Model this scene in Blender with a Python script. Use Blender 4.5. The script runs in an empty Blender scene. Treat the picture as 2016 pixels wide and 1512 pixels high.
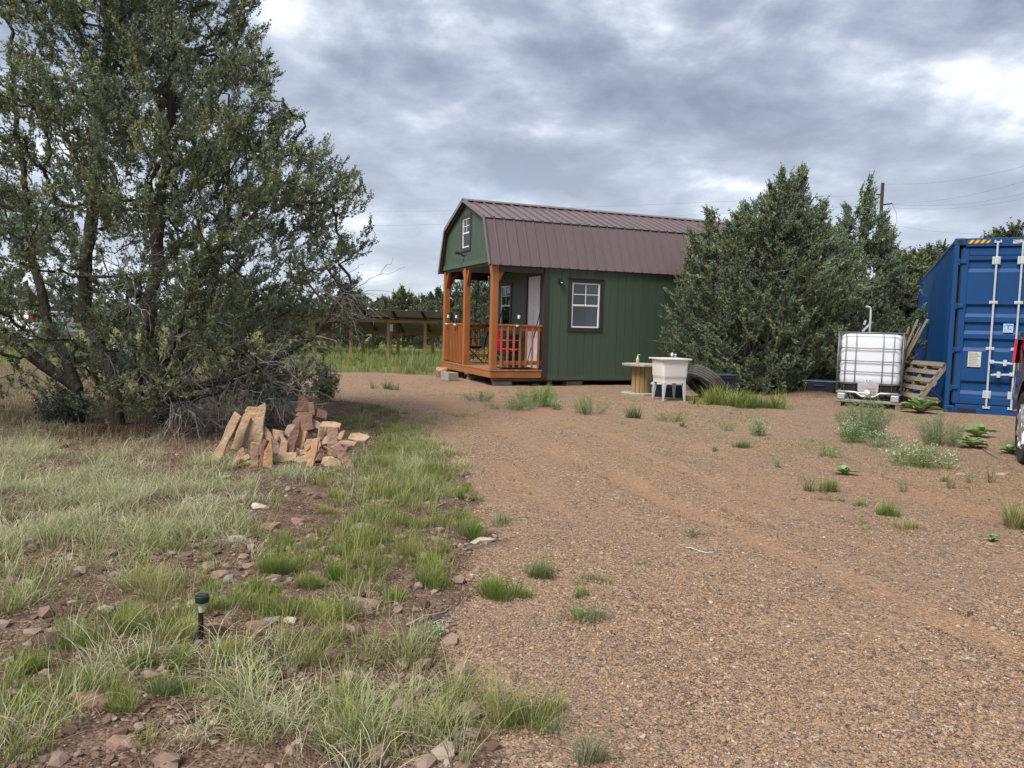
import bpy, bmesh, math, random
import numpy as np
from mathutils import Vector, Matrix, noise as mnoise

scene = bpy.context.scene
COL = scene.collection
R = math.radians

# ------------------------------------------------------------------ camera
EYE = 1.3
F_PX, CX, CY = 1514.0, 1008.0, 756.0
PITCH, ROLL = math.atan(115 / 1514), 0.026
cam_data = bpy.data.cameras.new('camera')
cam = bpy.data.objects.new('camera', cam_data)
COL.objects.link(cam)
cam_data.sensor_width = 36.0
cam_data.lens = F_PX / 2016 * 36.0
cam_data.clip_start = 0.05
cam_data.clip_end = 3000
cam.matrix_world = (Matrix.Translation((0, 0, EYE)) @ Matrix.Rotation(R(90) - PITCH, 4, 'X')
                    @ Matrix.Rotation(ROLL, 4, 'Z'))
scene.camera = cam

# ------------------------------------------------------------------ sky and sun
SUN_AZ, SUN_EL = R(-138), R(54)          # azimuth from +Y towards +X, elevation
SUN_DIR = Vector((math.sin(SUN_AZ) * math.cos(SUN_EL), math.cos(SUN_AZ) * math.cos(SUN_EL), math.sin(SUN_EL)))
world = bpy.data.worlds.new('World')
scene.world = world
world.use_nodes = True


def build_world():
    nt = world.node_tree
    nt.nodes.clear()
    N, L = nt.nodes.new, nt.links.new
    out = N('ShaderNodeOutputWorld'); bg = N('ShaderNodeBackground')
    sky = N('ShaderNodeTexSky'); sky.sky_type = 'NISHITA'; sky.sun_disc = False
    sky.sun_elevation = SUN_EL; sky.sun_rotation = SUN_AZ
    sky.air_density = 1.0; sky.dust_density = 1.5
    tc = N('ShaderNodeTexCoord')
    sep = N('ShaderNodeSeparateXYZ'); L(tc.outputs['Generated'], sep.inputs[0])
    mz = N('ShaderNodeMath'); mz.operation = 'MAXIMUM'; mz.inputs[1].default_value = 0.0
    L(sep.outputs['Z'], mz.inputs[0])
    az = N('ShaderNodeMath'); az.operation = 'ADD'; az.inputs[1].default_value = 0.30; L(mz.outputs[0], az.inputs[0])
    dx = N('ShaderNodeMath'); dx.operation = 'DIVIDE'; L(sep.outputs['X'], dx.inputs[0]); L(az.outputs[0], dx.inputs[1])
    dy = N('ShaderNodeMath'); dy.operation = 'DIVIDE'; L(sep.outputs['Y'], dy.inputs[0]); L(az.outputs[0], dy.inputs[1])
    cmb = N('ShaderNodeCombineXYZ'); L(dx.outputs[0], cmb.inputs[0]); L(dy.outputs[0], cmb.inputs[1])

    def nz(scale, detail, rough, dist, off):
        mp = N('ShaderNodeMapping'); mp.inputs['Location'].default_value = off
        L(cmb.outputs[0], mp.inputs[0])
        n = N('ShaderNodeTexNoise'); n.inputs['Scale'].default_value = scale; n.inputs['Detail'].default_value = detail
        n.inputs['Roughness'].default_value = rough; n.inputs['Distortion'].default_value = dist
        L(mp.outputs[0], n.inputs['Vector'])
        return n
    n1 = nz(1.25, 7, 0.52, 0.2, (1.3, 5.9, 0))      # big banks
    n2 = nz(4.0, 9, 0.56, 0.15, (2.2, 9.4, 0))        # puffs
    mx = N('ShaderNodeMix'); mx.data_type = 'FLOAT'; mx.inputs[0].default_value = 0.44
    L(n1.outputs[0], mx.inputs[2]); L(n2.outputs[0], mx.inputs[3])
    ramp = N('ShaderNodeValToRGB'); L(mx.outputs[0], ramp.inputs[0])
    e = ramp.color_ramp.elements
    e[0].position = 0.40; e[0].color = (0.070, 0.085, 0.118, 1)
    e[1].position = 0.66; e[1].color = (0.62, 0.62, 0.63, 1)
    for p, c in ((0.465, (0.106, 0.124, 0.163, 1)), (0.515, (0.150, 0.170, 0.210, 1)), (0.555, (0.220, 0.240, 0.278, 1)), (0.60, (0.35, 0.365, 0.39, 1))):
        x = e.new(p); x.color = c
    # thin pale veil low over the horizon
    hz = N('ShaderNodeMapRange'); hz.inputs[1].default_value = 0.0; hz.inputs[2].default_value = 0.34
    hz.inputs[3].default_value = 0.5; hz.inputs[4].default_value = 0.0
    L(mz.outputs[0], hz.inputs[0])
    veil = N('ShaderNodeMix'); veil.data_type = 'RGBA'
    L(hz.outputs[0], veil.inputs[0]); L(ramp.outputs[0], veil.inputs[6]); veil.inputs[7].default_value = (0.32, 0.345, 0.385, 1)
    # brighter round the sun behind the cloud
    dot = N('ShaderNodeVectorMath'); dot.operation = 'DOT_PRODUCT'
    L(tc.outputs['Generated'], dot.inputs[0]); dot.inputs[1].default_value = SUN_DIR
    dm = N('ShaderNodeMath'); dm.operation = 'MAXIMUM'; dm.inputs[1].default_value = 0; L(dot.outputs['Value'], dm.inputs[0])
    pw = N('ShaderNodeMath'); pw.operation = 'POWER'; pw.inputs[1].default_value = 5.0; L(dm.outputs[0], pw.inputs[0])
    gl = N('ShaderNodeMath'); gl.operation = 'MULTIPLY_ADD'; gl.inputs[1].default_value = 1.0; gl.inputs[2].default_value = 1.0
    L(pw.outputs[0], gl.inputs[0])
    sc = N('ShaderNodeVectorMath'); sc.operation = 'SCALE'; L(veil.outputs[2], sc.inputs[0]); L(gl.outputs[0], sc.inputs['Scale'])
    # the clear sky seen through the gaps
    s2 = N('ShaderNodeVectorMath'); s2.operation = 'SCALE'; L(sky.outputs[0], s2.inputs[0]); s2.inputs['Scale'].default_value = 0.05
    gap = nz(0.9, 5, 0.5, 0.2, (11.0, 9.0, 0))
    gr = N('ShaderNodeMapRange'); gr.inputs[1].default_value = 0.56; gr.inputs[2].default_value = 0.72
    gr.inputs[3].default_value = 0.95; gr.inputs[4].default_value = 0.45
    L(gap.outputs[0], gr.inputs[0])
    fin = N('ShaderNodeMix'); fin.data_type = 'RGBA'
    L(gr.outputs[0], fin.inputs[0]); L(s2.outputs[0], fin.inputs[6]); L(sc.outputs[0], fin.inputs[7])
    L(fin.outputs[2], bg.inputs[0]); bg.inputs[1].default_value = 1.0
    L(bg.outputs[0], out.inputs[0])


build_world()
sun_data = bpy.data.lights.new('sun', 'SUN')
sun_data.energy = 1.5
sun_data.angle = R(24)
sun_data.color = (1.0, 0.95, 0.87)
sun = bpy.data.objects.new('sun', sun_data)
sun.rotation_euler = (-SUN_DIR).to_track_quat('-Z', 'Y').to_euler()
COL.objects.link(sun)

vs = scene.view_settings
vs.view_transform = 'Standard'; vs.look = 'None'; vs.gamma = 1.0; vs.exposure = 1.68
vs.use_curve_mapping = False
scene.render.engine = 'CYCLES'
cy = scene.cycles
cy.use_denoising = True
cy.max_bounces = 6; cy.diffuse_bounces = 3; cy.glossy_bounces = 3; cy.transmission_bounces = 4; cy.transparent_max_bounces = 6
cy.caustics_reflective = False; cy.caustics_refractive = False
cy.use_adaptive_sampling = True; cy.adaptive_threshold = 0.02


# ------------------------------------------------------------------ picture <-> place (plain perspective of the camera above)
def ray(px, py):
    u = (px - CX) / F_PX; v = -(py - CY) / F_PX
    c, s = math.cos(ROLL), math.sin(ROLL)
    x = u * c - v * s; z = u * s + v * c
    return (x, math.cos(PITCH) + z * math.sin(PITCH), -math.sin(PITCH) + z * math.cos(PITCH))


def G(px, py, z=0.0):
    d = ray(px, py); t = (z - EYE) / d[2]
    return Vector((d[0] * t, d[1] * t, z))


def at(px, py, y):
    d = ray(px, py); t = y / d[1]
    return Vector((d[0] * t, y, EYE + d[2] * t))


def project(x, y, z):
    z = z - EYE
    yy = y * math.cos(PITCH) - z * math.sin(PITCH); zz = y * math.sin(PITCH) + z * math.cos(PITCH)
    c, s = math.cos(ROLL), math.sin(ROLL)
    return CX + F_PX * (x * c + zz * s) / yy, CY - F_PX * (-x * s + zz * c) / yy


# ------------------------------------------------------------------ builders
class MB:
    """collects shapes into one mesh"""
    def __init__(self):
        self.v = []; self.f = []

    def add(self, vs, fs):
        o = len(self.v)
        self.v += [tuple(p) for p in vs]
        self.f += [tuple(i + o for i in q) for q in fs]
        return self

    def box(self, c, s, M=None):
        hx, hy, hz = s[0] / 2, s[1] / 2, s[2] / 2
        vs = [Vector((x, y, z)) for x in (-hx, hx) for y in (-hy, hy) for z in (-hz, hz)]
        if M is not None:
            vs = [M @ p for p in vs]
        c = Vector(c)
        return self.add([p + c for p in vs], [(0, 1, 3, 2), (4, 6, 7, 5), (0, 4, 5, 1), (2, 3, 7, 6), (0, 2, 6, 4), (1, 5, 7, 3)])

    def span(self, a, b):
        return self.box([(a[i] + b[i]) / 2 for i in range(3)], [abs(b[i] - a[i]) for i in range(3)])

    def bar(self, a, b, w, h, up=(0, 0, 1)):
        a, b = Vector(a), Vector(b); d = b - a; L = d.length; d.normalize()
        up = Vector(up)
        s = d.cross(up)
        if s.length < 1e-4:
            s = d.cross(Vector((1, 0, 0)))
        s.normalize(); u = s.cross(d)
        M = Matrix((s, d, u)).transposed()
        return self.box((a + b) / 2, (w, L, h), M)

    def tube(self, pts, r, n=8, caps=True):
        pts = [Vector(p) for p in pts]
        if not isinstance(r, (list, tuple)):
            r = [r] * len(pts)
        o = len(self.v); k = len(pts); ref = None
        for i, p in enumerate(pts):
            d = (pts[min(i + 1, k - 1)] - pts[max(i - 1, 0)]).normalized()
            if ref is None:
                ref = d.cross(Vector((0, 0, 1)))
                if ref.length < 1e-3:
                    ref = d.cross(Vector((1, 0, 0)))
            ref = (ref - d * ref.dot(d)).normalized(); b = d.cross(ref)
            for j in range(n):
                a = 2 * math.pi * j / n
                self.v.append(tuple(p + (ref * math.cos(a) + b * math.sin(a)) * r[i]))
        for i in range(k - 1):
            for j in range(n):
                j2 = (j + 1) % n
                self.f.append((o + i * n + j, o + i * n + j2, o + (i + 1) * n + j2, o + (i + 1) * n + j))
        if caps:
            self.f.append(tuple(o + j for j in range(n))[::-1])
            self.f.append(tuple(o + (k - 1) * n + j for j in range(n)))
        return self

    def lathe(self, prof, n=20, c=(0, 0, 0), M=None):
        """prof: list of (radius, height)"""
        o = len(self.v); c = Vector(c)
        for r_, z in prof:
            for j in range(n):
                a = 2 * math.pi * j / n
                p = Vector((r_ * math.cos(a), r_ * math.sin(a), z))
                self.v.append(tuple(c + (M @ p if M is not None else p)))
        for i in range(len(prof) - 1):
            for j in range(n):
                j2 = (j + 1) % n
                self.f.append((o + i * n + j, o + i * n + j2, o + (i + 1) * n + j2, o + (i + 1) * n + j))
        self.f.append(tuple(o + j for j in range(n))[::-1])
        self.f.append(tuple(o + (len(prof) - 1) * n + j for j in range(n)))
        return self

    def prism(self, poly, t0, t1, fn):
        """poly of (u, w); fn(u, w, t) -> point"""
        n = len(poly)
        vs = [fn(u, w, t0) for u, w in poly] + [fn(u, w, t1) for u, w in poly]
        fs = [tuple(range(n))[::-1], tuple(range(n, 2 * n))] + [(i, (i + 1) % n, n + (i + 1) % n, n + i) for i in range(n)]
        return self.add(vs, fs)

    def mesh(self, name, mat, smooth=False):
        me = bpy.data.meshes.new(name)
        me.from_pydata(self.v, [], self.f)
        bm = bmesh.new(); bm.from_mesh(me)
        bmesh.ops.recalc_face_normals(bm, faces=bm.faces)
        bm.to_mesh(me); bm.free()
        if mat is not None:
            me.materials.append(mat)
        if smooth:
            me.polygons.foreach_set('use_smooth', [True] * len(me.polygons))
        me.update()
        return me

    def build(self, name, mat, parent=None, smooth=False, bevel=0.0, auto=None):
        return link(name, self.mesh(name, mat, smooth), parent, bevel=bevel, auto=auto)


def link(name, data, parent=None, loc=None, rot=None, bevel=0.0, auto=None):
    o = bpy.data.objects.new(name, data)
    COL.objects.link(o)
    if parent is not None:
        o.parent = parent
    if loc is not None:
        o.location = loc
    if rot is not None:
        o.rotation_euler = rot
    if bevel:
        m = o.modifiers.new('bevel', 'BEVEL'); m.width = bevel; m.segments = 2; m.limit_method = 'ANGLE'; m.angle_limit = R(40)
        m.harden_normals = False
    if auto is not None:
        data.polygons.foreach_set('use_smooth', [True] * len(data.polygons))
        bm = bmesh.new(); bm.from_mesh(data)
        for e_ in bm.edges:
            if len(e_.link_faces) == 2 and e_.calc_face_angle(0) > R(auto):
                e_.smooth = False
        bm.to_mesh(data); bm.free()
    return o


def tag(o, label, cat, group=None, kind=None):
    o['label'] = label; o['category'] = cat
    if group:
        o['group'] = group
    if kind:
        o['kind'] = kind
    return o


def thing(name, label, cat, loc=(0, 0, 0), rotz=0.0, group=None):
    o = link(name, None, loc=loc)
    o.rotation_euler = (0, 0, rotz)
    return tag(o, label, cat, group)


def copy_tree(o, parent=None):
    c = o.copy(); COL.objects.link(c); c.parent = parent
    for ch in list(o.children):
        copy_tree(ch, c)
    return c


def np_mesh(name, V, faces, mat, col=None, smooth=False):
    """V (n,3); faces: list of (m,k) integer arrays"""
    me = bpy.data.meshes.new(name)
    V = np.ascontiguousarray(V, np.float32)
    faces = [f for f in faces if len(f)]
    loops = np.concatenate([f.ravel() for f in faces]).astype(np.int32)
    tot = np.concatenate([np.full(len(f), f.shape[1], np.int32) for f in faces])
    start = np.concatenate([[0], np.cumsum(tot)[:-1]]).astype(np.int32)
    me.vertices.add(len(V)); me.vertices.foreach_set('co', V.ravel())
    me.loops.add(len(loops)); me.loops.foreach_set('vertex_index', loops)
    me.polygons.add(len(tot)); me.polygons.foreach_set('loop_start', start)
    if smooth:
        me.polygons.foreach_set('use_smooth', np.ones(len(tot), bool))
    if col is not None:
        a = me.attributes.new('col', 'FLOAT_COLOR', 'POINT')
        c4 = np.ones((len(V), 4), np.float32); c4[:, :3] = col[:, :3]
        if col.shape[1] == 4:
            c4[:, 3] = col[:, 3]
        a.data.foreach_set('color', c4.ravel())
    me.update(calc_edges=True)
    if mat is not None:
        me.materials.append(mat)
    return me


# ------------------------------------------------------------------ materials
def new_mat(name):
    m = bpy.data.materials.new(name); m.use_nodes = True
    nt = m.node_tree; nt.nodes.clear()
    out = nt.nodes.new('ShaderNodeOutputMaterial'); b = nt.nodes.new('ShaderNodeBsdfPrincipled')
    nt.links.new(b.outputs[0], out.inputs[0])
    return m, nt, b, out


def mat(name, color, rough=0.6, metal=0.0, var=0.12, scale=6.0, bump=0.0, bscale=40.0, stretch=(1, 1, 1), spec=0.5,
        dirt=None, dirt_amt=0.0, dirt_scale=3.0, coat=0.0, objvar=0.0, alpha=None):
    """plain surface: a base colour that drifts with noise, fine relief, optional blotches of dirt, per-object shift"""
    m, nt, b, out = new_mat(name)
    N, L = nt.nodes.new, nt.links.new
    tc = N('ShaderNodeTexCoord'); mp = N('ShaderNodeMapping'); mp.inputs['Scale'].default_value = stretch
    L(tc.outputs['Object'], mp.inputs[0])
    src = mp.outputs[0]
    if objvar:
        oi = N('ShaderNodeObjectInfo'); vm = N('ShaderNodeVectorMath'); vm.operation = 'MULTIPLY_ADD'
        vm.inputs[1].default_value = (37, 53, 71)
        L(oi.outputs['Random'], vm.inputs[0]); L(mp.outputs[0], vm.inputs[2]); src = vm.outputs[0]
    n = N('ShaderNodeTexNoise'); n.inputs['Scale'].default_value = scale; n.inputs['Detail'].default_value = 6
    n.inputs['Roughness'].default_value = 0.62
    L(src, n.inputs['Vector'])
    mr = N('ShaderNodeMapRange'); mr.inputs[1].default_value = 0.25; mr.inputs[2].default_value = 0.75
    mr.inputs[3].default_value = 1 - var; mr.inputs[4].default_value = 1 + var
    L(n.outputs[0], mr.inputs[0])
    hs = N('ShaderNodeHueSaturation'); hs.inputs['Color'].default_value = (*color, 1)
    if objvar:
        ov = N('ShaderNodeMapRange'); ov.inputs[3].default_value = 1 - objvar; ov.inputs[4].default_value = 1 + objvar
        L(oi.outputs['Random'], ov.inputs[0])
        mu = N('ShaderNodeMath'); mu.operation = 'MULTIPLY'; L(mr.outputs[0], mu.inputs[0]); L(ov.outputs[0], mu.inputs[1])
        L(mu.outputs[0], hs.inputs['Value'])
    else:
        L(mr.outputs[0], hs.inputs['Value'])
    colout = hs.outputs[0]
    if dirt is not None:
        n2 = N('ShaderNodeTexNoise'); n2.inputs['Scale'].default_value = dirt_scale; n2.inputs['Detail'].default_value = 8
        n2.inputs['Roughness'].default_value = 0.7
        L(src, n2.inputs['Vector'])
        dr = N('ShaderNodeMapRange'); dr.inputs[1].default_value = 0.45; dr.inputs[2].default_value = 0.75
        dr.inputs[3].default_value = 0; dr.inputs[4].default_value = dirt_amt
        L(n2.outputs[0], dr.inputs[0])
        dm = N('ShaderNodeMix'); dm.data_type = 'RGBA'; L(dr.outputs[0], dm.inputs[0]); L(colout, dm.inputs[6])
        dm.inputs[7].default_value = (*dirt, 1); colout = dm.outputs[2]
    L(colout, b.inputs['Base Color'])
    rr = N('ShaderNodeMapRange'); rr.inputs[3].default_value = max(0.02, rough - 0.08); rr.inputs[4].default_value = min(1, rough + 0.08)
    L(n.outputs[0], rr.inputs[0]); L(rr.outputs[0], b.inputs['Roughness'])
    b.inputs['Metallic'].default_value = metal
    b.inputs['Specular IOR Level'].default_value = spec
    if coat:
        b.inputs['Coat Weight'].default_value = coat; b.inputs['Coat Roughness'].default_value = 0.08
    if bump:
        n3 = N('ShaderNodeTexNoise'); n3.inputs['Scale'].default_value = bscale; n3.inputs['Detail'].default_value = 5
        L(src, n3.inputs['Vector'])
        bp = N('ShaderNodeBump'); bp.inputs['Strength'].default_value = bump; bp.inputs['Distance'].default_value = 0.02
        L(n3.outputs[0], bp.inputs['Height']); L(bp.outputs[0], b.inputs['Normal'])
    return m


def leaf_mat(name, trans=0.3, rough=0.6, spec=0.25, sat=1.0):
    m, nt, b, out = new_mat(name)
    N, L = nt.nodes.new, nt.links.new
    a = N('ShaderNodeAttribute'); a.attribute_name = 'col'
    L(a.outputs['Color'], b.inputs['Base Color'])
    b.inputs['Roughness'].default_value = rough; b.inputs['Specular IOR Level'].default_value = spec
    if trans:
        t = N('ShaderNodeBsdfTranslucent'); L(a.outputs['Color'], t.inputs['Color'])
        mx = N('ShaderNodeMixShader'); mx.inputs[0].default_value = trans
        L(b.outputs[0], mx.inputs[1]); L(t.outputs[0], mx.inputs[2]); L(mx.outputs[0], out.inputs[0])
    return m


def glass_mat(name, tint=(0.9, 0.95, 0.95), refl=1.0):
    m, nt, b, out = new_mat(name)
    nt.nodes.remove(b)
    N, L = nt.nodes.new, nt.links.new
    t = N('ShaderNodeBsdfTransparent'); t.inputs[0].default_value = (*tint, 1)
    g = N('ShaderNodeBsdfGlossy'); g.inputs['Roughness'].default_value = 0.02
    fr = N('ShaderNodeFresnel'); fr.inputs[0].default_value = 1.7
    mu = N('ShaderNodeMath'); mu.operation = 'MULTIPLY'; mu.inputs[1].default_value = refl; L(fr.outputs[0], mu.inputs[0])
    mx = N('ShaderNodeMixShader'); L(mu.outputs[0], mx.inputs[0]); L(t.outputs[0], mx.inputs[1]); L(g.outputs[0], mx.inputs[2])
    L(mx.outputs[0], out.inputs[0])
    return m


M = {}
M['siding'] = mat('siding_green', (0.050, 0.078, 0.049), 0.55, var=0.10, scale=2.0, bump=0.25, bscale=60, stretch=(4, 4, 0.5), objvar=0.05, dirt=(0.10, 0.085, 0.06), dirt_amt=0.12, dirt_scale=1.5)
M['trim'] = mat('trim_dark_brown', (0.030, 0.024, 0.020), 0.55, var=0.15, scale=5, bump=0.2, bscale=50)
M['green_trim'] = mat('trim_green', (0.057, 0.087, 0.054), 0.55, var=0.1, scale=4, bump=0.15)
M['roof'] = mat('roof_metal', (0.120, 0.078, 0.076), 0.32, metal=0.0, var=0.05, scale=1.2, spec=0.8, objvar=0.035, dirt=(0.2, 0.16, 0.13), dirt_amt=0.1, dirt_scale=2)
M['roof_dark'] = mat('roof_closure', (0.03, 0.025, 0.024), 0.7)
M['stain'] = mat('stained_wood', (0.33, 0.112, 0.030), 0.5, var=0.22, scale=5, bump=0.25, bscale=30, stretch=(1, 1, 0.25), objvar=0.08, dirt=(0.12, 0.05, 0.02), dirt_amt=0.25)
M['deck'] = mat('deck_wood', (0.30, 0.13, 0.055), 0.65, var=0.25, scale=4, bump=0.3, objvar=0.1, dirt=(0.25, 0.19, 0.13), dirt_amt=0.5)
M['white_paint'] = mat('white_vinyl', (0.74, 0.75, 0.76), 0.4, var=0.03)
M['door_white'] = mat('door_white', (0.70, 0.72, 0.75), 0.45, var=0.04, dirt=(0.45, 0.44, 0.42), dirt_amt=0.2)
M['interior'] = mat('interior_dark', (0.05, 0.045, 0.04), 0.9)
M['curtain'] = mat('curtain_blue', (0.10, 0.12, 0.19), 0.9, var=0.2)
M['glass'] = glass_mat('window_glass')
M['black'] = mat('black_plastic', (0.014, 0.014, 0.015), 0.45, var=0.2)
M['black_metal'] = mat('black_metal', (0.02, 0.02, 0.022), 0.4, metal=0.3, var=0.2)
M['rubber'] = mat('rubber', (0.022, 0.021, 0.020), 0.8, var=0.3, scale=9, bump=0.3, dirt=(0.12, 0.095, 0.07), dirt_amt=0.45, dirt_scale=4)
M['rubber_old'] = mat('old_rubber', (0.050, 0.046, 0.041), 0.85, var=0.3, scale=9, bump=0.3, dirt=(0.17, 0.13, 0.095), dirt_amt=0.6, dirt_scale=5)
M['concrete'] = mat('concrete_block', (0.30, 0.26, 0.21), 0.9, var=0.2, bump=0.5, bscale=70)
M['old_wood'] = mat('weathered_wood', (0.225, 0.185, 0.140), 0.8, var=0.3, scale=7, bump=0.5, bscale=45, stretch=(1, 1, 0.2), objvar=0.18, dirt=(0.13, 0.10, 0.07), dirt_amt=0.6)
M['spool_wood'] = mat('spool_stave', (0.33, 0.215, 0.105), 0.75, var=0.3, scale=8, bump=0.5, bscale=45, stretch=(1, 1, 0.12), objvar=0.2, dirt=(0.09, 0.065, 0.045), dirt_amt=0.75, dirt_scale=4)
M['spool_top'] = mat('spool_disc', (0.40, 0.39, 0.32), 0.8, var=0.25, scale=7, bump=0.4, dirt=(0.20, 0.21, 0.17), dirt_amt=0.7, dirt_scale=4)
M['sink'] = mat('sink_plastic', (0.74, 0.71, 0.68), 0.35, var=0.03, dirt=(0.55, 0.47, 0.38), dirt_amt=0.18, dirt_scale=3)
M['sink_leg'] = mat('sink_leg', (0.46, 0.49, 0.53), 0.5, var=0.08)
M['steel'] = mat('galvanised', (0.52, 0.53, 0.54), 0.45, metal=0.6, var=0.15, scale=20)
M['cage'] = mat('cage_tube', (0.20, 0.20, 0.21), 0.5, metal=0.5, var=0.2)
M['tank'] = mat('tank_plastic', (0.70, 0.73, 0.77), 0.38, var=0.04, scale=2, spec=0.4)
M['red'] = mat('red_plastic', (0.55, 0.03, 0.025), 0.4)
M['container'] = mat('container_blue', (0.005, 0.052, 0.170), 0.5, var=0.08, scale=1.5, spec=0.3, dirt=(0.02, 0.05, 0.10), dirt_amt=0.3, dirt_scale=1.2, bump=0.05, bscale=3)
M['container_dark'] = mat('container_shadow_gap', (0.008, 0.010, 0.018), 0.8)
M['rod'] = mat('lock_rod_grey', (0.50, 0.54, 0.57), 0.45, metal=0.2, var=0.08)
M['yellow'] = mat('warning_yellow', (0.75, 0.42, 0.02), 0.5)
M['plate'] = mat('label_plate', (0.50, 0.49, 0.46), 0.5, var=0.15, scale=15)
M['ink'] = mat('print_ink', (0.06, 0.06, 0.065), 0.7)
M['sticker_blue'] = mat('sticker_blue', (0.05, 0.20, 0.50), 0.5)
M['sticker_pale'] = mat('sticker_pale', (0.65, 0.75, 0.85), 0.5)
M['pvc'] = mat('grey_pipe', (0.45, 0.47, 0.49), 0.5)
M['maroon'] = mat('maroon_paint', (0.060, 0.008, 0.014), 0.25, var=0.1, coat=0.8, spec=0.5)
M['white_car'] = mat('white_car_paint', (0.75, 0.77, 0.8), 0.3, var=0.02, coat=0.5)
M['chrome'] = mat('alloy', (0.66, 0.66, 0.67), 0.25, metal=0.9, var=0.05)
M['car_glass'] = mat('car_glass', (0.01, 0.012, 0.014), 0.06, spec=0.6)
M['tail_red'] = mat('tail_lamp_red', (0.35, 0.01, 0.015), 0.15, coat=1.0)
M['panel_back'] = mat('panel_backsheet', (0.34, 0.33, 0.43), 0.5, var=0.05)
M['panel_front'] = mat('panel_cells', (0.012, 0.014, 0.03), 0.12, var=0.05)
M['post_wood'] = mat('treated_post', (0.46, 0.245, 0.105), 0.75, var=0.2, scale=5, bump=0.4, stretch=(1, 1, 0.2), objvar=0.1)
M['pole'] = mat('pole_wood', (0.06, 0.030, 0.028), 0.85, var=0.2)
M['wire'] = mat('wire', (0.26, 0.28, 0.31), 0.5)
M['chair_red'] = mat('chair_red_fabric', (0.62, 0.012, 0.05), 0.75, var=0.15)
M['chair_black'] = mat('chair_black_fabric', (0.010, 0.010, 0.011), 0.8, var=0.2)
M['lens'] = mat('lamp_lens', (0.50, 0.48, 0.39), 0.15, var=0.05)
M['lens_white'] = mat('lamp_lens_white', (0.75, 0.76, 0.76), 0.3)
M['lamp_cell'] = mat('lamp_cell', (0.05, 0.06, 0.075), 0.15)
M['dark_green'] = mat('lamp_dark_green', (0.010, 0.026, 0.022), 0.35)
M['jug'] = mat('blue_jug', (0.012, 0.055, 0.18), 0.15, var=0.15, coat=0.5)
M['jug_label'] = mat('jug_label', (0.06, 0.25, 0.38), 0.4)
M['bin_blue'] = mat('bin_greyblue', (0.045, 0.07, 0.10), 0.45, var=0.15)
M['bin_dark'] = mat('bin_navy', (0.010, 0.013, 0.028), 0.5, var=0.2)
M['bin_green'] = mat('box_dark_green', (0.010, 0.035, 0.022), 0.5, var=0.2)
M['soap'] = mat('soap_bottle', (0.42, 0.41, 0.20), 0.2, var=0.1)
M['yellow_cloth'] = mat('yellow_cloth', (0.70, 0.36, 0.02), 0.7)
M['bark'] = mat('bark', (0.062, 0.049, 0.040), 0.95, var=0.45, scale=10, bump=1.0, bscale=26, stretch=(1.6, 1.6, 0.10), spec=0.1, dirt=(0.17, 0.145, 0.125), dirt_amt=0.7, dirt_scale=9)
M['dead_wood'] = mat('dead_twigs', (0.28, 0.26, 0.24), 0.9, var=0.3, scale=5, spec=0.1)
M['leaf'] = leaf_mat('juniper_foliage', 0.28)
M['grass'] = leaf_mat('grass_blades', 0.35, 0.65, 0.15)
M['plant'] = leaf_mat('plant_leaves', 0.25, 0.6, 0.2)
# ================================================================== ground
def _hash(ix, iy, s):
    h = (ix * 374761393 + iy * 668265263 + s * 1274126177) & 0xFFFFFFFF
    h = ((h ^ (h >> 13)) * 1274126177) & 0xFFFFFFFF
    return ((h ^ (h >> 16)) & 0xFFFF) / 65535.0


def vnoise(x, y, s=0):
    x = np.asarray(x, np.float64); y = np.asarray(y, np.float64)
    ix = np.floor(x).astype(np.int64); iy = np.floor(y).astype(np.int64)
    fx = x - ix; fy = y - iy
    fx = fx * fx * (3 - 2 * fx); fy = fy * fy * (3 - 2 * fy)
    a = _hash(ix, iy, s); b = _hash(ix + 1, iy, s); c = _hash(ix, iy + 1, s); d = _hash(ix + 1, iy + 1, s)
    return (a * (1 - fx) + b * fx) * (1 - fy) + (c * (1 - fx) + d * fx) * fy


def fbm(x, y, s=0, o=4):
    t = 0; a = 0.5; n = 0
    for i in range(o):
        t = t + a * vnoise(x * 2 ** i, y * 2 ** i, s + i * 17); n += a; a *= 0.5
    return t / n


XB_Y = [0, 2.18, 2.58, 2.89, 3.42, 4.1, 4.6, 6.06, 7.0, 7.76, 8.7, 11.87, 13.98, 17.3, 19.2, 30]
XB_X = [0.35, 0.11, -0.06, -0.22, -0.29, -0.26, -0.16, -0.36, -0.45, -0.62, -1.25, -2.05, -4.6, -6.5, -7.5, -9]


def smooth(a, b, v):
    t = np.clip((v - a) / (b - a), 0, 1)
    return t * t * (3 - 2 * t)


def drive_mask(x, y):
    w = (fbm(x * 2.2, y * 2.2, 3) - 0.5) * 0.55
    e = x - np.interp(y, XB_Y, XB_X) + w
    m = smooth(-0.10, 0.14, e)
    far = np.where(x < -1.2, 19.6, 26.0) + (fbm(x * 0.8, y * 0.8, 9) - 0.5) * 1.5
    return m * (1 - smooth(-0.3, 0.3, y - far))


def gz(x, y):
    x = np.asarray(x, np.float64); y = np.asarray(y, np.float64)
    dm = drive_mask(x, y)
    z = (fbm(x * 0.5, y * 0.5, 21) - 0.5) * 0.05 + (1 - dm) * ((fbm(x * 2.6, y * 2.6, 31) - 0.45) * 0.07 + (vnoise(x * 9, y * 9, 5) - 0.5) * 0.018)
    z = z + dm * (vnoise(x * 5, y * 5, 6) - 0.5) * 0.010
    z = z + 0.13 * np.exp(-(((x - 6.1) / 0.8) ** 2 + ((y - 15.4) / 0.7) ** 2))
    # shallow wheel ruts in the drive
    z = z - 0.016 * track_mask(x, y)
    return z * (1 - 0.85 * smooth(22, 60, y))


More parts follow.
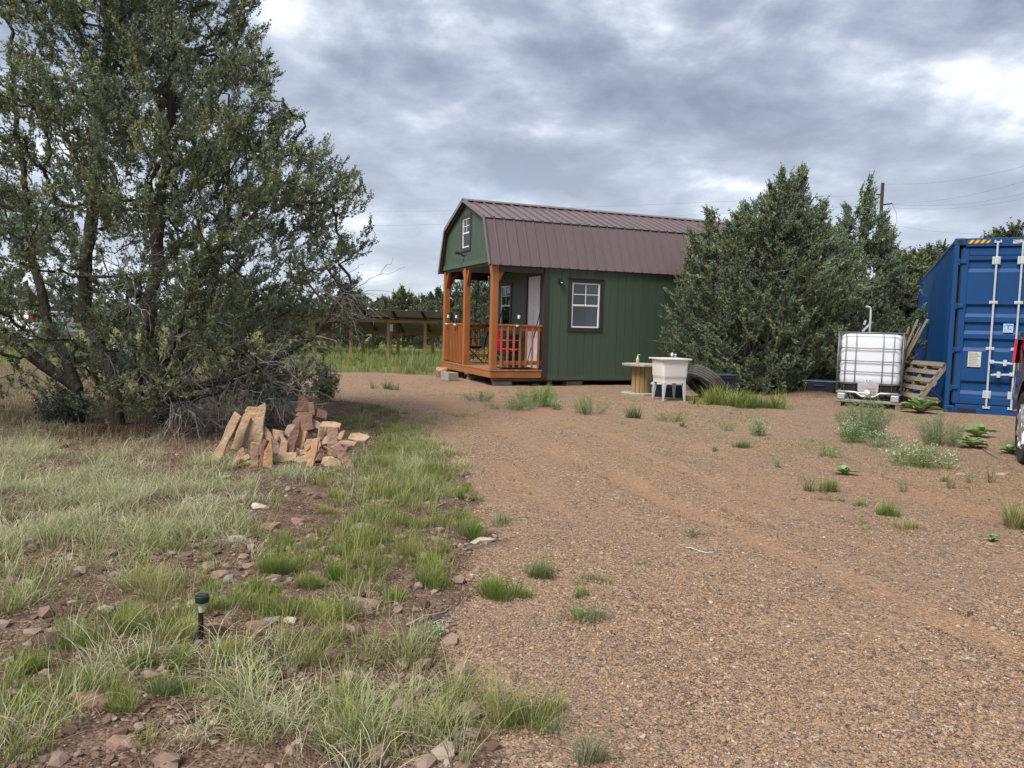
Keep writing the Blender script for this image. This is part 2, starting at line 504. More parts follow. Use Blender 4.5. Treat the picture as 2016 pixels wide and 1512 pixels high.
def track_mask(x, y):
    # two worn wheel tracks curving round to the front of the cabin
    cx1 = np.interp(y, [2, 4.5, 6.4, 8.8, 12, 15], [2.2, 1.25, 0.72, 0.15, -0.9, -2.2])
    a = np.exp(-((x - cx1) / 0.34) ** 2)
    b = np.exp(-((x - cx1 - 1.5) / 0.36) ** 2)
    n = smooth(0.38, 0.72, fbm(x * 1.7, y * 0.8, 41))
    # long streaks swept out along the curve
    u = x - cx1
    s = smooth(0.50, 0.68, fbm(u * 2.6 + 7, y * 0.32, 43)) * smooth(-1.3, -0.3, u) * (1 - smooth(2.2, 4.0, u))
    return np.clip((0.75 * a + 0.5 * b) * n * 1.2 + 0.95 * s * (0.4 + 0.8 * fbm(x * 3, y * 2, 47)), 0, 1)


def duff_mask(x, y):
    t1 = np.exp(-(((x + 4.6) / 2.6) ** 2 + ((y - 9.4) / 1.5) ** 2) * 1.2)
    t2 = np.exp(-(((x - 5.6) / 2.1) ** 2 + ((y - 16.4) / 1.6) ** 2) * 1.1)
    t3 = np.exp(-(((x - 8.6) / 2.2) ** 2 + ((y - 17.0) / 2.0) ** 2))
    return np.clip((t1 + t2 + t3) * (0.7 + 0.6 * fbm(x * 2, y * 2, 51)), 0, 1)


def g_at(px, py):
    p = G(px, py)
    return Vector((p.x, p.y, float(gz(p.x, p.y))))


def ground_material():
    m, nt, b, out = new_mat('ground')
    N, L = nt.nodes.new, nt.links.new
    geo = N('ShaderNodeNewGeometry'); pos = geo.outputs['Position']
    at_ = N('ShaderNodeAttribute'); at_.attribute_name = 'col'
    sep = N('ShaderNodeSeparateColor'); L(at_.outputs['Color'], sep.inputs[0])

    def noise(scale, detail=6, rough=0.6):
        n = N('ShaderNodeTexNoise'); n.inputs['Scale'].default_value = scale; n.inputs['Detail'].default_value = detail
        n.inputs['Roughness'].default_value = rough; L(pos, n.inputs['Vector']); return n.outputs[0]

    def ramp(src, els, const=False):
        r = N('ShaderNodeValToRGB'); L(src, r.inputs[0])
        e = r.color_ramp.elements
        if const:
            r.color_ramp.interpolation = 'CONSTANT'
        e[0].position, e[0].color = els[0][0], (*els[0][1], 1)
        e[1].position, e[1].color = els[-1][0], (*els[-1][1], 1)
        for p, c in els[1:-1]:
            x = e.new(p); x.color = (*c, 1)
        return r.outputs[0]

    def mix(f, a, c, mode='MIX'):
        x = N('ShaderNodeMix'); x.data_type = 'RGBA'; x.blend_type = mode
        for s, i in ((f, 0), (a, 6), (c, 7)):
            if isinstance(s, (int, float)):
                x.inputs[i].default_value = s
            elif isinstance(s, tuple):
                x.inputs[i].default_value = (*s, 1)
            else:
                L(s, x.inputs[i])
        return x.outputs[2]

    def mrange(src, a, b_, c, d):
        r = N('ShaderNodeMapRange'); L(src, r.inputs[0])
        for i, v in enumerate((a, b_, c, d)):
            r.inputs[i + 1].default_value = v
        return r.outputs[0]
    # gravel: cells of two sizes
    v1 = N('ShaderNodeTexVoronoi'); v1.inputs['Scale'].default_value = 85; L(pos, v1.inputs['Vector'])
    v2 = N('ShaderNodeTexVoronoi'); v2.inputs['Scale'].default_value = 40; L(pos, v2.inputs['Vector'])
    s1 = N('ShaderNodeSeparateColor'); L(v1.outputs['Color'], s1.inputs[0])
    s2 = N('ShaderNodeSeparateColor'); L(v2.outputs['Color'], s2.inputs[0])
    pal = [(0.0, (0.060, 0.046, 0.042)), (0.14, (0.15, 0.108, 0.090)), (0.32, (0.29, 0.185, 0.105)), (0.56, (0.37, 0.245, 0.140)), (0.74, (0.20, 0.150, 0.128)), (0.86, (0.40, 0.22, 0.10)), (0.92, (0.52, 0.43, 0.33))]
    g1 = ramp(s1.outputs[0], pal, True); g2 = ramp(s2.outputs[1], pal, True)
    big = mrange(s2.outputs[0], 0.62, 0.66, 0, 1)
    grav = mix(big, g1, g2)
    dust = noise(2.2, 8, 0.65)
    grav = mix(mrange(dust, 0.36, 0.66, 0.12, 0.62), grav, (0.345, 0.222, 0.138))
    tone = noise(0.55, 4, 0.5)
    grav = mix(mrange(tone, 0.42, 0.66, 0.0, 0.42), grav, (0.225, 0.165, 0.130))
    # worn tracks of fine orange soil
    clay = ramp(noise(7, 8, 0.7), [(0.3, (0.31, 0.175, 0.098)), (0.7, (0.41, 0.25, 0.148))])
    tr = N('ShaderNodeMath'); tr.operation = 'MULTIPLY'; L(sep.outputs[1], tr.inputs[0]); L(mrange(noise(5, 6, 0.7), 0.3, 0.6, 0.25, 0.95), tr.inputs[1])
    grav = mix(tr.outputs[0], grav, clay)
    # bare soil
    soil = ramp(noise(5.5, 10, 0.7), [(0.30, (0.060, 0.037, 0.027)), (0.5, (0.115, 0.070, 0.049)), (0.68, (0.195, 0.130, 0.092))])
    soil = mix(mrange(s1.outputs[1], 0.72, 0.76, 0, 0.6), soil, ramp(s1.outputs[0], [(0.0, (0.09, 0.05, 0.04)), (0.5, (0.24, 0.14, 0.10)), (1.0, (0.42, 0.34, 0.27))]))
    soil = mix(mrange(noise(3.1, 6, 0.7), 0.5, 0.72, 0, 0.55), soil, (0.30, 0.235, 0.15))      # bleached litter
    edge = N('ShaderNodeMath'); edge.operation = 'ADD'; L(sep.outputs[0], edge.inputs[0]); L(mrange(noise(14, 6, 0.7), 0, 1, -0.35, 0.35), edge.inputs[1])
    c = mix(mrange(edge.outputs[0], 0.35, 0.65, 0, 1), soil, grav)
    # needle litter under the junipers
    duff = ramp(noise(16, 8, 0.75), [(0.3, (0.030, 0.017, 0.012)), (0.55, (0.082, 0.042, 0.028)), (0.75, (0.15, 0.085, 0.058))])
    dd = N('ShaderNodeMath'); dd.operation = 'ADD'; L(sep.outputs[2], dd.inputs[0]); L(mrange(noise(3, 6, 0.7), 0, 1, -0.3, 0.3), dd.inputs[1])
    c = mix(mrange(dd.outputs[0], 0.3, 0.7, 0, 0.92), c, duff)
    # far field
    fieldc = ramp(noise(0.8, 8, 0.7), [(0.3, (0.11, 0.13, 0.045)), (0.55, (0.18, 0.18, 0.07)), (0.75, (0.26, 0.20, 0.11))])
    c = mix(at_.outputs['Alpha'], c, fieldc)
    L(c, b.inputs['Base Color'])
    b.inputs['Roughness'].default_value = 0.95; b.inputs['Specular IOR Level'].default_value = 0.15
    h1 = mrange(v1.outputs['Distance'], 0, 0.6, 1, 0); h2 = mrange(v2.outputs['Distance'], 0, 0.6, 1, 0)
    ad = N('ShaderNodeMath'); ad.operation = 'ADD'; L(h1, ad.inputs[0])
    m2 = N('ShaderNodeMath'); m2.operation = 'MULTIPLY'; L(h2, m2.inputs[0]); L(big, m2.inputs[1]); L(m2.outputs[0], ad.inputs[1])
    a2 = N('ShaderNodeMath'); a2.operation = 'ADD'; L(ad.outputs[0], a2.inputs[0]); L(noise(30, 6, 0.7), a2.inputs[1])
    bp = N('ShaderNodeBump'); bp.inputs['Strength'].default_value = 0.8; bp.inputs['Distance'].default_value = 0.012
    L(a2.outputs[0], bp.inputs['Height']); L(bp.outputs[0], b.inputs['Normal'])
    return m


M['ground'] = ground_material()


def build_ground():
    xs = np.concatenate([-np.geomspace(600, 9, 26)[:-1], np.arange(-9, 12.01, 0.085), np.geomspace(12.2, 600, 26)])
    ys = np.concatenate([[-40, -12, -4, -1, 0.4, 1.2], np.arange(1.7, 20.0, 0.085), np.geomspace(20.2, 900, 44)])
    X, Y = np.meshgrid(xs, ys)
    Z = gz(X, Y)
    dm = drive_mask(X, Y)
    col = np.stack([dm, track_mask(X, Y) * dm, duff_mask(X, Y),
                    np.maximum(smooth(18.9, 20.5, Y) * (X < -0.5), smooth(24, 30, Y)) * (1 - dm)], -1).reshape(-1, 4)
    V = np.stack([X, Y, Z], -1).reshape(-1, 3)
    nx, ny = len(xs), len(ys)
    i = np.arange((nx - 1) * (ny - 1)); r = i // (nx - 1); c = i % (nx - 1)
    a = r * nx + c
    F = np.stack([a, a + 1, a + nx + 1, a + nx], -1)
    isd = (dm.reshape(-1)[F].mean(1) > 0.5)
    for nm, sel, lab, cat in (('ground', ~isd, 'reddish brown soil of the yard and the field beyond', 'ground'),
                              ('gravel_driveway', isd, 'wide reddish brown gravel drive curving to the green cabin', 'driveway')):
        f = F[sel]; u, inv = np.unique(f, return_inverse=True)
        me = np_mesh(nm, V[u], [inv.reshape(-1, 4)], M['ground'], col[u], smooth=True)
        tag(link(nm, me), lab, cat, kind='structure')


build_ground()


# ------------------------------------------------------------------ loose gravel and small stones (instanced on points)
def pebble_mat(name, pal):
    m, nt, b, out = new_mat(name)
    N, L = nt.nodes.new, nt.links.new
    oi = N('ShaderNodeObjectInfo'); r = N('ShaderNodeValToRGB'); L(oi.outputs['Random'], r.inputs[0])
    e = r.color_ramp.elements; e[0].position, e[0].color = pal[0][0], (*pal[0][1], 1); e[1].position, e[1].color = pal[-1][0], (*pal[-1][1], 1)
    for p, c in pal[1:-1]:
        x = e.new(p); x.color = (*c, 1)
    L(r.outputs[0], b.inputs['Base Color'])
    b.inputs['Roughness'].default_value = 0.85; b.inputs['Specular IOR Level'].default_value = 0.25
    return m


def scatter_stones(name, P, S, material, label, cat, seed):
    rs = np.random.RandomState(seed)
    n = len(P)
    me = bpy.data.meshes.new(name)
    me.vertices.add(n); me.vertices.foreach_set('co', np.ascontiguousarray(P, np.float32).ravel())
    a = me.attributes.new('rot', 'FLOAT_VECTOR', 'POINT')
    rot = np.stack([rs.uniform(-0.5, 0.5, n), rs.uniform(-0.5, 0.5, n), rs.uniform(0, 6.28, n)], -1)
    a.data.foreach_set('vector', rot.astype(np.float32).ravel())
    a = me.attributes.new('scl', 'FLOAT_VECTOR', 'POINT')
    sc = np.stack([S * rs.uniform(0.8, 1.35, n), S * rs.uniform(0.7, 1.1, n), S * rs.uniform(0.45, 0.85, n)], -1)
    a.data.foreach_set('vector', sc.astype(np.float32).ravel())
    o = tag(link(name, me), label, cat, kind='stuff')
    ng = bpy.data.node_groups.new(name, 'GeometryNodeTree')
    ng.interface.new_socket('Geometry', in_out='INPUT', socket_type='NodeSocketGeometry')
    ng.interface.new_socket('Geometry', in_out='OUTPUT', socket_type='NodeSocketGeometry')
    N, L = ng.nodes.new, ng.links.new
    gi = N('NodeGroupInput'); go = N('NodeGroupOutput')
    ico = N('GeometryNodeMeshIcoSphere'); ico.inputs['Radius'].default_value = 1.0; ico.inputs['Subdivisions'].default_value = 1
    # knock the ball into an angular stone
    npos = N('GeometryNodeInputPosition'); tn = N('ShaderNodeTexNoise'); tn.inputs['Scale'].default_value = 1.3
    L(npos.outputs[0], tn.inputs['Vector'])
    sub = N('ShaderNodeVectorMath'); sub.operation = 'SUBTRACT'; sub.inputs[1].default_value = (0.5, 0.5, 0.5); L(tn.outputs['Color'], sub.inputs[0])
    scl = N('ShaderNodeVectorMath'); scl.operation = 'SCALE'; scl.inputs['Scale'].default_value = 1.1; L(sub.outputs[0], scl.inputs[0])
    sp = N('GeometryNodeSetPosition'); L(ico.outputs['Mesh'], sp.inputs['Geometry']); L(scl.outputs[0], sp.inputs['Offset'])
    sm = N('GeometryNodeSetMaterial'); sm.inputs['Material'].default_value = material; L(sp.outputs[0], sm.inputs['Geometry'])
    ip = N('GeometryNodeInstanceOnPoints')
    L(gi.outputs[0], ip.inputs['Points']); L(sm.outputs[0], ip.inputs['Instance'])
    r = N('GeometryNodeInputNamedAttribute'); r.data_type = 'FLOAT_VECTOR'; r.inputs['Name'].default_value = 'rot'
    s = N('GeometryNodeInputNamedAttribute'); s.data_type = 'FLOAT_VECTOR'; s.inputs['Name'].default_value = 'scl'
    L(r.outputs[0], ip.inputs['Rotation']); L(s.outputs[0], ip.inputs['Scale'])
    L(ip.outputs[0], go.inputs[0])
    md = o.modifiers.new('stones', 'NODES'); md.node_group = ng
    return o


def scatter_gravel():
    rs = np.random.RandomState(5)
    n = 240000
    # density falls off with distance from the near edge of the drive
    y = 1.9 + 7.5 * rs.uniform(0, 1, n) ** 1.7
    x = rs.uniform(-0.75, 0.78, n) * y
    p = drive_mask(x, y) * (1 - 0.75 * track_mask(x, y)) * (0.55 + 0.9 * (fbm(x * 1.5, y * 1.5, 61) > 0.42))
    k = rs.uniform(0, 1, n) < p * 0.75
    x, y = x[k], y[k]
    S = np.clip(rs.lognormal(math.log(0.0034), 0.36, len(x)), 0.002, 0.016)
    P = np.stack([x, y, gz(x, y) + S * 0.25], -1)
    pal = [(0.0, (0.080, 0.060, 0.055)), (0.16, (0.165, 0.118, 0.100)), (0.36, (0.295, 0.185, 0.112)), (0.62, (0.375, 0.250, 0.155)), (0.80, (0.225, 0.168, 0.142)), (0.90, (0.39, 0.22, 0.115)), (0.97, (0.43, 0.33, 0.24)), (1.0, (0.50, 0.42, 0.34))]
    scatter_stones('loose_gravel', P, S, pebble_mat('gravel_pebbles', pal), 'loose reddish and tan pebbles covering the drive', 'gravel', 1)
    # coarser stones in the soil on the grassy side
    n = 60000
    y = 2.0 + 8.0 * rs.uniform(0, 1, n) ** 1.4
    x = rs.uniform(-0.75, 0.1, n) * y
    p = (1 - drive_mask(x, y)) * smooth(0.42, 0.66, fbm(x * 1.6, y * 1.6, 71)) + 0.10
    k = (rs.uniform(0, 1, n) < p * 0.30) & (drive_mask(x, y) < 0.6)
    x, y = x[k], y[k]
    S = np.clip(rs.lognormal(math.log(0.0072), 0.68, len(x)), 0.003, 0.042)
    P = np.stack([x, y, gz(x, y) + S * 0.15], -1)
    pal = [(0.0, (0.07, 0.042, 0.034)), (0.3, (0.145, 0.088, 0.066)), (0.6, (0.22, 0.15, 0.118)), (0.88, (0.27, 0.20, 0.155)), (1.0, (0.36, 0.30, 0.24))]
    scatter_stones('soil_stones', P, S, pebble_mat('soil_stones', pal), 'small broken stones littering the bare soil among the grass', 'stones', 2)


scatter_gravel()
# ================================================================== the cabin
HX, HY = -0.465, 16.382
HROT = R(21.7)
W, LEN, PORCH = 3.66, 9.75, 1.25
EAVE, BRK, RIDGE, INSET = 2.60, 3.60, 4.15, 0.39
cabin = thing('cabin', 'dark green barn roofed cabin with brown metal roof and orange stained porch', 'cabin', (HX, HY, 0), HROT)
HS, HC = math.sin(HROT), math.cos(HROT)


def house_pt(x, y, z=0.0):
    return Vector((HX + x * HC - y * HS, HY + x * HS + y * HC, z))


def clip(poly, a, b, c):
    """keep a*u + b*w <= c"""
    out = []
    for i in range(len(poly)):
        p, q = poly[i], poly[(i + 1) % len(poly)]
        fp, fq = a * p[0] + b * p[1] - c, a * q[0] + b * q[1] - c
        if fp <= 0:
            out.append(p)
        if (fp < 0 < fq) or (fq < 0 < fp):
            t = fp / (fp - fq)
            out.append((p[0] + (q[0] - p[0]) * t, p[1] + (q[1] - p[1]) * t))
    return out


def under_roof(poly, drop=0.03):
    for (y0, z0, y1, z1) in ((-0.05, EAVE, INSET, BRK), (INSET, BRK, W / 2, RIDGE)):
        dy, dz = y1 - y0, z1 - z0
        poly = clip(poly, -dz, dy, -dz * y0 + dy * z0 - drop * dy)
        poly = clip(poly, dz, dy, dz * (W - y0) + dy * z0 - drop * dy) if poly else poly
        if not poly:
            return poly
    return poly


def siding(parent, u0, u1, z0, z1, fn, holes=(), gable=False, pitch=0.203, start=None, t=0.011):
    """a wall skin (the groove bottoms) with separate vertical boards in front of it"""
    backing = MB()
    cells = [(u0, u1, z0, z1)]
    for (a, b, c, d) in holes:
        nc = []
        for (p, q, r_, s) in cells:
            if b <= p or a >= q or d <= r_ or c >= s:
                nc.append((p, q, r_, s)); continue
            if p < a: nc.append((p, a, r_, s))
            if b < q: nc.append((b, q, r_, s))
            if r_ < c: nc.append((max(p, a), min(q, b), r_, c))
            if d < s: nc.append((max(p, a), min(q, b), d, s))
        cells = nc
    for (p, q, r_, s) in cells:
        poly = [(p, r_), (q, r_), (q, s), (p, s)]
        if gable:
            poly = under_roof(poly)
        if poly:
            backing.prism(poly, -0.05, 0.0, fn)
    wall = backing.build('wall', M['siding'], parent)
    u = u0 if start is None else start
    while u < u1 - 1e-6:
        a, b = max(u, u0) + 0.0025, min(u + pitch, u1) - 0.0025
        u += pitch
        if b - a < 0.01:
            continue
        pieces = [(a, b, z0, z1)]
        for (ha, hb, hc, hd) in holes:
            np_ = []
            for (p, q, r_, s) in pieces:
                if hb <= p or ha >= q:
                    np_.append((p, q, r_, s)); continue
                if p < ha - 0.002: np_.append((p, ha, r_, s))
                if hb + 0.002 < q: np_.append((hb, q, r_, s))
                if r_ < hc - 0.002: np_.append((max(p, ha), min(q, hb), r_, hc))
                if hd + 0.002 < s: np_.append((max(p, ha), min(q, hb), hd, s))
            pieces = np_
        for (p, q, r_, s) in pieces:
            poly = [(p, r_), (q, r_), (q, s), (p, s)]
            if gable:
                poly = under_roof(poly)
            if len(poly) > 2 and q - p > 0.012:
                MB().prism(poly, 0.001, t, fn).build('siding_board', M['siding'], wall)
    return wall


side_fn = lambda u, w, t: (u, -t, w)                 # near long wall, outward -y
front_fn = lambda u, w, t: (-t, u, w)                # gable over the porch, outward -x
porch_fn = lambda u, w, t: (PORCH - t, u, w)         # wall at the back of the porch
WIN = (1.86, 2.55, 1.29, 2.28)                       # side window opening (u0,u1,z0,z1)
PWIN = (2.09, 2.74, 1.30, 2.27)
LWIN = (1.56, 2.09, 3.08, 3.75)
DOOR = (0.28, 1.04, 0.35, 2.42)
siding(cabin, PORCH, LEN, 0.20, EAVE + 0.02, side_fn, [WIN], start=PORCH - 0.06)
siding(cabin, 0.0, W, 2.72, RIDGE, front_fn, [LWIN], gable=True, start=-0.02)
siding(cabin, 0.05, W, 0.35, EAVE - 0.02, porch_fn, [PWIN, DOOR], start=0.0)
# far long wall and back wall: plain skins, closed box
MB().span((PORCH, W - 0.05, 0.20), (LEN, W, EAVE)).build('wall', M['siding'], cabin)
MB().prism(under_roof([(0.0, 0.2), (W, 0.2), (W, RIDGE), (0, RIDGE)]), 0, 0.05, lambda u, w, t: (LEN - t, u, w)).build('wall', M['siding'], cabin)
MB().span((0.02, 0.02, 2.62), (PORCH, W - 0.02, 2.66)).build('porch_ceiling', M['trim'], cabin)
MB().span((PORCH + 0.06, 0.06, 0.22), (LEN - 0.06, W - 0.06, 0.34)).build('floor', M['interior'], cabin)

# trims
MB().span((PORCH - 0.06, -0.035, 0.16), (PORCH + 0.045, 0.0, EAVE)).span((PORCH - 0.062, -0.0346, 0.16), (PORCH - 0.016, 0.09, EAVE)).build('corner_trim', M['trim'], cabin)
MB().span((PORCH + 0.05, -0.030, 0.13), (LEN, -0.0175, 0.22)).build('skirt_trim', M['green_trim'], cabin)
MB().span((-0.03, 0.0, 2.64), (-0.017, W, 2.75)).build('gable_trim', M['green_trim'], cabin)
MB().span((0.14, -0.02, 2.44), (PORCH - 0.07, 0.07, 2.60)).build('porch_beam', M['trim'], cabin)
MB().span((0.14, W - 0.09, 2.44), (PORCH - 0.07, W - 0.02, 2.60)).build('porch_beam', M['trim'], cabin)
MB().span((0.02, 0.0, 2.585), (0.11, W, 2.6185)).build('porch_beam', M['trim'], cabin)


def window(fn, op, trim_w, sash_t, name='window', curtain=True, grid=(2, 2), hood=False):
    u0, u1, z0, z1 = op
    w = MB()
    T = 0.034
    tr = MB()
    tr.prism([(u0 - trim_w, z1), (u1 + trim_w, z1), (u1 + trim_w, z1 + trim_w), (u0 - trim_w, z1 + trim_w)], 0.0, T, fn)
    tr.prism([(u0 - trim_w, z0 - trim_w), (u1 + trim_w, z0 - trim_w), (u1 + trim_w, z0), (u0 - trim_w, z0)], 0.0, T, fn)
    tr.prism([(u0 - trim_w, z0), (u0, z0), (u0, z1), (u0 - trim_w, z1)], 0.0, T - 0.003, fn)
    tr.prism([(u1, z0), (u1 + trim_w, z0), (u1 + trim_w, z1), (u1, z1)], 0.0, T - 0.003, fn)
    if hood:
        tr.prism([(u0 - trim_w - 0.03, z1 + trim_w), (u1 + trim_w + 0.03, z1 + trim_w), (u1 + trim_w + 0.03, z1 + trim_w + 0.02), (u0 - trim_w - 0.03, z1 + trim_w + 0.02)], 0, T + 0.02, fn)
    root = tr.build(name, M['trim'], cabin, bevel=0.003)
    s = sash_t; zm = (z0 + z1) / 2
    fr = MB()
    for a, b, c, d, t0, t1 in ((u0, u1, z1 - s, z1, -0.03, 0.02), (u0, u1, z0, z0 + s, -0.03, 0.02), (u0, u0 + s, z0 + s, z1 - s, -0.03, 0.0195),
                               (u1 - s, u1, z0 + s, z1 - s, -0.03, 0.0195), (u0 + s, u1 - s, zm - s * 0.6, zm + s * 0.6, -0.028, 0.017)):
        fr.prism([(a, c), (b, c), (b, d), (a, d)], t0, t1, fn)
    fr.build('frame', M['white_paint'], root, bevel=0.003)
    mu = MB()
    a0, a1, b0, b1 = u0 + s, u1 - s, zm + s * 0.6, z1 - s
    for i in range(1, grid[0]):
        x = a0 + (a1 - a0) * i / grid[0]; mu.prism([(x - 0.008, b0), (x + 0.008, b0), (x + 0.008, b1), (x - 0.008, b1)], -0.006, 0.008, fn)
    for i in range(1, grid[1]):
        z = b0 + (b1 - b0) * i / grid[1]; mu.prism([(a0, z - 0.008), (a1, z - 0.008), (a1, z + 0.008), (a0, z + 0.008)], -0.006, 0.0085, fn)
    mu.build('muntin', M['white_paint'], root)
    for i in range(grid[0]):
        for j in range(grid[1]):
            p0 = a0 + (a1 - a0) * i / grid[0] + 0.008; p1 = a0 + (a1 - a0) * (i + 1) / grid[0] - 0.008
            q0 = b0 + (b1 - b0) * j / grid[1] + 0.008; q1 = b0 + (b1 - b0) * (j + 1) / grid[1] - 0.008
            MB().prism([(p0, q0), (p1, q0), (p1, q1), (p0, q1)], -0.003, 0.001, fn).build('pane', M['glass'], root)
    MB().prism([(a0, z0 + s), (a1, z0 + s), (a1, zm - s * 0.6), (a0, zm - s * 0.6)], -0.012, -0.008, fn).build('pane', M['glass'], root)
    if curtain:
        cu = MB(); n = 26
        for k, (c0, c1) in enumerate(((0.60, 1.0),)):
            vs = []; fs = []
            for i in range(n + 1):
                u = u0 + (u1 - u0) * (c0 + (c1 - c0) * i / n)
                t = -0.09 - 0.022 * math.sin(i * 1.35 + k)
                vs += [fn(u, z0 - 0.05, t), fn(u, z1 + 0.05, t)]
            fs = [(2 * i, 2 * i + 2, 2 * i + 3, 2 * i + 1) for i in range(n)]
            cu.add(vs, fs)
        cu.build('curtain', M['curtain'], root, smooth=True)
    return root


window(side_fn, WIN, 0.085, 0.032, hood=True)
window(porch_fn, PWIN, 0.085, 0.032, hood=False)
window(front_fn, LWIN, 0.09, 0.03, grid=(2, 2), curtain=False)

# door at the back of the porch
u0, u1, z0, z1 = DOOR
dt = MB()
dt.prism([(u0 - 0.09, z0), (u0, z0), (u0, z1), (u0 - 0.09, z1)], 0, 0.03, porch_fn).prism([(u1, z0), (u1 + 0.09, z0), (u1 + 0.09, z1), (u1, z1)], 0, 0.03, porch_fn)
dt.prism([(u0 - 0.09, z1), (u1 + 0.09, z1), (u1 + 0.09, z1 + 0.09), (u0 - 0.09, z1 + 0.09)], 0, 0.033, porch_fn)
dt.build('door_trim', M['trim'], cabin)
door = MB().prism([(u0 + 0.004, z0 + 0.01), (u1 - 0.004, z0 + 0.01), (u1 - 0.004, z1 - 0.004), (u0 + 0.004, z1 - 0.004)], -0.05, -0.008, porch_fn).build('door', M['door_white'], cabin)
for (a, b) in ((0.10, 0.62), (0.72, 1.30), (1.40, 1.95)):
    for (c, d) in ((0.08, 0.34), (0.42, 0.68)):
        MB().prism([(u0 + c, z0 + a), (u0 + d, z0 + a), (u0 + d, z0 + b), (u0 + c, z0 + b)], -0.008, 0.001, porch_fn).build('door_panel', M['door_white'], door, bevel=0.006)
MB().tube([porch_fn(u1 - 0.06, z0 + 0.95, -0.008), porch_fn(u1 - 0.06, z0 + 0.95, 0.05)], [0.012, 0.028], 10).build('door_knob', M['steel'], door, smooth=True)

# roof: ribbed metal panels, one by one, on all four slopes that show
RIB = 0.229


def roof_panel_mesh(p0, p1, out, name):
    """p0 (low) and p1 (high) are (y, z); panel is RIB wide along +x, rib at its start"""
    dy, dz = p1[0] - p0[0], p1[1] - p0[1]; L = math.hypot(dy, dz)
    n = (-dz / L * out, dy / L * out)
    if n[1] < 0:
        n = (-n[0], -n[1])
    prof = [(0.0, 0.0), (0.007, 0.027), (0.027, 0.027), (0.036, 0.0), (0.10, 0.0), (0.105, 0.0012), (0.125, 0.0012), (0.13, 0.0), (RIB + 0.002, 0.0)]
    mb = MB(); k = len(prof); vs = []
    for off in (0.0, -0.006):
        for q in (p0, p1):
            for x, h in prof:
                vs.append((x, q[0] + n[0] * (h + off), q[1] + n[1] * (h + off)))
    fs = []
    for i in range(k - 1):
        fs += [(i, i + 1, k + i + 1, k + i), (2 * k + i, 3 * k + i, 3 * k + i + 1, 2 * k + i + 1),
               (i, 2 * k + i, 2 * k + i + 1, i + 1), (k + i, k + i + 1, 3 * k + i + 1, 3 * k + i)]
    mb.add(vs, fs)
    return mb.mesh(name, M['roof'])


deck_m = MB()
for s in (0, 1):
    yy = (lambda v: v) if s == 0 else (lambda v: W - v)
    deck_m.prism([(yy(-0.03), EAVE + 0.0), (yy(INSET), BRK - 0.035), (yy(INSET + 0.03), BRK - 0.03), (yy(0.02), EAVE - 0.03)], 0, LEN + 0.04, lambda u, w, t: (t - 0.08, u, w))
    deck_m.prism([(yy(INSET), BRK - 0.035), (yy(W / 2), RIDGE - 0.035), (yy(W / 2), RIDGE - 0.07), (yy(INSET + 0.03), BRK - 0.07)], 0, LEN + 0.04, lambda u, w, t: (t - 0.08, u, w))
roof = deck_m.build('roof', M['roof_dark'], cabin)
E0, B0, R0 = (-0.085, EAVE - 0.03), (INSET - 0.015, BRK - 0.005), (W / 2 - 0.02, RIDGE)
B1 = (INSET - 0.045, BRK + 0.004)
low = roof_panel_mesh(E0, B0, 1, 'roof_panel')
up = roof_panel_mesh(B1, R0, 1, 'roof_panel')
low2 = roof_panel_mesh((W - E0[0], E0[1]), (W - B0[0], B0[1]), 1, 'roof_panel')
up2 = roof_panel_mesh((W - B1[0], B1[1]), (W - R0[0], R0[1]), 1, 'roof_panel')
nrib = int(LEN / RIB) + 1
for i in range(nrib):
    for me in (low, up, low2, up2):
        link('roof_panel', me, roof, (-0.12 + i * RIB, 0, 0))
# dark foam closures that show at the break and ridge
MB().span((-0.10, B0[0] + 0.01, BRK - 0.032), (LEN - 0.05, B0[0] + 0.05, BRK - 0.010)).build('closure', M['roof_dark'], roof)
rc = MB()
rc.prism([(W / 2 - 0.13, RIDGE - 0.012), (W / 2, RIDGE + 0.045), (W / 2 + 0.13, RIDGE - 0.012), (W / 2 + 0.13, RIDGE - 0.004), (W / 2, RIDGE + 0.053), (W / 2 - 0.13, RIDGE - 0.004)], -0.13, LEN - 0.02, lambda u, w, t: (t, u, w))
rc.build('ridge_cap', M['roof'], roof)
rk = MB()
for s in (0, 1):
    yy = (lambda v: v) if s == 0 else (lambda v: W - v)
    for (p, q) in (((-0.09, EAVE - 0.035), (INSET - 0.03, BRK + 0.012)), ((INSET - 0.035, BRK + 0.012), (W / 2, RIDGE + 0.02))):
        a = Vector((-0.112, yy(p[0]), p[1])); b = Vector((-0.112, yy(q[0]), q[1]))
        rk.bar(a, b, 0.022 + 0.002 * s, 0.085, up=(0, -(b - a).z, (b - a).y))
rk.build('rake_trim', M['roof'], roof)

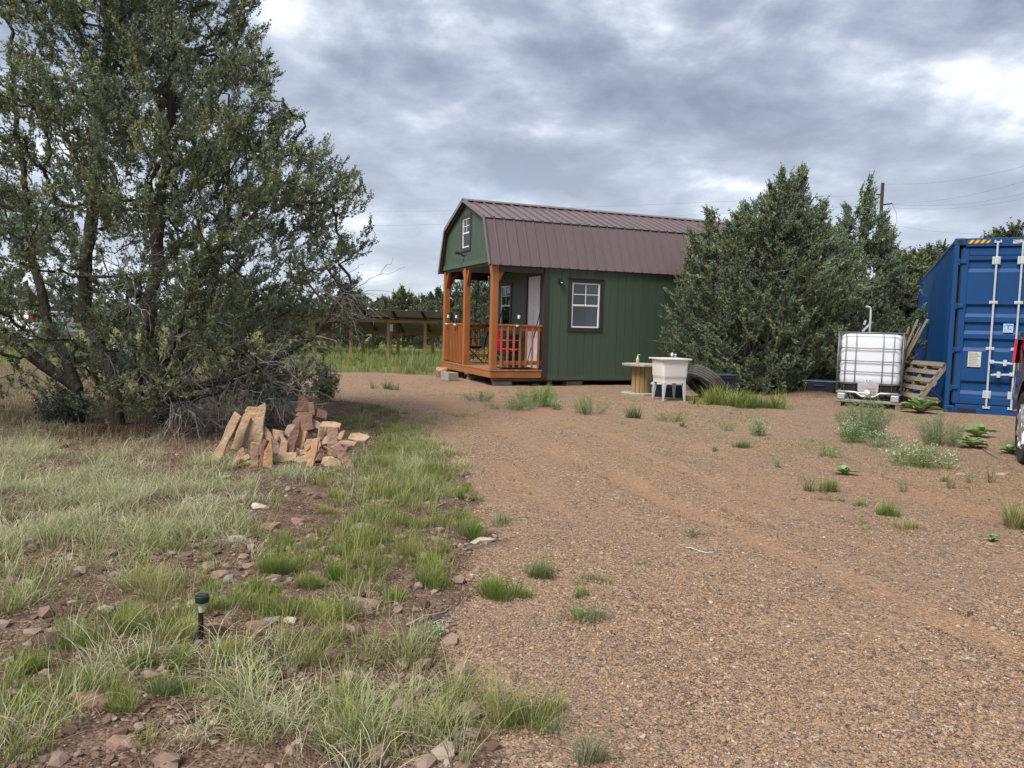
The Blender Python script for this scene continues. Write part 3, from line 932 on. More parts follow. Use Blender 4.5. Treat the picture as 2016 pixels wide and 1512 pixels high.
# porch: deck boards, fascia, posts with braces, railings
porch = MB().span((0.03, 0.03, 0.20), (PORCH - 0.02, W - 0.03, 0.318)).build('porch_deck', M['deck'], cabin)
nb = 9; bw = (PORCH + 0.015) / nb
for i in range(nb):
    MB().span((-0.025 + i * bw + 0.003, -0.025, 0.32), (-0.025 + (i + 1) * bw - 0.003, W + 0.025, 0.35)).build('deck_board', M['deck'], porch)
MB().span((-0.01, -0.012, 0.175), (PORCH - 0.07, 0.028, 0.3185)).build('fascia', M['stain'], cabin, bevel=0.003)
MB().span((-0.012, 0.0285, 0.175), (0.0275, W + 0.01, 0.3185)).build('fascia', M['stain'], cabin, bevel=0.003)
for y in (0.0, 1.86, 3.50):
    po = MB().span((0.0, y, 0.351), (0.14, y + 0.14, 2.62)).build('post', M['stain'], cabin, bevel=0.006)
    for s in (-1, 1):
        if (y == 0.0 and s < 0) or (y == 3.5 and s > 0):
            continue
        e = y + 0.07 + s * 0.07
        MB().prism([(e, 2.28), (e, 2.42), (e + s * 0.13, 2.61), (e + s * 0.20, 2.61), (e + s * 0.0, 2.20)], 0.03, 0.10, lambda u, w, t: (t, u, w)).build('brace', M['stain'], po)
    if y != 1.86:
        MB().prism([(0.14, 2.20), (0.14, 2.42), (0.28, 2.60), (0.37, 2.60)], y + 0.03, y + 0.10, lambda u, w, t: (u, t, w)).build('brace', M['stain'], po)


def railing(a, b, n, fn, both=True):
    """a..b along u; fn(u, w, t) with t outward"""
    top = MB().prism([(a, 1.285), (b, 1.285), (b, 1.325), (a, 1.325)], -0.045, 0.045, fn).build('railing', M['stain'], cabin, bevel=0.004)
    MB().prism([(a, 1.19), (b, 1.19), (b, 1.284), (a, 1.284)], -0.02, 0.018, fn).build('rail', M['stain'], top)
    MB().prism([(a, 0.45), (b, 0.45), (b, 0.54), (a, 0.54)], -0.02, 0.018, fn).build('rail', M['stain'], top)
    for i in range(n):
        u = a + (b - a) * (i + 0.6) / (n + 0.2)
        MB().prism([(u - 0.019, 0.40), (u + 0.019, 0.40), (u + 0.019, 1.27), (u - 0.019, 1.27)], 0.0185, 0.055, fn).build('baluster', M['stain'], top)


railing(0.145, PORCH - 0.065, 7, lambda u, w, t: (u, 0.045 - t, w))
railing(0.145, PORCH - 0.02, 7, lambda u, w, t: (u, W - 0.05 + t, w))
railing(2.005, 3.495, 12, lambda u, w, t: (0.05 - t, u, w))

# things fixed to the walls
sc_ = MB().prism([(1.52, 2.26), (1.60, 2.26), (1.60, 2.36), (1.52, 2.36)], 0.016, 0.035, side_fn)
sconce = sc_.build('wall_light', M['black'], cabin)
MB().prism([(1.525, 2.245), (1.595, 2.245), (1.61, 2.33), (1.51, 2.33)], 0.0355, 0.11, side_fn).build('lamp_head', M['black'], sconce, bevel=0.006)
MB().prism([(1.54, 2.25), (1.58, 2.25), (1.58, 2.27), (1.54, 2.27)], 0.105, 0.114, side_fn).build('lens', M['lens_white'], sconce)
cm = MB().tube([front_fn(1.92, 2.90, 0.016), front_fn(1.92, 2.90, 0.07), front_fn(1.93, 2.95, 0.10)], 0.018, 8).build('security_camera', M['black'], cabin)
MB().tube([front_fn(1.93, 2.94, 0.06), front_fn(1.97, 2.965, 0.22)], [0.032, 0.036], 10).build('camera_head', M['black'], cm)

# runners and the blocks they stand on
for y in (0.25, 1.83, 3.4):
    MB().span((0.12, y - 0.07, 0.085), (LEN - 0.1, y + 0.07, 0.199)).build('runner', M['old_wood'], cabin)
for i, (x, y) in enumerate(((0.35, 0.22), (2.05, 0.2), (4.6, 0.2), (0.3, 1.83), (0.3, 3.4), (3.3, 3.4))):
    blk = MB().box((0, 0, 0.0), (0.40, 0.2, 0.20)).build('concrete_block', M['concrete'], bevel=0.008)
    blk.location = house_pt(x, y, -0.016); blk.rotation_euler = (0, 0, HROT)
    tag(blk, ['tan concrete block under the near porch corner of the cabin', 'tan concrete block under the cabin wall below the window', 'concrete block under the cabin wall behind the spool table',
              'concrete block under the middle of the porch front', 'concrete block under the far front porch corner', 'concrete block under the far side of the cabin'][i], 'block', 'blocks under the cabin')
# ================================================================== shipping container
def text_mesh(txt, size, name, material, extrude=0.0008, align='CENTER'):
    cu = bpy.data.curves.new(name, 'FONT'); cu.body = txt; cu.size = size; cu.extrude = extrude; cu.align_x = align; cu.align_y = 'CENTER'
    o = bpy.data.objects.new(name, cu); COL.objects.link(o)
    dg = bpy.context.evaluated_depsgraph_get(); dg.update()
    me = bpy.data.meshes.new_from_object(o.evaluated_get(dg)); me.name = name
    bpy.data.objects.remove(o); bpy.data.curves.remove(cu)
    me.materials.clear(); me.materials.append(material)
    return me


def build_container():
    CW, CL, CH = 2.44, 12.19, 2.98
    c0 = G(1857.5, 811)
    root = thing('shipping_container', 'tall blue corrugated steel shipping container with grey lock rods', 'shipping container', (c0.x, c0.y, 0.0), R(-25))
    B = M['container']
    # corrugated long sides and roof
    for side in (0, 1):
        mb = MB(); y = 0.16; prof = []
        while y < CL - 0.16:
            for dy, dx in ((0, 0.0), (0.072, 0.0), (0.140, 0.036), (0.210, 0.036)):
                prof.append((y + dy, dx))
            y += 0.278
        prof = [(0.10, 0.0)] + prof + [(CL - 0.12, 0.0)]
        k = len(prof); xs = (0.012, 0.018)
        vs = []
        for z in (0.17, CH - 0.07):
            for yy, dx in prof:
                x = 0.012 + dx if side == 0 else CW - 0.012 - dx
                vs.append((x, yy, z))
        mb.add(vs, [(i, i + 1, k + i + 1, k + i) for i in range(k - 1)])
        mb.build('side_wall', B, root)
        xx = (0.0, 0.06) if side == 0 else (CW - 0.06, CW)
        MB().span((xx[0] + 0.004, 0.17, CH - 0.069), (xx[1], CL - 0.17, CH - 0.012)).build('top_rail', B, root, bevel=0.005)
        MB().span((xx[0] + 0.004, 0.17, 0.03), (xx[1], CL - 0.17, 0.171)).build('bottom_rail', B, root, bevel=0.005)
    MB().span((0.061, 0.06, CH - 0.05), (CW - 0.061, CL - 0.05, CH - 0.03)).build('roof', B, root)
    MB().span((0.061, 0.12, 0.10), (CW - 0.061, CL - 0.05, 0.16)).build('floor', M['container_dark'], root)
    MB().span((0.02, CL - 0.09, 0.16), (CW - 0.02, CL - 0.05, CH - 0.05)).build('end_wall', B, root)
    # corner castings with their holes
    for x in (0, CW - 0.165):
        for y in (0, CL - 0.17):
            for z in (0.0, CH - 0.12):
                cc = MB().span((x, y, z), (x + 0.165, y + 0.17, z + 0.12)).build('corner_casting', B, root, bevel=0.012)
                if y == 0:
                    h = MB(); n = 14; poly = [(x + 0.085 + 0.034 * math.cos(a) * (1.15 if i % 2 else 1.15), z + 0.058 + 0.038 * math.sin(a)) for i, a in enumerate([2 * math.pi * j / n for j in range(n)])]
                    h.prism(poly, -0.0015, 0.002, lambda u, w, t: (u, t, w)).build('hole', M['container_dark'], cc)
    # front frame
    for x0, x1 in ((0.0, 0.075), (CW - 0.075, CW)):
        MB().span((x0, 0.005, 0.1205), (x1, 0.16, CH - 0.1205)).build('corner_post', B, root, bevel=0.008)
    MB().span((0.166, 0.004, CH - 0.145), (CW - 0.166, 0.12, CH - 0.004)).build('header', B, root, bevel=0.006)
    sill = MB().span((0.166, 0.004, 0.0), (CW - 0.166, 0.12, 0.145)).build('sill', B, root, bevel=0.006)
    for x in (0.20, CW - 0.48):
        MB().span((x, 0.0, 0.02), (x + 0.28, 0.006, 0.085)).build('sill_slot', M['container_dark'], sill)
    MB().span((0.0755, 0.11, 0.146), (CW - 0.0755, 0.118, CH - 0.146)).build('door_gap', M['container_dark'], root)
    # doors: framed leaves with pressed bands
    bands = [(2.62, 2.41), (1.87, 1.65), (1.57, 1.36), (1.29, 1.07), (0.56, 0.33)]
    for leaf, (x0, x1) in enumerate(((0.125, 1.212), (1.228, CW - 0.125))):
        a, b = (x0 + 0.10, x1 - 0.05) if leaf == 0 else (x0 + 0.05, x1 - 0.10)
        zt, zb = CH - 0.16, 0.165
        fr = MB()
        fr.span((x0, 0.035, zb), (a, 0.085, zt)).span((b, 0.035, zb), (x1, 0.085, zt))
        fr.span((a, 0.0352, zt - 0.13), (b, 0.085, zt)).span((a, 0.0352, zb), (b, 0.085, zb + 0.12))
        door = fr.build('door', B, root, bevel=0.006)
        prof = [(zt - 0.13, 0.045)]
        for hi, lo in bands:
            prof += [(hi, 0.045), (hi - 0.045, 0.083), (lo + 0.06, 0.083), (lo, 0.045)]
        prof += [(zb + 0.12, 0.045)]
        k = len(prof)
        vs = [(x, y, z) for x in (a + 0.001, b - 0.001) for z, y in prof]
        MB().add(vs, [(i, i + 1, k + i + 1, k + i) for i in range(k - 1)]).build('door_panel', B, door)
        sl = MB()
        sl.span((x0 - 0.02, 0.045, zb + 0.02), (x0, 0.08, zt - 0.02)).span((x1, 0.045, zb + 0.02), (x1 + 0.006, 0.08, zt - 0.02))
        sl.span((x0, 0.045, zb - 0.018), (x1, 0.08, zb))
        sl.build('seal', M['black'], door)
        for z in (0.40, 1.05, 1.80, 2.55):
            hx = (0.06, 0.19) if leaf == 0 else (CW - 0.19, CW - 0.06)
            h = MB().span((hx[0], 0.010, z), (hx[1], 0.034, z + 0.07)).build('hinge', B, door, bevel=0.008)
            MB().tube([(hx[0] + 0.02 if leaf == 0 else hx[1] - 0.02, -0.004, z - 0.02), (hx[0] + 0.02 if leaf == 0 else hx[1] - 0.02, -0.004, z + 0.09)], 0.016, 10).build('hinge_pin', B, h)
        for ri, fx in enumerate((0.50, 0.86)):
            x = x0 + fx if leaf == 0 else x1 - fx
            rod = MB().tube([(x, -0.002, 0.10), (x, -0.002, CH - 0.07)], 0.0165, 12).build('lock_rod', M['rod'], door, smooth=False)
            for z in (0.34, 1.12, 1.90, 2.60):
                bh = 0.13 if z in (0.34, 2.60) else 0.05
                w_ = 0.06 if z in (0.34, 2.60) else 0.062
                br = MB().span((x - w_, 0.026, z - bh / 2), (x + w_, 0.034, z + bh / 2)).span((x - 0.026, -0.022, z - bh / 2 + 0.004), (x + 0.026, 0.0255, z + bh / 2 - 0.004))
                br.build('rod_bracket', M['rod'], rod, bevel=0.004)
            for z in (0.115, CH - 0.075):
                MB().box((x, -0.004, z), (0.11, 0.03, 0.022)).box((x - 0.04, -0.004, z + 0.018), (0.02, 0.03, 0.03)).box((x + 0.04, -0.004, z + 0.018), (0.02, 0.03, 0.03)).build('cam_lock', M['rod'], rod)
            sgn = 1 if (ri == 0) == (leaf == 0) else -1
            hz = 0.90 if ri == 0 else 0.70
            hd = MB().bar((x, -0.034, hz), (x + sgn * 0.33, -0.040, hz - 0.02), 0.014, 0.03).box((x + sgn * 0.03, -0.022, hz), (0.07, 0.035, 0.06)).build('lock_handle', M['rod'], rod, bevel=0.003)
            MB().box((x + sgn * 0.22, -0.03, hz - 0.012), (0.05, 0.05, 0.10)).box((x + sgn * 0.22, -0.03, hz - 0.012), (0.13, 0.02, 0.03)).build('handle_catch', M['rod'], rod, bevel=0.004)
    # markings
    fy = -0.0005
    st = MB().span((0.185, fy, CH - 0.095), (0.53, 0.0035, CH - 0.03)).build('warning_strip', M['ink'], root)
    for i in range(4):
        x = 0.195 + i * 0.085
        w_ = 0.045 if i < 3 else 0.04
        top = x + 0.045 if i < 3 else x + 0.045
        MB().prism([(x, CH - 0.092), (x + w_, CH - 0.092), (top + w_ if i < 3 else x + 0.07, CH - 0.033), (top if i < 3 else x + 0.055, CH - 0.033)], -0.0015, -0.0006, lambda u, w, t: (u, t, w)).build('stripe', M['yellow'], st)
    pl = MB().span((0.84, -0.004, CH - 0.105), (0.99, 0.0035, CH - 0.035)).build('header_plate', M['plate'], root)
    MB().prism([(0.845, CH - 0.055), (0.915, CH - 0.085), (0.985, CH - 0.055), (0.985, CH - 0.062), (0.915, CH - 0.094), (0.845, CH - 0.062)], -0.0055, -0.0045, lambda u, w, t: (u, t, w)).build('plate_mark', M['ink'], pl)
    MB().span((0.84, -0.0052, CH - 0.055), (0.99, -0.0042, CH - 0.036)).build('plate_band', M['cage'], pl)
    dp = MB().span((0.31, 0.024, 0.80), (0.505, 0.0345, 1.06)).build('data_plate', M['plate'], root, bevel=0.003)
    for i in range(9):
        z = 1.035 - i * 0.026
        MB().span((0.325, 0.0228, z - 0.004), (0.325 + 0.12 + 0.04 * ((i * 7) % 3) / 2, 0.0235, z + 0.004)).build('print_line', M['cage'], dp)
    sk = MB().span((0.795, 0.030, 1.40), (0.935, 0.0335, 1.545)).build('sticker', M['sticker_pale'], root)
    MB().span((0.805, 0.0285, 1.41), (0.925, 0.0295, 1.535)).build('sticker_field', M['sticker_blue'], sk)
    MB().span((0.815, 0.0270, 1.43), (0.821, 0.028, 1.525)).span((0.828, 0.0270, 1.43), (0.834, 0.028, 1.525)).build('sticker_bars', M['sticker_pale'], sk)
    t = link('sticker_letters', text_mesh('LR', 0.085, 'sticker_letters', M['sticker_pale']), sk, (0.88, 0.0275, 1.475), (R(90), 0, 0))
    MB().span((0.815, 0.0270, 1.417), (0.915, 0.028, 1.427)).build('sticker_line', M['sticker_pale'], sk)
    MB().span((0.84, 0.0270, 1.432), (0.92, 0.0276, 1.438)).build('sticker_line', M['sticker_pale'], sk)


build_container()


# ================================================================== water tank in its cage
def build_tank():
    c0 = G(1647, 799)
    tk = thing('water_tank', 'white plastic water tank in a galvanised cage beside the juniper', 'water tank', (c0.x, c0.y, 0.0), R(-28.5))
    Wd, Dp = 1.0, 1.2
    # rounded bottle: stacked rounded rectangles, bulging between the bars
    mb = MB(); n = 6
    prof = [(0.40, 0.10, 0.07), (0.42, 0.03, 0.09), (0.45, 0.016, 0.10), (0.54, 0.005, 0.10), (0.64, 0.018, 0.10), (0.735, 0.004, 0.10), (0.83, 0.018, 0.10), (0.945, 0.004, 0.10), (1.06, 0.018, 0.10), (1.17, 0.006, 0.10), (1.26, 0.02, 0.11), (1.30, 0.05, 0.12), (1.315, 0.13, 0.12)]
    rings = []
    for z, ins, r_ in prof:
        ring = []
        for cx_, cy_, a0 in ((Wd - ins - r_, Dp - ins - r_, 0), (ins + r_, Dp - ins - r_, 90), (ins + r_, ins + r_, 180), (Wd - ins - r_, ins + r_, 270)):
            for i in range(n + 1):
                a = R(a0 + 90 * i / n); ring.append((cx_ + r_ * math.cos(a), cy_ + r_ * math.sin(a), z))
        rings.append(ring)
    k = len(rings[0]); vs = [p for r_ in rings for p in r_]
    fs = [(i * k + j, i * k + (j + 1) % k, (i + 1) * k + (j + 1) % k, (i + 1) * k + j) for i in range(len(rings) - 1) for j in range(k)]
    fs += [tuple(range(k))[::-1], tuple((len(rings) - 1) * k + j for j in range(k))]
    bot = mb.add(vs, fs).build('bottle', M['tank'], tk, smooth=True)
    MB().lathe([(0.10, 1.31), (0.10, 1.345), (0.085, 1.352)], 24, (Wd / 2, Dp / 2, 0)).build('lid', M['black'], bot, smooth=False)
    lb = MB().span((0.45, -0.014, 0.455), (0.55, -0.010, 0.525)).build('label', M['white_paint'], bot)
    MB().span((0.462, -0.0165, 0.475), (0.488, -0.0145, 0.505)).span((0.512, -0.0165, 0.475), (0.538, -0.0145, 0.505)).span((0.47, -0.0163, 0.462), (0.53, -0.0147, 0.468)).build('label_print', M['sticker_blue'], bot)
    # cage
    cage = None
    r_ = 0.0085
    o = 0.022

    def loop(z, rr):
        pts = [(-o, -o, z), (Wd + o, -o, z), (Wd + o, Dp + o, z), (-o, Dp + o, z)]
        m_ = MB()
        for i in range(4):
            m_.tube([pts[i], pts[(i + 1) % 4]], rr, 8)
        return m_
    cage = loop(1.335, 0.013).build('cage', M['cage'], tk, smooth=True)
    for z in (1.06, 0.83, 0.64, 0.44):
        loop(z, r_).build('cage_bar', M['cage'], cage, smooth=True)
    loop(0.262, 0.013).build('cage_bar', M['steel'], cage, smooth=True)
    for f_ in (0.0, 0.12, 0.28, 0.70, 0.86, 1.0):
        for yy in (-o - 0.004, Dp + o + 0.004):
            MB().tube([(-o + (Wd + 2 * o) * f_, yy, 0.26), (-o + (Wd + 2 * o) * f_, yy, 1.335)], r_ * 0.9, 8).build('cage_bar', M['cage'], cage, smooth=True)
        for xx in (-o - 0.004, Wd + o + 0.004):
            MB().tube([(xx, -o + (Dp + 2 * o) * f_, 0.26), (xx, -o + (Dp + 2 * o) * f_, 1.335)], r_ * 0.9, 8).build('cage_bar', M['cage'], cage, smooth=True)
    MB().prism([(0.33, 0.44), (0.67, 0.44), (0.67, 0.30), (0.58, 0.20), (0.42, 0.20), (0.33, 0.30)], -0.030, -0.018, lambda u, w, t: (u, t, w)).build('valve_plate', M['steel'], tk, bevel=0.003)
    # steel pallet tray; the shade in the lower gap is a black box
    tray = MB().span((0.02, 0.02, 0.245), (Wd - 0.02, Dp - 0.02, 0.272)).span((0.03, 0.06, 0.26), (Wd - 0.03, Dp - 0.06, 0.279)).build('pallet_tray', M['steel'], tk)
    MB().tube([(0.02, -0.02, 0.275), (0.30, -0.026, 0.27), (0.40, -0.03, 0.20), (0.60, -0.03, 0.20), (0.70, -0.026, 0.27), (0.98, -0.02, 0.275)], 0.018, 8).build('bumper_tube', M['steel'], tray, smooth=True)
    for x in (0.0, Wd - 0.13):
        for y in (-0.025, Dp / 2 - 0.06, Dp - 0.10):
            MB().span((x, y, 0.135), (x + 0.13, y + 0.13, 0.244)).build('foot', M['steel'], tray, bevel=0.012)
    MB().span((0.0, 0.0, 0.118), (Wd, 0.06, 0.136)).span((0.0, Dp - 0.06, 0.118), (Wd, Dp, 0.136)).span((0.0, 0.0, 0.12), (0.06, Dp, 0.1345)).span((Wd - 0.06, 0, 0.12), (Wd, Dp, 0.1345)).build('skid', M['steel'], tray)
    MB().span((0.05, 0.06, 0.2795), (Wd - 0.05, Dp - 0.06, 0.399)).build('gap_shade_box', M['black'], tk)  # black box added as painted shade for the dark interior beneath the bottle
    v = MB().tube([(0.50, -0.02, 0.30), (0.50, -0.11, 0.285)], 0.042, 16).build('valve', M['black'], tk)
    MB().lathe([(0.046, 0), (0.050, 0.02), (0.044, 0.03)], 18, (0.50, -0.105, 0.285), Matrix.Rotation(R(90), 3, 'X')).build('valve_cap', M['white_paint'], v, smooth=False)
    MB().bar((0.47, -0.075, 0.345), (0.62, -0.085, 0.35), 0.022, 0.016).build('valve_handle', M['red'], v, bevel=0.003)
    # wooden frame it stands on
    wf = thing('wooden_stand', 'low wooden frame on the ground under the white water tank', 'stand', (c0.x, c0.y, 0.0), R(-28.5))
    for i, y in enumerate((-0.05, Dp / 2 - 0.05, Dp - 0.06)):
        MB().span((-0.02, y, -0.02), (0.07, y + 0.1, 0.092)).build('block', M['old_wood'], wf)
        MB().span((Wd - 0.05, y, -0.02), (Wd + 0.04, y + 0.1, 0.092)).build('block', M['old_wood'], wf)
        MB().span((-0.03, y - 0.01, 0.093), (Wd + 0.05, y + 0.11, 0.117)).build('slat', M['old_wood'], wf)
        MB().span((-0.03, y - 0.01, -0.045), (Wd + 0.05, y + 0.11, -0.0205)).build('slat', M['old_wood'], wf)
    # grey pipe hook behind it
    b = at(1712, 655, 15.0); tp = at(1713, 604, 15.0)
    p = MB().tube([(b.x, b.y, -0.02), (b.x, b.y, tp.z - 0.09), (b.x - 0.006, b.y, tp.z - 0.04), (b.x - 0.03, b.y, tp.z - 0.008), (b.x - 0.075, b.y, tp.z), (b.x - 0.10, b.y, tp.z - 0.004)], 0.021, 10)
    pipe = p.build('hooked_pipe', M['pvc'], smooth=True)
    tag(pipe, 'grey pipe with a hooked top standing behind the white water tank', 'pipe')
    MB().bar((b.x - 0.13, b.y + 0.02, b.z + 0.02), (b.x + 0.04, b.y + 0.02, b.z + 0.21), 0.03, 0.03).build('strut', M['pvc'], pipe)
    MB().bar((b.x - 0.10, b.y + 0.04, b.z + 0.15), (b.x - 0.07, b.y + 0.04, b.z + 0.24), 0.03, 0.03).build('clip', M['pvc'], pipe)


build_tank()


# ================================================================== pallets, boards and jug between tank and container
def oriented(o, org, ux, uy):
    ux = Vector(ux).normalized(); uy = Vector(uy); uy = (uy - ux * uy.dot(ux)).normalized(); uz = ux.cross(uy)
    m = Matrix((ux, uy, uz)).transposed().to_4x4(); m.translation = Vector(org)
    o.matrix_world = m
    return o


def pallet(name, label, w=1.0, l=1.2, n=6):
    t = thing(name, label, 'pallet', group='wooden pallets by the container')
    rs = random.Random(len(label))
    for x in (0.03, w / 2, w - 0.03):
        MB().span((x - 0.02, 0, 0.018), (x + 0.02, l, 0.105)).build('stringer', M['old_wood'], t)
    for i in range(n):
        y = i * (l - 0.09) / (n - 1)
        MB().span((-0.01 * rs.random(), y, 0.1055), (w + 0.01 * rs.random(), y + 0.09, 0.125)).build('slat', M['old_wood'], t)
    for y in (0, l / 2 - 0.045, l - 0.09):
        MB().span((0, y, 0.0), (w, y + 0.09, 0.0175)).build('slat', M['old_wood'], t)
    return t


CB = Vector((math.sin(R(25)), math.cos(R(25)), 0)); CR = Vector((math.cos(R(25)), -math.sin(R(25)), 0)); UPV = Vector((0, 0, 1))
pf = pallet('flat_pallet', 'weathered pallet lying flat under the blue water jug', 0.8, 0.9)
oriented(pf, (7.18, 14.35, 0.0), CR, CB)
pa = pallet('leaning_pallet', 'weathered pallet tilted over between the white tank and blue container', 0.95, 0.78, 5)
lean = Vector((1, 0.05, 0)) * math.cos(R(54)) + UPV * math.sin(R(54))
oriented(pa, (7.10, 14.30, 0.15), (0.05, -1, 0), lean)
for i in range(6):
    rs = random.Random(i + 40)
    a = Vector((7.06 + 0.045 * i, 14.50 + 0.10 * i, 0.14))
    ang = R(66 + 2.2 * i + rs.uniform(-2, 2)); Ln = (1.62, 1.45, 1.55, 1.30, 1.38, 1.2)[i]
    b = a + (Vector((1, -0.1, 0)) * math.cos(ang) + UPV * math.sin(ang)) * Ln
    bd = MB().bar(a, b, 0.022 if i % 2 else 0.035, 0.085 + 0.02 * (i % 3), up=CB).build('scrap_board', M['old_wood'])
    tag(bd, ('longest weathered board in the steep bundle leaning on the blue container', 'second board from the tank in the steep bundle by the container', 'third board from the tank in the steep bundle by the container',
             'fourth board from the tank in the steep bundle by the container', 'fifth board from the tank in the steep bundle by the container', 'board nearest the blue wall in the steep bundle')[i], 'board', 'scrap boards leaning on the container')
jp = Vector((7.80, 14.95, 0.126))
jug = thing('water_jug', 'translucent blue water jug standing on the pallet by the blue container', 'water jug', jp)
MB().lathe([(0.10, 0.0), (0.132, 0.015), (0.135, 0.09), (0.129, 0.10), (0.135, 0.11), (0.135, 0.20), (0.129, 0.21), (0.135, 0.22), (0.135, 0.32), (0.12, 0.37), (0.05, 0.42), (0.03, 0.44), (0.03, 0.485), (0.02, 0.487)], 28).build('bottle', M['jug'], jug, smooth=True)
MB().lathe([(0.1362, 0.12), (0.1366, 0.125), (0.1366, 0.19), (0.1362, 0.195)], 28).build('label_band', M['jug_label'], jug, smooth=True)


# ================================================================== laundry sink, spool table and what stands round them
def build_sink():
    S = thing('utility_sink', 'white plastic laundry sink on four grey legs beside the cable spool', 'sink', (2.88, 14.06, float(gz(2.88, 14.06))), R(15))
    def rr(w, r_, z, n=5):
        out = []
        for cx_, cy_, a0 in ((w - r_, w - r_, 0), (-w + r_, w - r_, 90), (-w + r_, -w + r_, 180), (w - r_, -w + r_, 270)):
            for i in range(n + 1):
                a = R(a0 + 90 * i / n); out.append((cx_ + r_ * math.cos(a), cy_ + r_ * math.sin(a), z))
        return out
    rings = [rr(0.222, 0.03, 0.325), rr(0.227, 0.03, 0.33), rr(0.229, 0.03, 0.415), rr(0.236, 0.04, 0.425), rr(0.245, 0.05, 0.46), rr(0.255, 0.05, 0.74), rr(0.298, 0.03, 0.748), rr(0.302, 0.03, 0.765), rr(0.298, 0.03, 0.772), rr(0.24, 0.05, 0.768), rr(0.215, 0.05, 0.48), rr(0.15, 0.05, 0.46)]
    k = len(rings[0]); vs = [p for r_ in rings for p in r_]
    fs = [(i * k + j, i * k + (j + 1) % k, (i + 1) * k + (j + 1) % k, (i + 1) * k + j) for i in range(len(rings) - 1) for j in range(k)]
    fs += [tuple((len(rings) - 1) * k + j for j in range(k))]
    MB().add(vs, fs).build('basin', M['sink'], S, auto=35)
    for sx in (-1, 1):
        for sy in (-1, 1):
            mb = MB()
            ring = lambda w, z, off: [(sx * (0.197 + off) + a * w, sy * (0.197 + off) + b * w, z) for a, b in ((-1, -1), (1, -1), (1, 1), (-1, 1))]
            vs = ring(0.031, 0.33, -0.005) + ring(0.030, 0.27, 0.0) + ring(0.014, 0.0, 0.014)
            fs = [(i * 4 + j, i * 4 + (j + 1) % 4, i * 4 + 4 + (j + 1) % 4, i * 4 + 4 + j) for i in range(2) for j in range(4)] + [(0, 1, 2, 3), (8, 9, 10, 11)]
            mb.add(vs, fs).build('leg', M['sink_leg'], S, bevel=0.006)
    f = MB().tube([(0.16, 0.25, 0.765), (0.16, 0.25, 0.81)], 0.016, 10).build('tap', M['steel'], S, smooth=False)
    MB().lathe([(0.012, 0.80), (0.024, 0.81), (0.028, 0.835), (0.020, 0.855), (0.006, 0.862)], 14, (0.16, 0.25, 0)).build('tap_knob', M['white_paint'], f, smooth=True)
    f2 = MB().tube([(0.225, 0.25, 0.765), (0.23, 0.25, 0.82)], [0.014, 0.019], 10).build('tap', M['steel'], S, smooth=False)
    MB().lathe([(0.02, 0.815), (0.024, 0.825), (0.018, 0.842)], 12, (0.23, 0.25, 0)).build('tap_knob', M['sink_leg'], f2, smooth=True)
    MB().lathe([(0.020, -0.003), (0.018, 0.003)], 14, (-0.17, -0.2165, 0.385), Matrix.Rotation(R(90), 3, 'X')).build('maker_badge', M['bin_blue'], S)


build_sink()


def build_spool():
    c = G(1262, 776)
    s = thing('cable_spool', 'wooden cable spool used as an outdoor table beside the white sink', 'cable spool', (c.x, c.y, float(gz(c.x, c.y)) - 0.005), R(20))
    n = 8
    octo = lambda r_, a0=22.5: [(r_ * math.cos(R(a0 + 45 * i)), r_ * math.sin(R(a0 + 45 * i))) for i in range(n)]
    up_fn = lambda u, w, t: (u, w, t)
    # discs of planks
    for nm, z0, z1, rr_ in (('top_disc', 0.575, 0.615, 0.40), ('bottom_disc', 0.0, 0.04, 0.42)):
        d = MB().prism([(p[0] * 0.99, p[1] * 0.99) for p in octo(rr_)], z0, z0 + 0.018, up_fn).build(nm, M['spool_top'], s)
        k = 6
        for i in range(k):
            y0, y1 = -rr_ + 2 * rr_ * i / k + 0.002, -rr_ + 2 * rr_ * (i + 1) / k - 0.002
            poly = clip(clip(octo(rr_), 0, 1, y1), 0, -1, -y0)
            if len(poly) > 2:
                MB().prism(poly, z0 + 0.0185, z1, up_fn).build('plank', M['spool_top'], d)
    m = 14
    for i in range(m):
        a0, a1 = 2 * math.pi * i / m + 0.026, 2 * math.pi * (i + 1) / m - 0.026
        ro, ri = 0.195 + 0.003 * ((i * 5) % 3), 0.165
        poly = [(ri * math.cos(a0), ri * math.sin(a0)), (ro * math.cos(a0), ro * math.sin(a0)), (ro * math.cos((a0 + a1) / 2) * 1.01, ro * math.sin((a0 + a1) / 2) * 1.01), (ro * math.cos(a1), ro * math.sin(a1)), (ri * math.cos(a1), ri * math.sin(a1))]
        MB().prism(poly, 0.041, 0.574, up_fn).build('stave', M['spool_wood'], s)
    sb = at(1255, 718, c.y - 0.05)
    so = thing('soap_bottle', 'small pump bottle of yellow soap on the spool table', 'soap bottle', (sb.x, sb.y, float(gz(c.x, c.y)) + 0.611))
    MB().lathe([(0.030, 0.0), (0.034, 0.006), (0.034, 0.085), (0.026, 0.11), (0.013, 0.122), (0.013, 0.13)], 16).build('bottle', M['soap'], so, smooth=True)
    MB().lathe([(0.016, 0.128), (0.016, 0.145), (0.006, 0.15), (0.006, 0.175)], 12).bar((0.0, 0, 0.178), (0.045, 0, 0.174), 0.012, 0.010).build('pump', M['white_paint'], so)


build_spool()


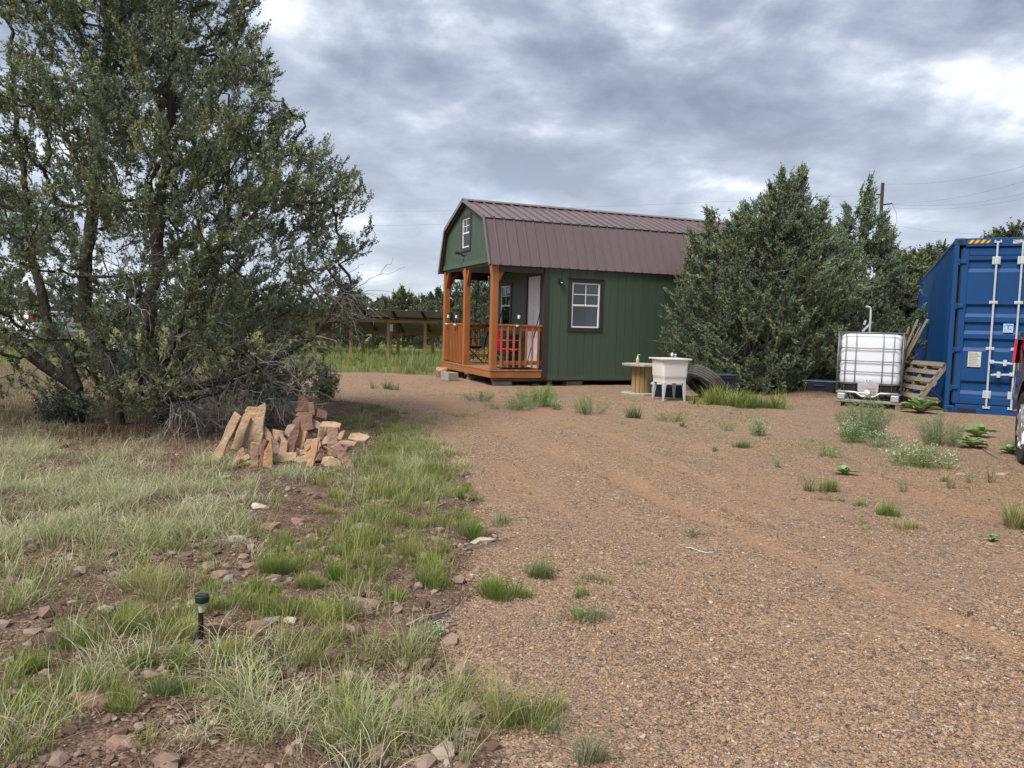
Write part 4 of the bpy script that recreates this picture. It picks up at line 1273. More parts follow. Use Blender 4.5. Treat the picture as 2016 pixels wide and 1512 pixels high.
def build_tyre(name, label, loc, axis, Rr, wd, parent_mat):
    t = thing(name, label, 'tyre')
    z = Vector(axis).normalized(); x = z.cross(Vector((0, 0, 1))).normalized(); y = z.cross(x)
    m = Matrix((x, y, z)).transposed().to_4x4(); m.translation = Vector(loc); t.matrix_world = m
    h = wd / 2
    prof = [(Rr * 0.60, -h * 0.72), (Rr * 0.66, -h * 0.92), (Rr * 0.80, -h * 1.05), (Rr * 0.93, -h * 0.98), (Rr * 0.985, -h * 0.84)]
    # tread with four grooves
    for k in range(5):
        a = -0.84 + k * 0.34; b = a + 0.32
        prof += [(Rr, h * (a + 0.01)), (Rr, h * (b - 0.04))]
        if k < 4:
            prof += [(Rr * 0.972, h * (b - 0.03)), (Rr * 0.972, h * (b + 0.01))]
    prof += [(Rr * 0.985, h * 0.84), (Rr * 0.93, h * 0.98), (Rr * 0.80, h * 1.05), (Rr * 0.66, h * 0.92), (Rr * 0.60, h * 0.72), (Rr * 0.62, h * 0.5), (Rr * 0.90, h * 0.3), (Rr * 0.90, -h * 0.3), (Rr * 0.62, -h * 0.5)]
    mb = MB(); n = 48; vs = []
    for r_, zz in prof:
        for j in range(n):
            a = 2 * math.pi * j / n; vs.append((r_ * math.cos(a), r_ * math.sin(a), zz))
    k = len(prof)
    fs = [(i * n + j, i * n + (j + 1) % n, ((i + 1) % k) * n + (j + 1) % n, ((i + 1) % k) * n + j) for i in range(k) for j in range(n)]
    mb.add(vs, fs).build('tread', parent_mat, t, auto=50)
    return t


tc_ = at(1388, 757, 14.75)
build_tyre('old_tyre', 'worn grey tyre leaning in the weeds beside the white sink', (tc_.x, tc_.y, 0.30), (0.60, 0.30, 0.74), 0.40, 0.27, M['rubber_old'])


def storage_bin(name, label, loc, size, rotz, m_body, m_lid):
    t = thing(name, label, 'storage bin', loc, rotz)
    w, d, h = size
    mb = MB()
    vs = [(sx * w / 2 * k, sy * d / 2 * k, z) for z, k in ((0, 0.86), (h * 0.9, 1.0)) for sx, sy in ((-1, -1), (1, -1), (1, 1), (-1, 1))]
    mb.add(vs, [(0, 1, 2, 3), (4, 5, 6, 7), (0, 1, 5, 4), (1, 2, 6, 5), (2, 3, 7, 6), (3, 0, 4, 7)]).build('body', m_body, t, bevel=0.015)
    MB().box((0, 0, h * 0.95), (w * 1.05, d * 1.06, h * 0.10)).build('lid', m_lid, t, bevel=0.012)
    MB().box((0, -d / 2 * 1.0, h * 0.72), (w * 0.35, 0.03, 0.03)).build('handle', m_body, t, bevel=0.006)
    return t


p = at(1422, 760, 15.4)
storage_bin('storage_bin', 'grey blue plastic bin half hidden under the juniper behind the tyre', (p.x + 0.02, 15.4, 0.16), (0.40, 0.34, 0.28), R(10), M['bin_dark'], M['bin_blue'])
p = at(1430, 762, 15.1)
storage_bin('storage_bin', 'navy bin lying low under the juniper behind the tyre', (p.x + 0.1, 15.55, 0.0), (0.70, 0.40, 0.159), R(-8), M['bin_dark'], M['bin_dark'])
storage_bin('storage_bin', 'black tote with a pale lid under the white sink', (3.02, 14.85, 0.0), (0.62, 0.42, 0.27), R(-12), M['bin_dark'], M['plate'])
p = at(1612, 745, 15.6)
storage_bin('storage_bin', 'navy blue bin in the shade between juniper and white tank', (p.x, 15.6, 0.0), (0.62, 0.45, 0.36), R(-20), M['bin_dark'], M['bin_blue'])


# ================================================================== on and round the porch
def folding_chair(name, label, pos, rotz, fabric):
    t = thing(name, label, 'camp chair', pos, rotz)
    hw, hd, sh = 0.27, 0.22, 0.40
    for sx in (-1, 1):
        MB().tube([(sx * hw, -hd, 0.0), (sx * hw * 0.9, hd, sh + 0.02)], 0.011, 6).tube([(sx * hw, hd, 0.0), (sx * hw * 0.9, -hd, sh + 0.02)], 0.011, 6).build('cross_leg', M['black_metal'], t)
        MB().tube([(sx * hw, hd * 0.9, sh - 0.05), (sx * hw * 1.05, hd * 1.45, 0.88)], 0.011, 6).build('back_post', M['black_metal'], t)
        MB().tube([(sx * hw, -hd, sh), (sx * hw * 1.05, -hd, 0.60)], 0.011, 6).build('front_post', M['black_metal'], t)
        MB().bar((sx * hw * 1.05, -hd - 0.02, 0.605), (sx * hw * 1.05, hd * 1.2, 0.615), 0.06, 0.015).build('armrest', fabric, t, bevel=0.004)
    MB().tube([(-hw, -hd, 0.01), (hw * 0.9, -hd, sh)], 0.010, 6).tube([(hw, -hd, 0.01), (-hw * 0.9, -hd, sh)], 0.010, 6).build('front_cross', M['black_metal'], t)

    def sheet(fn, nu=10, nv=8):
        vs = [fn(i / nu, j / nv) for j in range(nv + 1) for i in range(nu + 1)]
        fs = [(j * (nu + 1) + i, j * (nu + 1) + i + 1, (j + 1) * (nu + 1) + i + 1, (j + 1) * (nu + 1) + i) for j in range(nv) for i in range(nu)]
        return MB().add(vs, fs)
    s = sheet(lambda u, v: ((u - 0.5) * 2 * hw * 0.92, -hd + v * 2 * hd, sh + 0.02 - 0.07 * math.sin(math.pi * u) * (0.5 + 0.5 * math.sin(math.pi * v)))).build('seat', fabric, t, smooth=True)
    s.modifiers.new('thick', 'SOLIDIFY').thickness = 0.008
    b = sheet(lambda u, v: ((u - 0.5) * 2 * hw * 1.02, hd * (0.95 + 0.5 * v) + 0.05 * math.sin(math.pi * u), sh + 0.02 + 0.46 * v)).build('backrest', fabric, t, smooth=True)
    b.modifiers.new('thick', 'SOLIDIFY').thickness = 0.008
    return t


folding_chair('camp_chair', 'red folding camp chair on the porch behind the side railing', house_pt(0.70, 0.95, 0.352), R(62), M['chair_red'])
folding_chair('camp_chair', 'black folding camp chair on the porch by the far railing', house_pt(0.60, 2.85, 0.352), HROT + R(-105), M['chair_black'])
bn = storage_bin('storage_bin', 'tall dark bin against the porch wall behind the red chair', house_pt(1.02, 1.42, 0.352), (0.30, 0.30, 0.75), HROT, M['bin_dark'], M['bin_dark'])


def rail_light(label, pos, tilt):
    t = thing('solar_stake_light', label, 'solar light', pos, HROT, 'solar lights fixed to the porch railing')
    T = Matrix.Rotation(tilt, 3, 'Y')
    MB().lathe([(0.011, -0.26), (0.011, 0.05)], 8, M=T).build('stake', M['black'], t)
    MB().lathe([(0.019, 0.05), (0.026, 0.055), (0.030, 0.13), (0.024, 0.131)], 12, M=T).build('lens', M['lens_white'], t, smooth=False)
    MB().lathe([(0.030, 0.1315), (0.034, 0.133), (0.034, 0.165), (0.028, 0.17)], 12, M=T).build('cap', M['black'], t)
    MB().box(T @ Vector((0, 0, -0.10)) + Vector((-0.03, 0, 0)), (0.012, 0.16, 0.03)).build('clip', M['lens_white'], t)


rail_light('leftmost solar light on the porch front railing', house_pt(-0.035, 3.08, 1.40), R(4))
rail_light('solar light on the porch front railing nearest the middle post', house_pt(-0.035, 2.40, 1.39), R(3))
rail_light('solar light on the side porch railing above the red chair', house_pt(0.60, -0.035, 1.40), R(5))
pole_ = MB().tube([house_pt(0.86, 0.12, 0.355), house_pt(1.05, 0.11, 1.15)], [0.008, 0.012], 8).tube([house_pt(1.05, 0.11, 1.15), house_pt(1.17, 0.10, 1.68)], [0.016, 0.012], 8).build('black_pole', M['black_metal'])
tag(pole_, 'thin black pole leaning inside the porch railing in front of the door', 'pole')
pole2 = MB().tube([house_pt(0.75, 2.45, 0.355), house_pt(1.16, 2.35, 1.75)], [0.008, 0.012], 8).build('black_pole', M['black_metal'])
tag(pole2, 'thin black pole standing behind the near porch post by the black chair', 'pole')
cl = MB()
for i in range(5):
    cl.add([house_pt(0.07, 2.06 + 0.01 * i, 0.92 + 0.02 * i), house_pt(0.09, 2.09 + 0.008 * i, 0.80), house_pt(0.05, 2.10, 0.76), house_pt(0.04, 2.08, 0.88)], [(0, 1, 2, 3)])
tag(cl.build('yellow_cloth', M['yellow_cloth']), 'small yellow cloth hanging by the middle porch post', 'cloth')
mat_ = MB()
vs = [house_pt(0.35 + 0.75 * i / 12, 0.22 + 0.5 * j, 0.356 + 0.018 * abs(math.sin(i * 0.9))) for j in (0, 1) for i in range(13)]
mat_.add(vs, [(i, i + 1, 14 + i, 13 + i) for i in range(12)])
mo = mat_.build('porch_mat', M['chair_black'], smooth=True)
mo.modifiers.new('thick', 'SOLIDIFY').thickness = 0.006
tag(mo, 'dark mat lying on the porch deck under the side railing', 'mat')


# ================================================================== pickup trucks
def pickup(label, loc, rotz, paint, name='pickup_truck'):
    t = thing(name, label, 'pickup truck', loc, rotz)
    hw = 0.95; WB = 3.45; wr = 0.385
    # side outline (x forward, z up), rear axle at 0
    def arch(cx_, r_=0.47, n=12):
        return [(cx_ + r_ * math.cos(a), 0.40 + r_ * math.sin(a)) for a in [math.pi - math.pi * i / n for i in range(n + 1)]]
    low_ = 0.46
    bot = [(-1.08, 0.62), (-1.02, low_)] + [p for p in arch(0.0) if p[1] >= low_ - 0.02] + [p for p in arch(WB) if p[1] >= low_ - 0.02] + [(WB + 0.85, low_), (WB + 0.95, 0.60)]
    top = [(WB + 0.93, 0.92), (WB + 0.80, 1.06), (WB - 0.42, 1.17), (0.85, 1.22), (0.85, 1.38), (-1.05, 1.38), (-1.10, 1.33), (-1.10, 0.9)]
    mb = MB()
    poly = bot + top
    # three slabs give the flanks a shoulder
    n = len(poly)
    zmid = 0.95
    def wdt(z, x):
        k = 1 - 0.05 * max(0, (z - zmid) / 0.45) ** 1.5 - 0.03 * max(0, (0.7 - z) / 0.3)
        e = 1.0 - 0.10 * max(0, (x - WB - 0.4) / 0.55) ** 2 - 0.06 * max(0, (-0.75 - x) / 0.35) ** 2
        return hw * k * e
    L_ = [(x, wdt(z, x), z) for x, z in poly]; Rr_ = [(x, -wdt(z, x), z) for x, z in poly]
    mb.add(L_ + Rr_, [(i, (i + 1) % n, n + (i + 1) % n, n + i) for i in range(n)])
    bmx = bmesh.new()
    body_me = mb.mesh('body', paint)
    bmx.from_mesh(body_me)
    for half in (0, 1):
        bmx.verts.ensure_lookup_table()
        vv = [bmx.verts[half * n + i] for i in range(n)]
        bmx.faces.new(vv)
    bmesh.ops.triangulate(bmx, faces=[f for f in bmx.faces if len(f.verts) > 4])
    bmesh.ops.recalc_face_normals(bmx, faces=bmx.faces)
    bmx.to_mesh(body_me); bmx.free()
    body = link('body', body_me, t, bevel=0.03)
    # cab
    def ring(z, x0, x1, y):
        return [(x0, y, z), (x1, y, z), (x1, -y, z), (x0, -y, z)]
    vs = ring(1.20, 0.86, WB - 0.50, 0.90) + ring(1.86, 1.02, WB - 1.30, 0.74) + ring(1.90, 1.10, WB - 1.42, 0.66)
    fs = [(i * 4 + j, i * 4 + (j + 1) % 4, i * 4 + 4 + (j + 1) % 4, i * 4 + 4 + j) for i in range(2) for j in range(4)] + [(8, 9, 10, 11)]
    cab = MB().add(vs, fs).build('cab', paint, t, bevel=0.03)
    def lerp(a, b, k): return tuple(a[i] + (b[i] - a[i]) * k for i in range(3))
    for s in (1, -1):
        def sp(fx, fz):
            lo = lerp((0.86, s * 0.90, 1.20), (WB - 0.50, s * 0.90, 1.20), fx); hi = lerp((1.02, s * 0.74, 1.86), (WB - 1.30, s * 0.74, 1.86), fx)
            q = lerp(lo, hi, fz); return (q[0], q[1] + s * 0.012, q[2])
        for a, b in ((0.06, 0.46), (0.50, 0.90)):
            MB().add([sp(a, 0.10), sp(b, 0.10), sp(b - 0.02, 0.90), sp(a + 0.02, 0.90)], [(0, 1, 2, 3)]).build('side_window', M['car_glass'], cab)
        MB().box((WB - 0.62, s * 0.99, 1.24), (0.12, 0.18, 0.14)).build('mirror', M['black'], cab, bevel=0.03)
        for x in (1.35, 2.30):
            MB().box((x, s * (hw * 0.985), 1.08), (0.17, 0.03, 0.03)).build('door_handle', paint, body, bevel=0.008)
        tl = MB().add([(-1.115, s * 0.80, 1.02), (-1.115, s * 0.80, 1.30), (-0.96, s * 0.925, 1.30), (-0.93, s * 0.945, 1.02), (-1.10, s * 0.885, 1.02), (-1.10, s * 0.875, 1.30)], [(0, 1, 5, 4), (4, 5, 2, 3), (0, 4, 3), (1, 2, 5)]).build('tail_light', M['tail_red'], body)
        tl.modifiers.new('thick', 'SOLIDIFY').thickness = 0.03
        MB().box((WB + 0.86, s * 0.68, 0.82), (0.12, 0.36, 0.18)).build('headlight', M['lens_white'], body, bevel=0.03)
        for x in (0.0, WB):
            wheel = MB()
            prof = [(0.24, -0.11), (0.30, -0.125), (0.36, -0.12), (wr, -0.09), (wr, 0.09), (0.36, 0.12), (0.30, 0.125), (0.24, 0.11)]
            T = Matrix.Rotation(R(90), 3, 'X')
            w = MB().lathe(prof, 40, (x, s * 0.83, 0.385), T).build('wheel', M['rubber'], t, auto=40)
            rim = MB().lathe([(0.242, s * -0.112), (0.232, s * -0.118), (0.215, s * -0.06), (0.20, s * 0.06)], 40, (x, s * 0.83, 0.385), T)
            rm = rim.build('rim', M['chrome'], w, auto=40)
            sp_ = MB()
            for k in range(7):
                a = 2 * math.pi * k / 7
                d = Vector((math.cos(a), 0, math.sin(a))); c_ = Vector((x, s * 0.935, 0.385))
                sp_.bar(c_ + d * 0.03, c_ + d * 0.232 + Vector((0, s * 0.012, 0)), 0.045, 0.03, up=(0, 1, 0))
            sp_.lathe([(0.05, s * -0.125), (0.06, s * -0.10), (0.06, s * -0.05)], 18, (x, s * 0.83, 0.385), T)
            sp_.build('spokes', M['chrome'], w)
            MB().lathe([(0.20, s * -0.055), (0.19, s * -0.05)], 24, (x, s * 0.83, 0.385), T).build('hub_disc', M['black'], w)
            MB().lathe([(0.45, s * 0.10), (0.46, s * -0.06), (0.44, s * -0.06), (0.43, s * 0.10)], 24, (x, s * 0.80, 0.40), T).build('wheel_arch', M['black'], body)
    MB().add([(WB - 0.485, 0.82, 1.23), (WB - 0.485, -0.82, 1.23), (WB - 1.27, -0.69, 1.83), (WB - 1.27, 0.69, 1.83)], [(0, 1, 2, 3)]).build('windscreen', M['car_glass'], cab)
    MB().add([(0.865, 0.78, 1.40), (0.865, -0.78, 1.40), (0.985, -0.68, 1.80), (0.985, 0.68, 1.80)], [(0, 1, 2, 3)]).build('rear_window', M['car_glass'], cab)
    MB().span((-1.24, -0.88, 0.56), (-1.105, 0.88, 0.74)).build('rear_bumper', M['chrome'], t, bevel=0.03)
    MB().span((WB + 0.90, -0.86, 0.48), (WB + 1.02, 0.86, 0.72)).build('front_bumper', M['black'], t, bevel=0.03)
    MB().box((-1.108, 0, 1.15), (0.03, 1.50, 0.42)).build('tailgate', paint, body, bevel=0.01)
    MB().box((-1.13, 0, 1.24), (0.03, 0.22, 0.06)).build('tailgate_handle', M['black'], body, bevel=0.01)
    MB().span((-0.95, -0.80, 0.30), (WB + 0.6, 0.80, 0.47)).build('chassis', M['black'], t)
    # open bed seen from above: dark liner
    MB().span((-1.00, -0.80, 1.381), (0.80, 0.80, 1.386)).build('bed_cover', M['black'], t)
    return t


pickup('dark maroon pickup truck cut off by the right edge of the picture', (6.205, 7.61, 0.0), R(-115), M['maroon'])
pickup('white pickup truck behind the trunks of the big juniper', (-16.4, 26.0, 0.0), R(168), M['white_car'])
p = at(232, 735, 17.5)
gb = thing('metal_box', 'low dark green box standing behind the big juniper trunks', 'box', (p.x, 17.5, 0.0), R(8))
MB().box((0, 0, 0.26), (0.85, 0.5, 0.52)).build('body', M['bin_green'], gb, bevel=0.02)
MB().box((0, 0, 0.545), (0.90, 0.54, 0.045)).build('lid', M['plate'], gb, bevel=0.01)


# ================================================================== solar array
def build_solar():
    s = thing('solar_array', 'tilted solar panels on wooden posts seen from behind in the field', 'solar array', (0, 0, 0))
    yh, zh, yl, zl = 27.0, 1.74, 30.2, 0.86
    A = Vector((0, yh, zh)); Bv = Vector((0, yl, zl)); D = Bv - A; Ls = D.length; dn = D.normalized(); nrm = Vector((0, -dn.z, dn.y)); nrm = nrm if nrm.z > 0 else -nrm
    f1 = 0.30
    for k in range(7):
        x0 = -9.45 + k * 1.04; x1 = x0 + 1.03
        for (a, b) in ((0.0, f1 - 0.006), (f1 + 0.006, 1.0)):
            def pt(x, f, h): q = A + D * f + nrm * h; return (x, q.y, q.z)
            bs = MB()
            fn = lambda u, w, t: pt(u, w, t)
            pn = bs.prism([(x0 + 0.02, a + 0.008), (x1 - 0.02, a + 0.008), (x1 - 0.02, b - 0.008), (x0 + 0.02, b - 0.008)], 0.0, 0.006, fn).build('solar_panel', M['panel_back'], s)
            MB().prism([(x0 + 0.02, a + 0.008), (x1 - 0.02, a + 0.008), (x1 - 0.02, b - 0.008), (x0 + 0.02, b - 0.008)], 0.0065, 0.009, fn).build('cells', M['panel_front'], pn)
            fr = MB()
            e = 0.014
            for (p0, p1, q0, q1) in ((x0, x0 + 0.045, a, b), (x1 - 0.045, x1, a, b), (x0 + 0.045, x1 - 0.045, a, a + e), (x0 + 0.045, x1 - 0.045, b - e, b)):
                fr.prism([(p0, q0), (p1, q0), (p1, q1), (p0, q1)], -0.03, 0.011, fn)
            fr.build('frame', M['black_metal'], pn)
        MB().box((x0 + 0.5, yh - 0.02, zh + 0.0), (0.07, 0.04, 0.04)).build('clamp', M['steel'], s)
    zb = lambda y: zh + (y - yh) / (yl - yh) * (zl - zh)
    yb, yf = 28.0, 29.75
    MB().span((-9.4, yb - 0.04, zb(yb) - 0.17), (-2.75, yb + 0.04, zb(yb) - 0.07)).build('beam', M['post_wood'], s)
    MB().span((-9.4, yf - 0.04, zb(yf) - 0.15), (-2.5, yf + 0.04, zb(yf) - 0.06)).build('beam', M['post_wood'], s)
    for i, x in enumerate((-8.6, -7.25, -5.9, -4.54, -3.2)):
        MB().span((x - 0.05, yb - 0.05, -0.1), (x + 0.05, yb + 0.05, zb(yb) - 0.1705)).build('post', M['post_wood'], s)
        MB().span((x + 0.05, yf - 0.05, -0.1), (x + 0.15, yf + 0.05, zb(yf) - 0.1505)).build('post', M['post_wood'], s)
        MB().bar((x + 0.11, yb - 0.3, zb(yb - 0.3) - 0.05), (x + 0.11, yf + 0.3, zb(yf + 0.3) - 0.05), 0.05, 0.04).build('rafter', M['post_wood'], s)
    MB().span((-4.48, 27.88, 0.98), (-4.36, 27.945, 1.24)).build('junction_box', M['rod'], s)
    MB().tube([(-4.42, 27.91, 0.98), (-4.42, 27.91, -0.05)], 0.022, 8).build('conduit', M['cage'], s)


build_solar()


# ================================================================== utility pole and wires
def build_pole():
    y = 60.0
    tpt = at(1738, 360, y); b = at(1731, 480, y)
    dirv = (tpt - b).normalized(); base = tpt - dirv * ((tpt.z + 0.5) / dirv.z)
    t = thing('utility_pole', 'dark wooden power pole rising behind the junipers', 'utility pole', (base.x, base.y, -0.5))
    off = tpt - base
    MB().tube([(0, 0, 0), off], [0.17, 0.12], 10).build('pole', M['pole'], t)
    def arm(px0, py0, px1, py1, r_):
        a, c = at(px0, py0, y) - Vector((base.x, base.y, -0.5)), at(px1, py1, y) - Vector((base.x, base.y, -0.5))
        MB().tube([a, c], r_, 6).build('arm', M['pole'], t)
    arm(1725, 383, 1737, 383, 0.06); arm(1736, 403, 1756, 401, 0.06); arm(1734, 443, 1760, 444, 0.035)
    MB().tube([at(1756, 401, y) - Vector((base.x, base.y, -0.5)), at(1765, 420, y) - Vector((base.x, base.y, -0.5)), at(1766, 440, y) - Vector((base.x, base.y, -0.5)), at(1761, 445, y) - Vector((base.x, base.y, -0.5))], 0.018, 5).build('jumper_wire', M['wire'], t)
    # conductors running right and away left
    spec = [((1740, 363), (2100, 305), 'highest wire running right from the power pole'), ((1756, 401), (2100, 330), 'second wire down running right from the power pole'),
            ((1757, 403), (2100, 362), 'third wire down running right from the power pole'), ((1760, 409), (2100, 372), 'lowest of the wires rising right from the power pole'), ((1762, 444), (2100, 446), 'level service wire running right from the power pole')]
    for (a, b2, lab) in spec:
        p0 = at(*a, y); p1 = at(*b2, 44.0)
        pts = [p0.lerp(p1, i / 10) + Vector((0, 0, -0.5 * math.sin(math.pi * i / 10))) for i in range(11)]
        tag(MB().tube(pts, 0.008, 5, caps=False).build('power_line', M['wire']), lab, 'power line', 'power lines')
    for (a, b2, lab) in (((1725, 383), (640, 418), 'upper wire crossing the sky left of the cabin'), ((1728, 404), (640, 446), 'lower wire crossing the sky left of the cabin')):
        p0 = at(*a, y); p1 = at(*b2, 92.0)
        pts = [p0.lerp(p1, i / 20) + Vector((0, 0, -0.3 * math.sin(math.pi * i / 20))) for i in range(21)]
        tag(MB().tube(pts, 0.010, 5, caps=False).build('power_line', M['wire']), lab, 'power line', 'power lines')


build_pole()
# ================================================================== junipers
def bezier(p0, p1, p2, p3, n):
    t = np.linspace(0, 1, n + 1)[1:, None]
    return (1 - t) ** 3 * p0 + 3 * (1 - t) ** 2 * t * p1 + 3 * (1 - t) * t ** 2 * p2 + t ** 3 * p3


def unit(v):
    return v / np.maximum(np.linalg.norm(v, axis=-1, keepdims=True), 1e-9)


def grow(seed, stems, env, ntips, zrange, step=0.13, clump=1.2, gate=0.42, shell=0.45, rtip=0.0055, expo=2.05, keep=None):
    """stems: polylines (list of points); env(z, ang) -> radius about the tree axis. Returns nodes, parents, radii, tips, tip directions"""
    rs = np.random.RandomState(seed)
    pos, par, base_r = [], [], []
    axis = np.array([0.0, 0.0])
    for st in stems:
        st = np.array(st, float); prev = -1
        L = np.linalg.norm(np.diff(st, axis=0), axis=1)
        for i in range(len(st) - 1):
            k = max(1, int(L[i] / step))
            for j in range(k + (1 if i == len(st) - 2 else 0)):
                p = st[i] + (st[i + 1] - st[i]) * j / k + rs.normal(0, 0.014, 3) * (prev >= 0)
                pos.append(p); par.append(prev); prev = len(pos) - 1
    pos = [np.array(p) for p in pos]
    # tips
    tips = []
    guard = 0
    so = rs.uniform(0, 100)
    while len(tips) < ntips and guard < ntips * 60:
        guard += 1
        z = rs.uniform(*zrange); a = rs.uniform(-math.pi, math.pi)
        rm = env(z, a)
        if rm <= 0.05 or rs.uniform() > rm / env.max:
            continue
        rr = rm * rs.uniform() ** shell
        p = np.array([rr * math.cos(a), rr * math.sin(a), z])
        nv = 0.5 + 0.5 * mnoise.noise(Vector(p) * clump + Vector((so, so, so))) + 0.22 * mnoise.noise(Vector(p) * clump * 2.7 + Vector((so, 0, so)))
        if nv < gate + 0.06 * rs.normal():
            continue
        if keep is not None and not keep(p, rs):
            continue
        tips.append(p)
    tips = np.array(tips)
    P = np.array(pos)
    d0 = np.array([np.min(np.linalg.norm(P - t, axis=1)) for t in tips])
    order = np.argsort(d0)
    cap = len(pos) + ntips * 16
    A = np.zeros((cap, 3)); A[:len(pos)] = P; n = len(pos)
    tipdir = []; tipnode = []
    for ti in order:
        t = tips[ti]
        v = A[:n] - t
        dist = np.linalg.norm(v, axis=1)
        rho_n = np.hypot(A[:n, 0], A[:n, 1]); rho_t = math.hypot(t[0], t[1])
        cost = dist + 0.9 * np.maximum(0, v[:, 2] + 0.12 * dist) + 0.35 * np.maximum(0, rho_n - rho_t)
        k = int(np.argmin(cost))
        p0 = A[k]; L = np.linalg.norm(t - p0)
        out = t - p0; out[2] *= 0.35
        out = unit(out + rs.normal(0, 0.22, 3))
        p1 = p0 + out * L * 0.42 + np.array([0, 0, -0.03 * L])
        p2 = t - unit(unit(t - p0) * 0.6 + np.array([0, 0, 0.75]) + rs.normal(0, 0.2, 3)) * L * 0.35
        m = max(2, min(14, int(L / step)))
        pts = bezier(p0, p1, p2, t, m)
        pts[:-1] += rs.normal(0, 0.013, (m, 3))[:-1]
        prev = k
        for q in pts:
            if n >= cap:
                break
            A[n] = q; par.append(prev); prev = n; n += 1
        tipnode.append(prev)
        tipdir.append(unit(pts[-1] - pts[-2]))
    A = A[:n]; par = np.array(par[:n])
    w = np.zeros(n); 
    for tn in tipnode:
        w[tn] += rtip ** expo
    ch = np.bincount(par[par >= 0], minlength=n)
    w[(ch == 0) & (w == 0)] = (rtip * 0.8) ** expo
    for i in range(n - 1, -1, -1):
        if par[i] >= 0:
            w[par[i]] += w[i]
    rad = w ** (1 / expo)
    return A, par, rad, tips[order], np.array(tipdir)


def wood_mesh(name, A, par, rad, material, flare=None, rmin=0.0):
    """tubes along every edge of the skeleton"""
    n = len(A)
    dirs = np.zeros((n, 3))
    has = par >= 0
    dirs[has] = unit(A[has] - A[par[has]])
    for i in np.where(~has)[0]:
        k = np.where(par == i)[0]
        dirs[i] = dirs[k[0]] if len(k) else (0, 0, 1)
    ref = np.tile(np.array([0.31, 0.95, 0.08]), (n, 1))
    u = unit(np.cross(dirs, ref)); v = np.cross(dirs, u)
    VV, FF, off = [], [], 0
    for lo, hi, sides in ((0.0, 0.012, 3), (0.012, 0.035, 5), (0.035, 9, 9)):
        e = np.where(has & (rad > lo) & (rad <= hi) & (rad > rmin))[0]
        if not len(e):
            continue
        p = par[e]
        a = np.arange(sides) * 2 * math.pi / sides
        rp = np.minimum(rad[p], rad[e] * 1.18)
        def ring(idx, r_):
            rr = r_[:, None] * (1 + (0.16 * np.sin(3 * a[None] + idx[:, None] * 0.37) + 0.10 * np.sin(5 * a[None] + idx[:, None] * 0.9)) * (sides > 5))
            return A[idx][:, None, :] + u[idx][:, None, :] * (np.cos(a)[None] * rr)[..., None] + v[idx][:, None, :] * (np.sin(a)[None] * rr)[..., None]
        r0 = ring(p, rp); r1 = ring(e, rad[e])
        V = np.concatenate([r0, r1], 1).reshape(-1, 3)
        m = len(e); b = off + np.arange(m)[:, None] * 2 * sides + np.arange(sides)[None]
        b2 = off + np.arange(m)[:, None] * 2 * sides + (np.arange(sides)[None] + 1) % sides
        FF.append(np.stack([b, b2, b2 + sides, b + sides], -1).reshape(-1, 4)); VV.append(V); off += len(V)
    return np_mesh(name, np.concatenate(VV), FF, material, smooth=True)


def foliage_mesh(name, tips, tdir, seed, S=11, Lf=12, spray=(0.11, 0.25), leaf=(0.030, 0.048), wid=(0.010, 0.015), spread=0.26, pal=None, berries=0.03, height=None):
    rs = np.random.RandomState(seed)
    T = len(tips)
    up = np.array([0, 0, 1.0])
    outw = tips * np.array([1.0, 1.0, 0.0]); outw = outw / np.maximum(np.linalg.norm(outw, axis=1, keepdims=True), 0.3)
    ax = unit(tdir * 0.45 + up * 0.42 + outw * 0.55 + rs.normal(0, 0.30, (T, 3)))
    # sprays along the last part of the twig
    ti = np.repeat(np.arange(T), S); n1 = len(ti)
    back = rs.uniform(0, 1, n1)
    o = tips[ti] - ax[ti] * (back * spread)[:, None] + rs.normal(0, 0.03, (n1, 3)) * (0.25 + 1.2 * back)[:, None]
    sd = unit(ax[ti] * 0.8 + up * 0.3 + rs.normal(0, 0.42, (n1, 3)) * (0.3 + back)[:, None])
    sl = rs.uniform(*spray, n1) * (1.1 - 0.35 * back)
    si = np.repeat(np.arange(n1), Lf); n2 = len(si)
    tt = rs.uniform(0, 1, n2)
    p = o[si] + sd[si] * (sl[si] * tt)[:, None] + rs.normal(0, 0.006, (n2, 3))
    ld = unit(sd[si] * 0.9 + rs.normal(0, 0.62, (n2, 3)))
    ll = rs.uniform(*leaf, n2) * (1.1 - 0.45 * tt)
    ww = rs.uniform(*wid, n2)
    sv = unit(np.cross(ld, rs.normal(0, 1, (n2, 3))))
    V = np.empty((n2, 3, 3), np.float32)
    V[:, 0] = p + sv * (ww * 0.5)[:, None]
    V[:, 1] = p - sv * (ww * 0.5)[:, None]
    V[:, 2] = p + ld * ll[:, None]
    F = np.arange(n2 * 3).reshape(-1, 3)
    if pal is None:
        pal = [(0.138, 0.175, 0.098), (0.180, 0.212, 0.112), (0.242, 0.258, 0.125), (0.160, 0.198, 0.134)]
    pal = np.array(pal)
    ct = pal[rs.randint(0, len(pal), T)] * rs.uniform(0.75, 1.25, (T, 1))
    c = ct[ti][si] * (rs.uniform(0.72, 1.28, (n1, 1)))[si] * rs.uniform(0.8, 1.2, (n2, 1))
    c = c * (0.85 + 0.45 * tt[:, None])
    dead = rs.uniform(0, 1, n1)[si] < 0.05
    c[dead] = np.array([0.13, 0.085, 0.05]) * rs.uniform(0.7, 1.2, (dead.sum(), 1))
    bz = rs.uniform(0, 1, n2) < berries
    c[bz] = np.array([0.26, 0.33, 0.31]) * rs.uniform(0.7, 1.2, (bz.sum(), 1))
    return np_mesh(name, V.reshape(-1, 3), [F], M['leaf'], np.repeat(c, 3, 0))


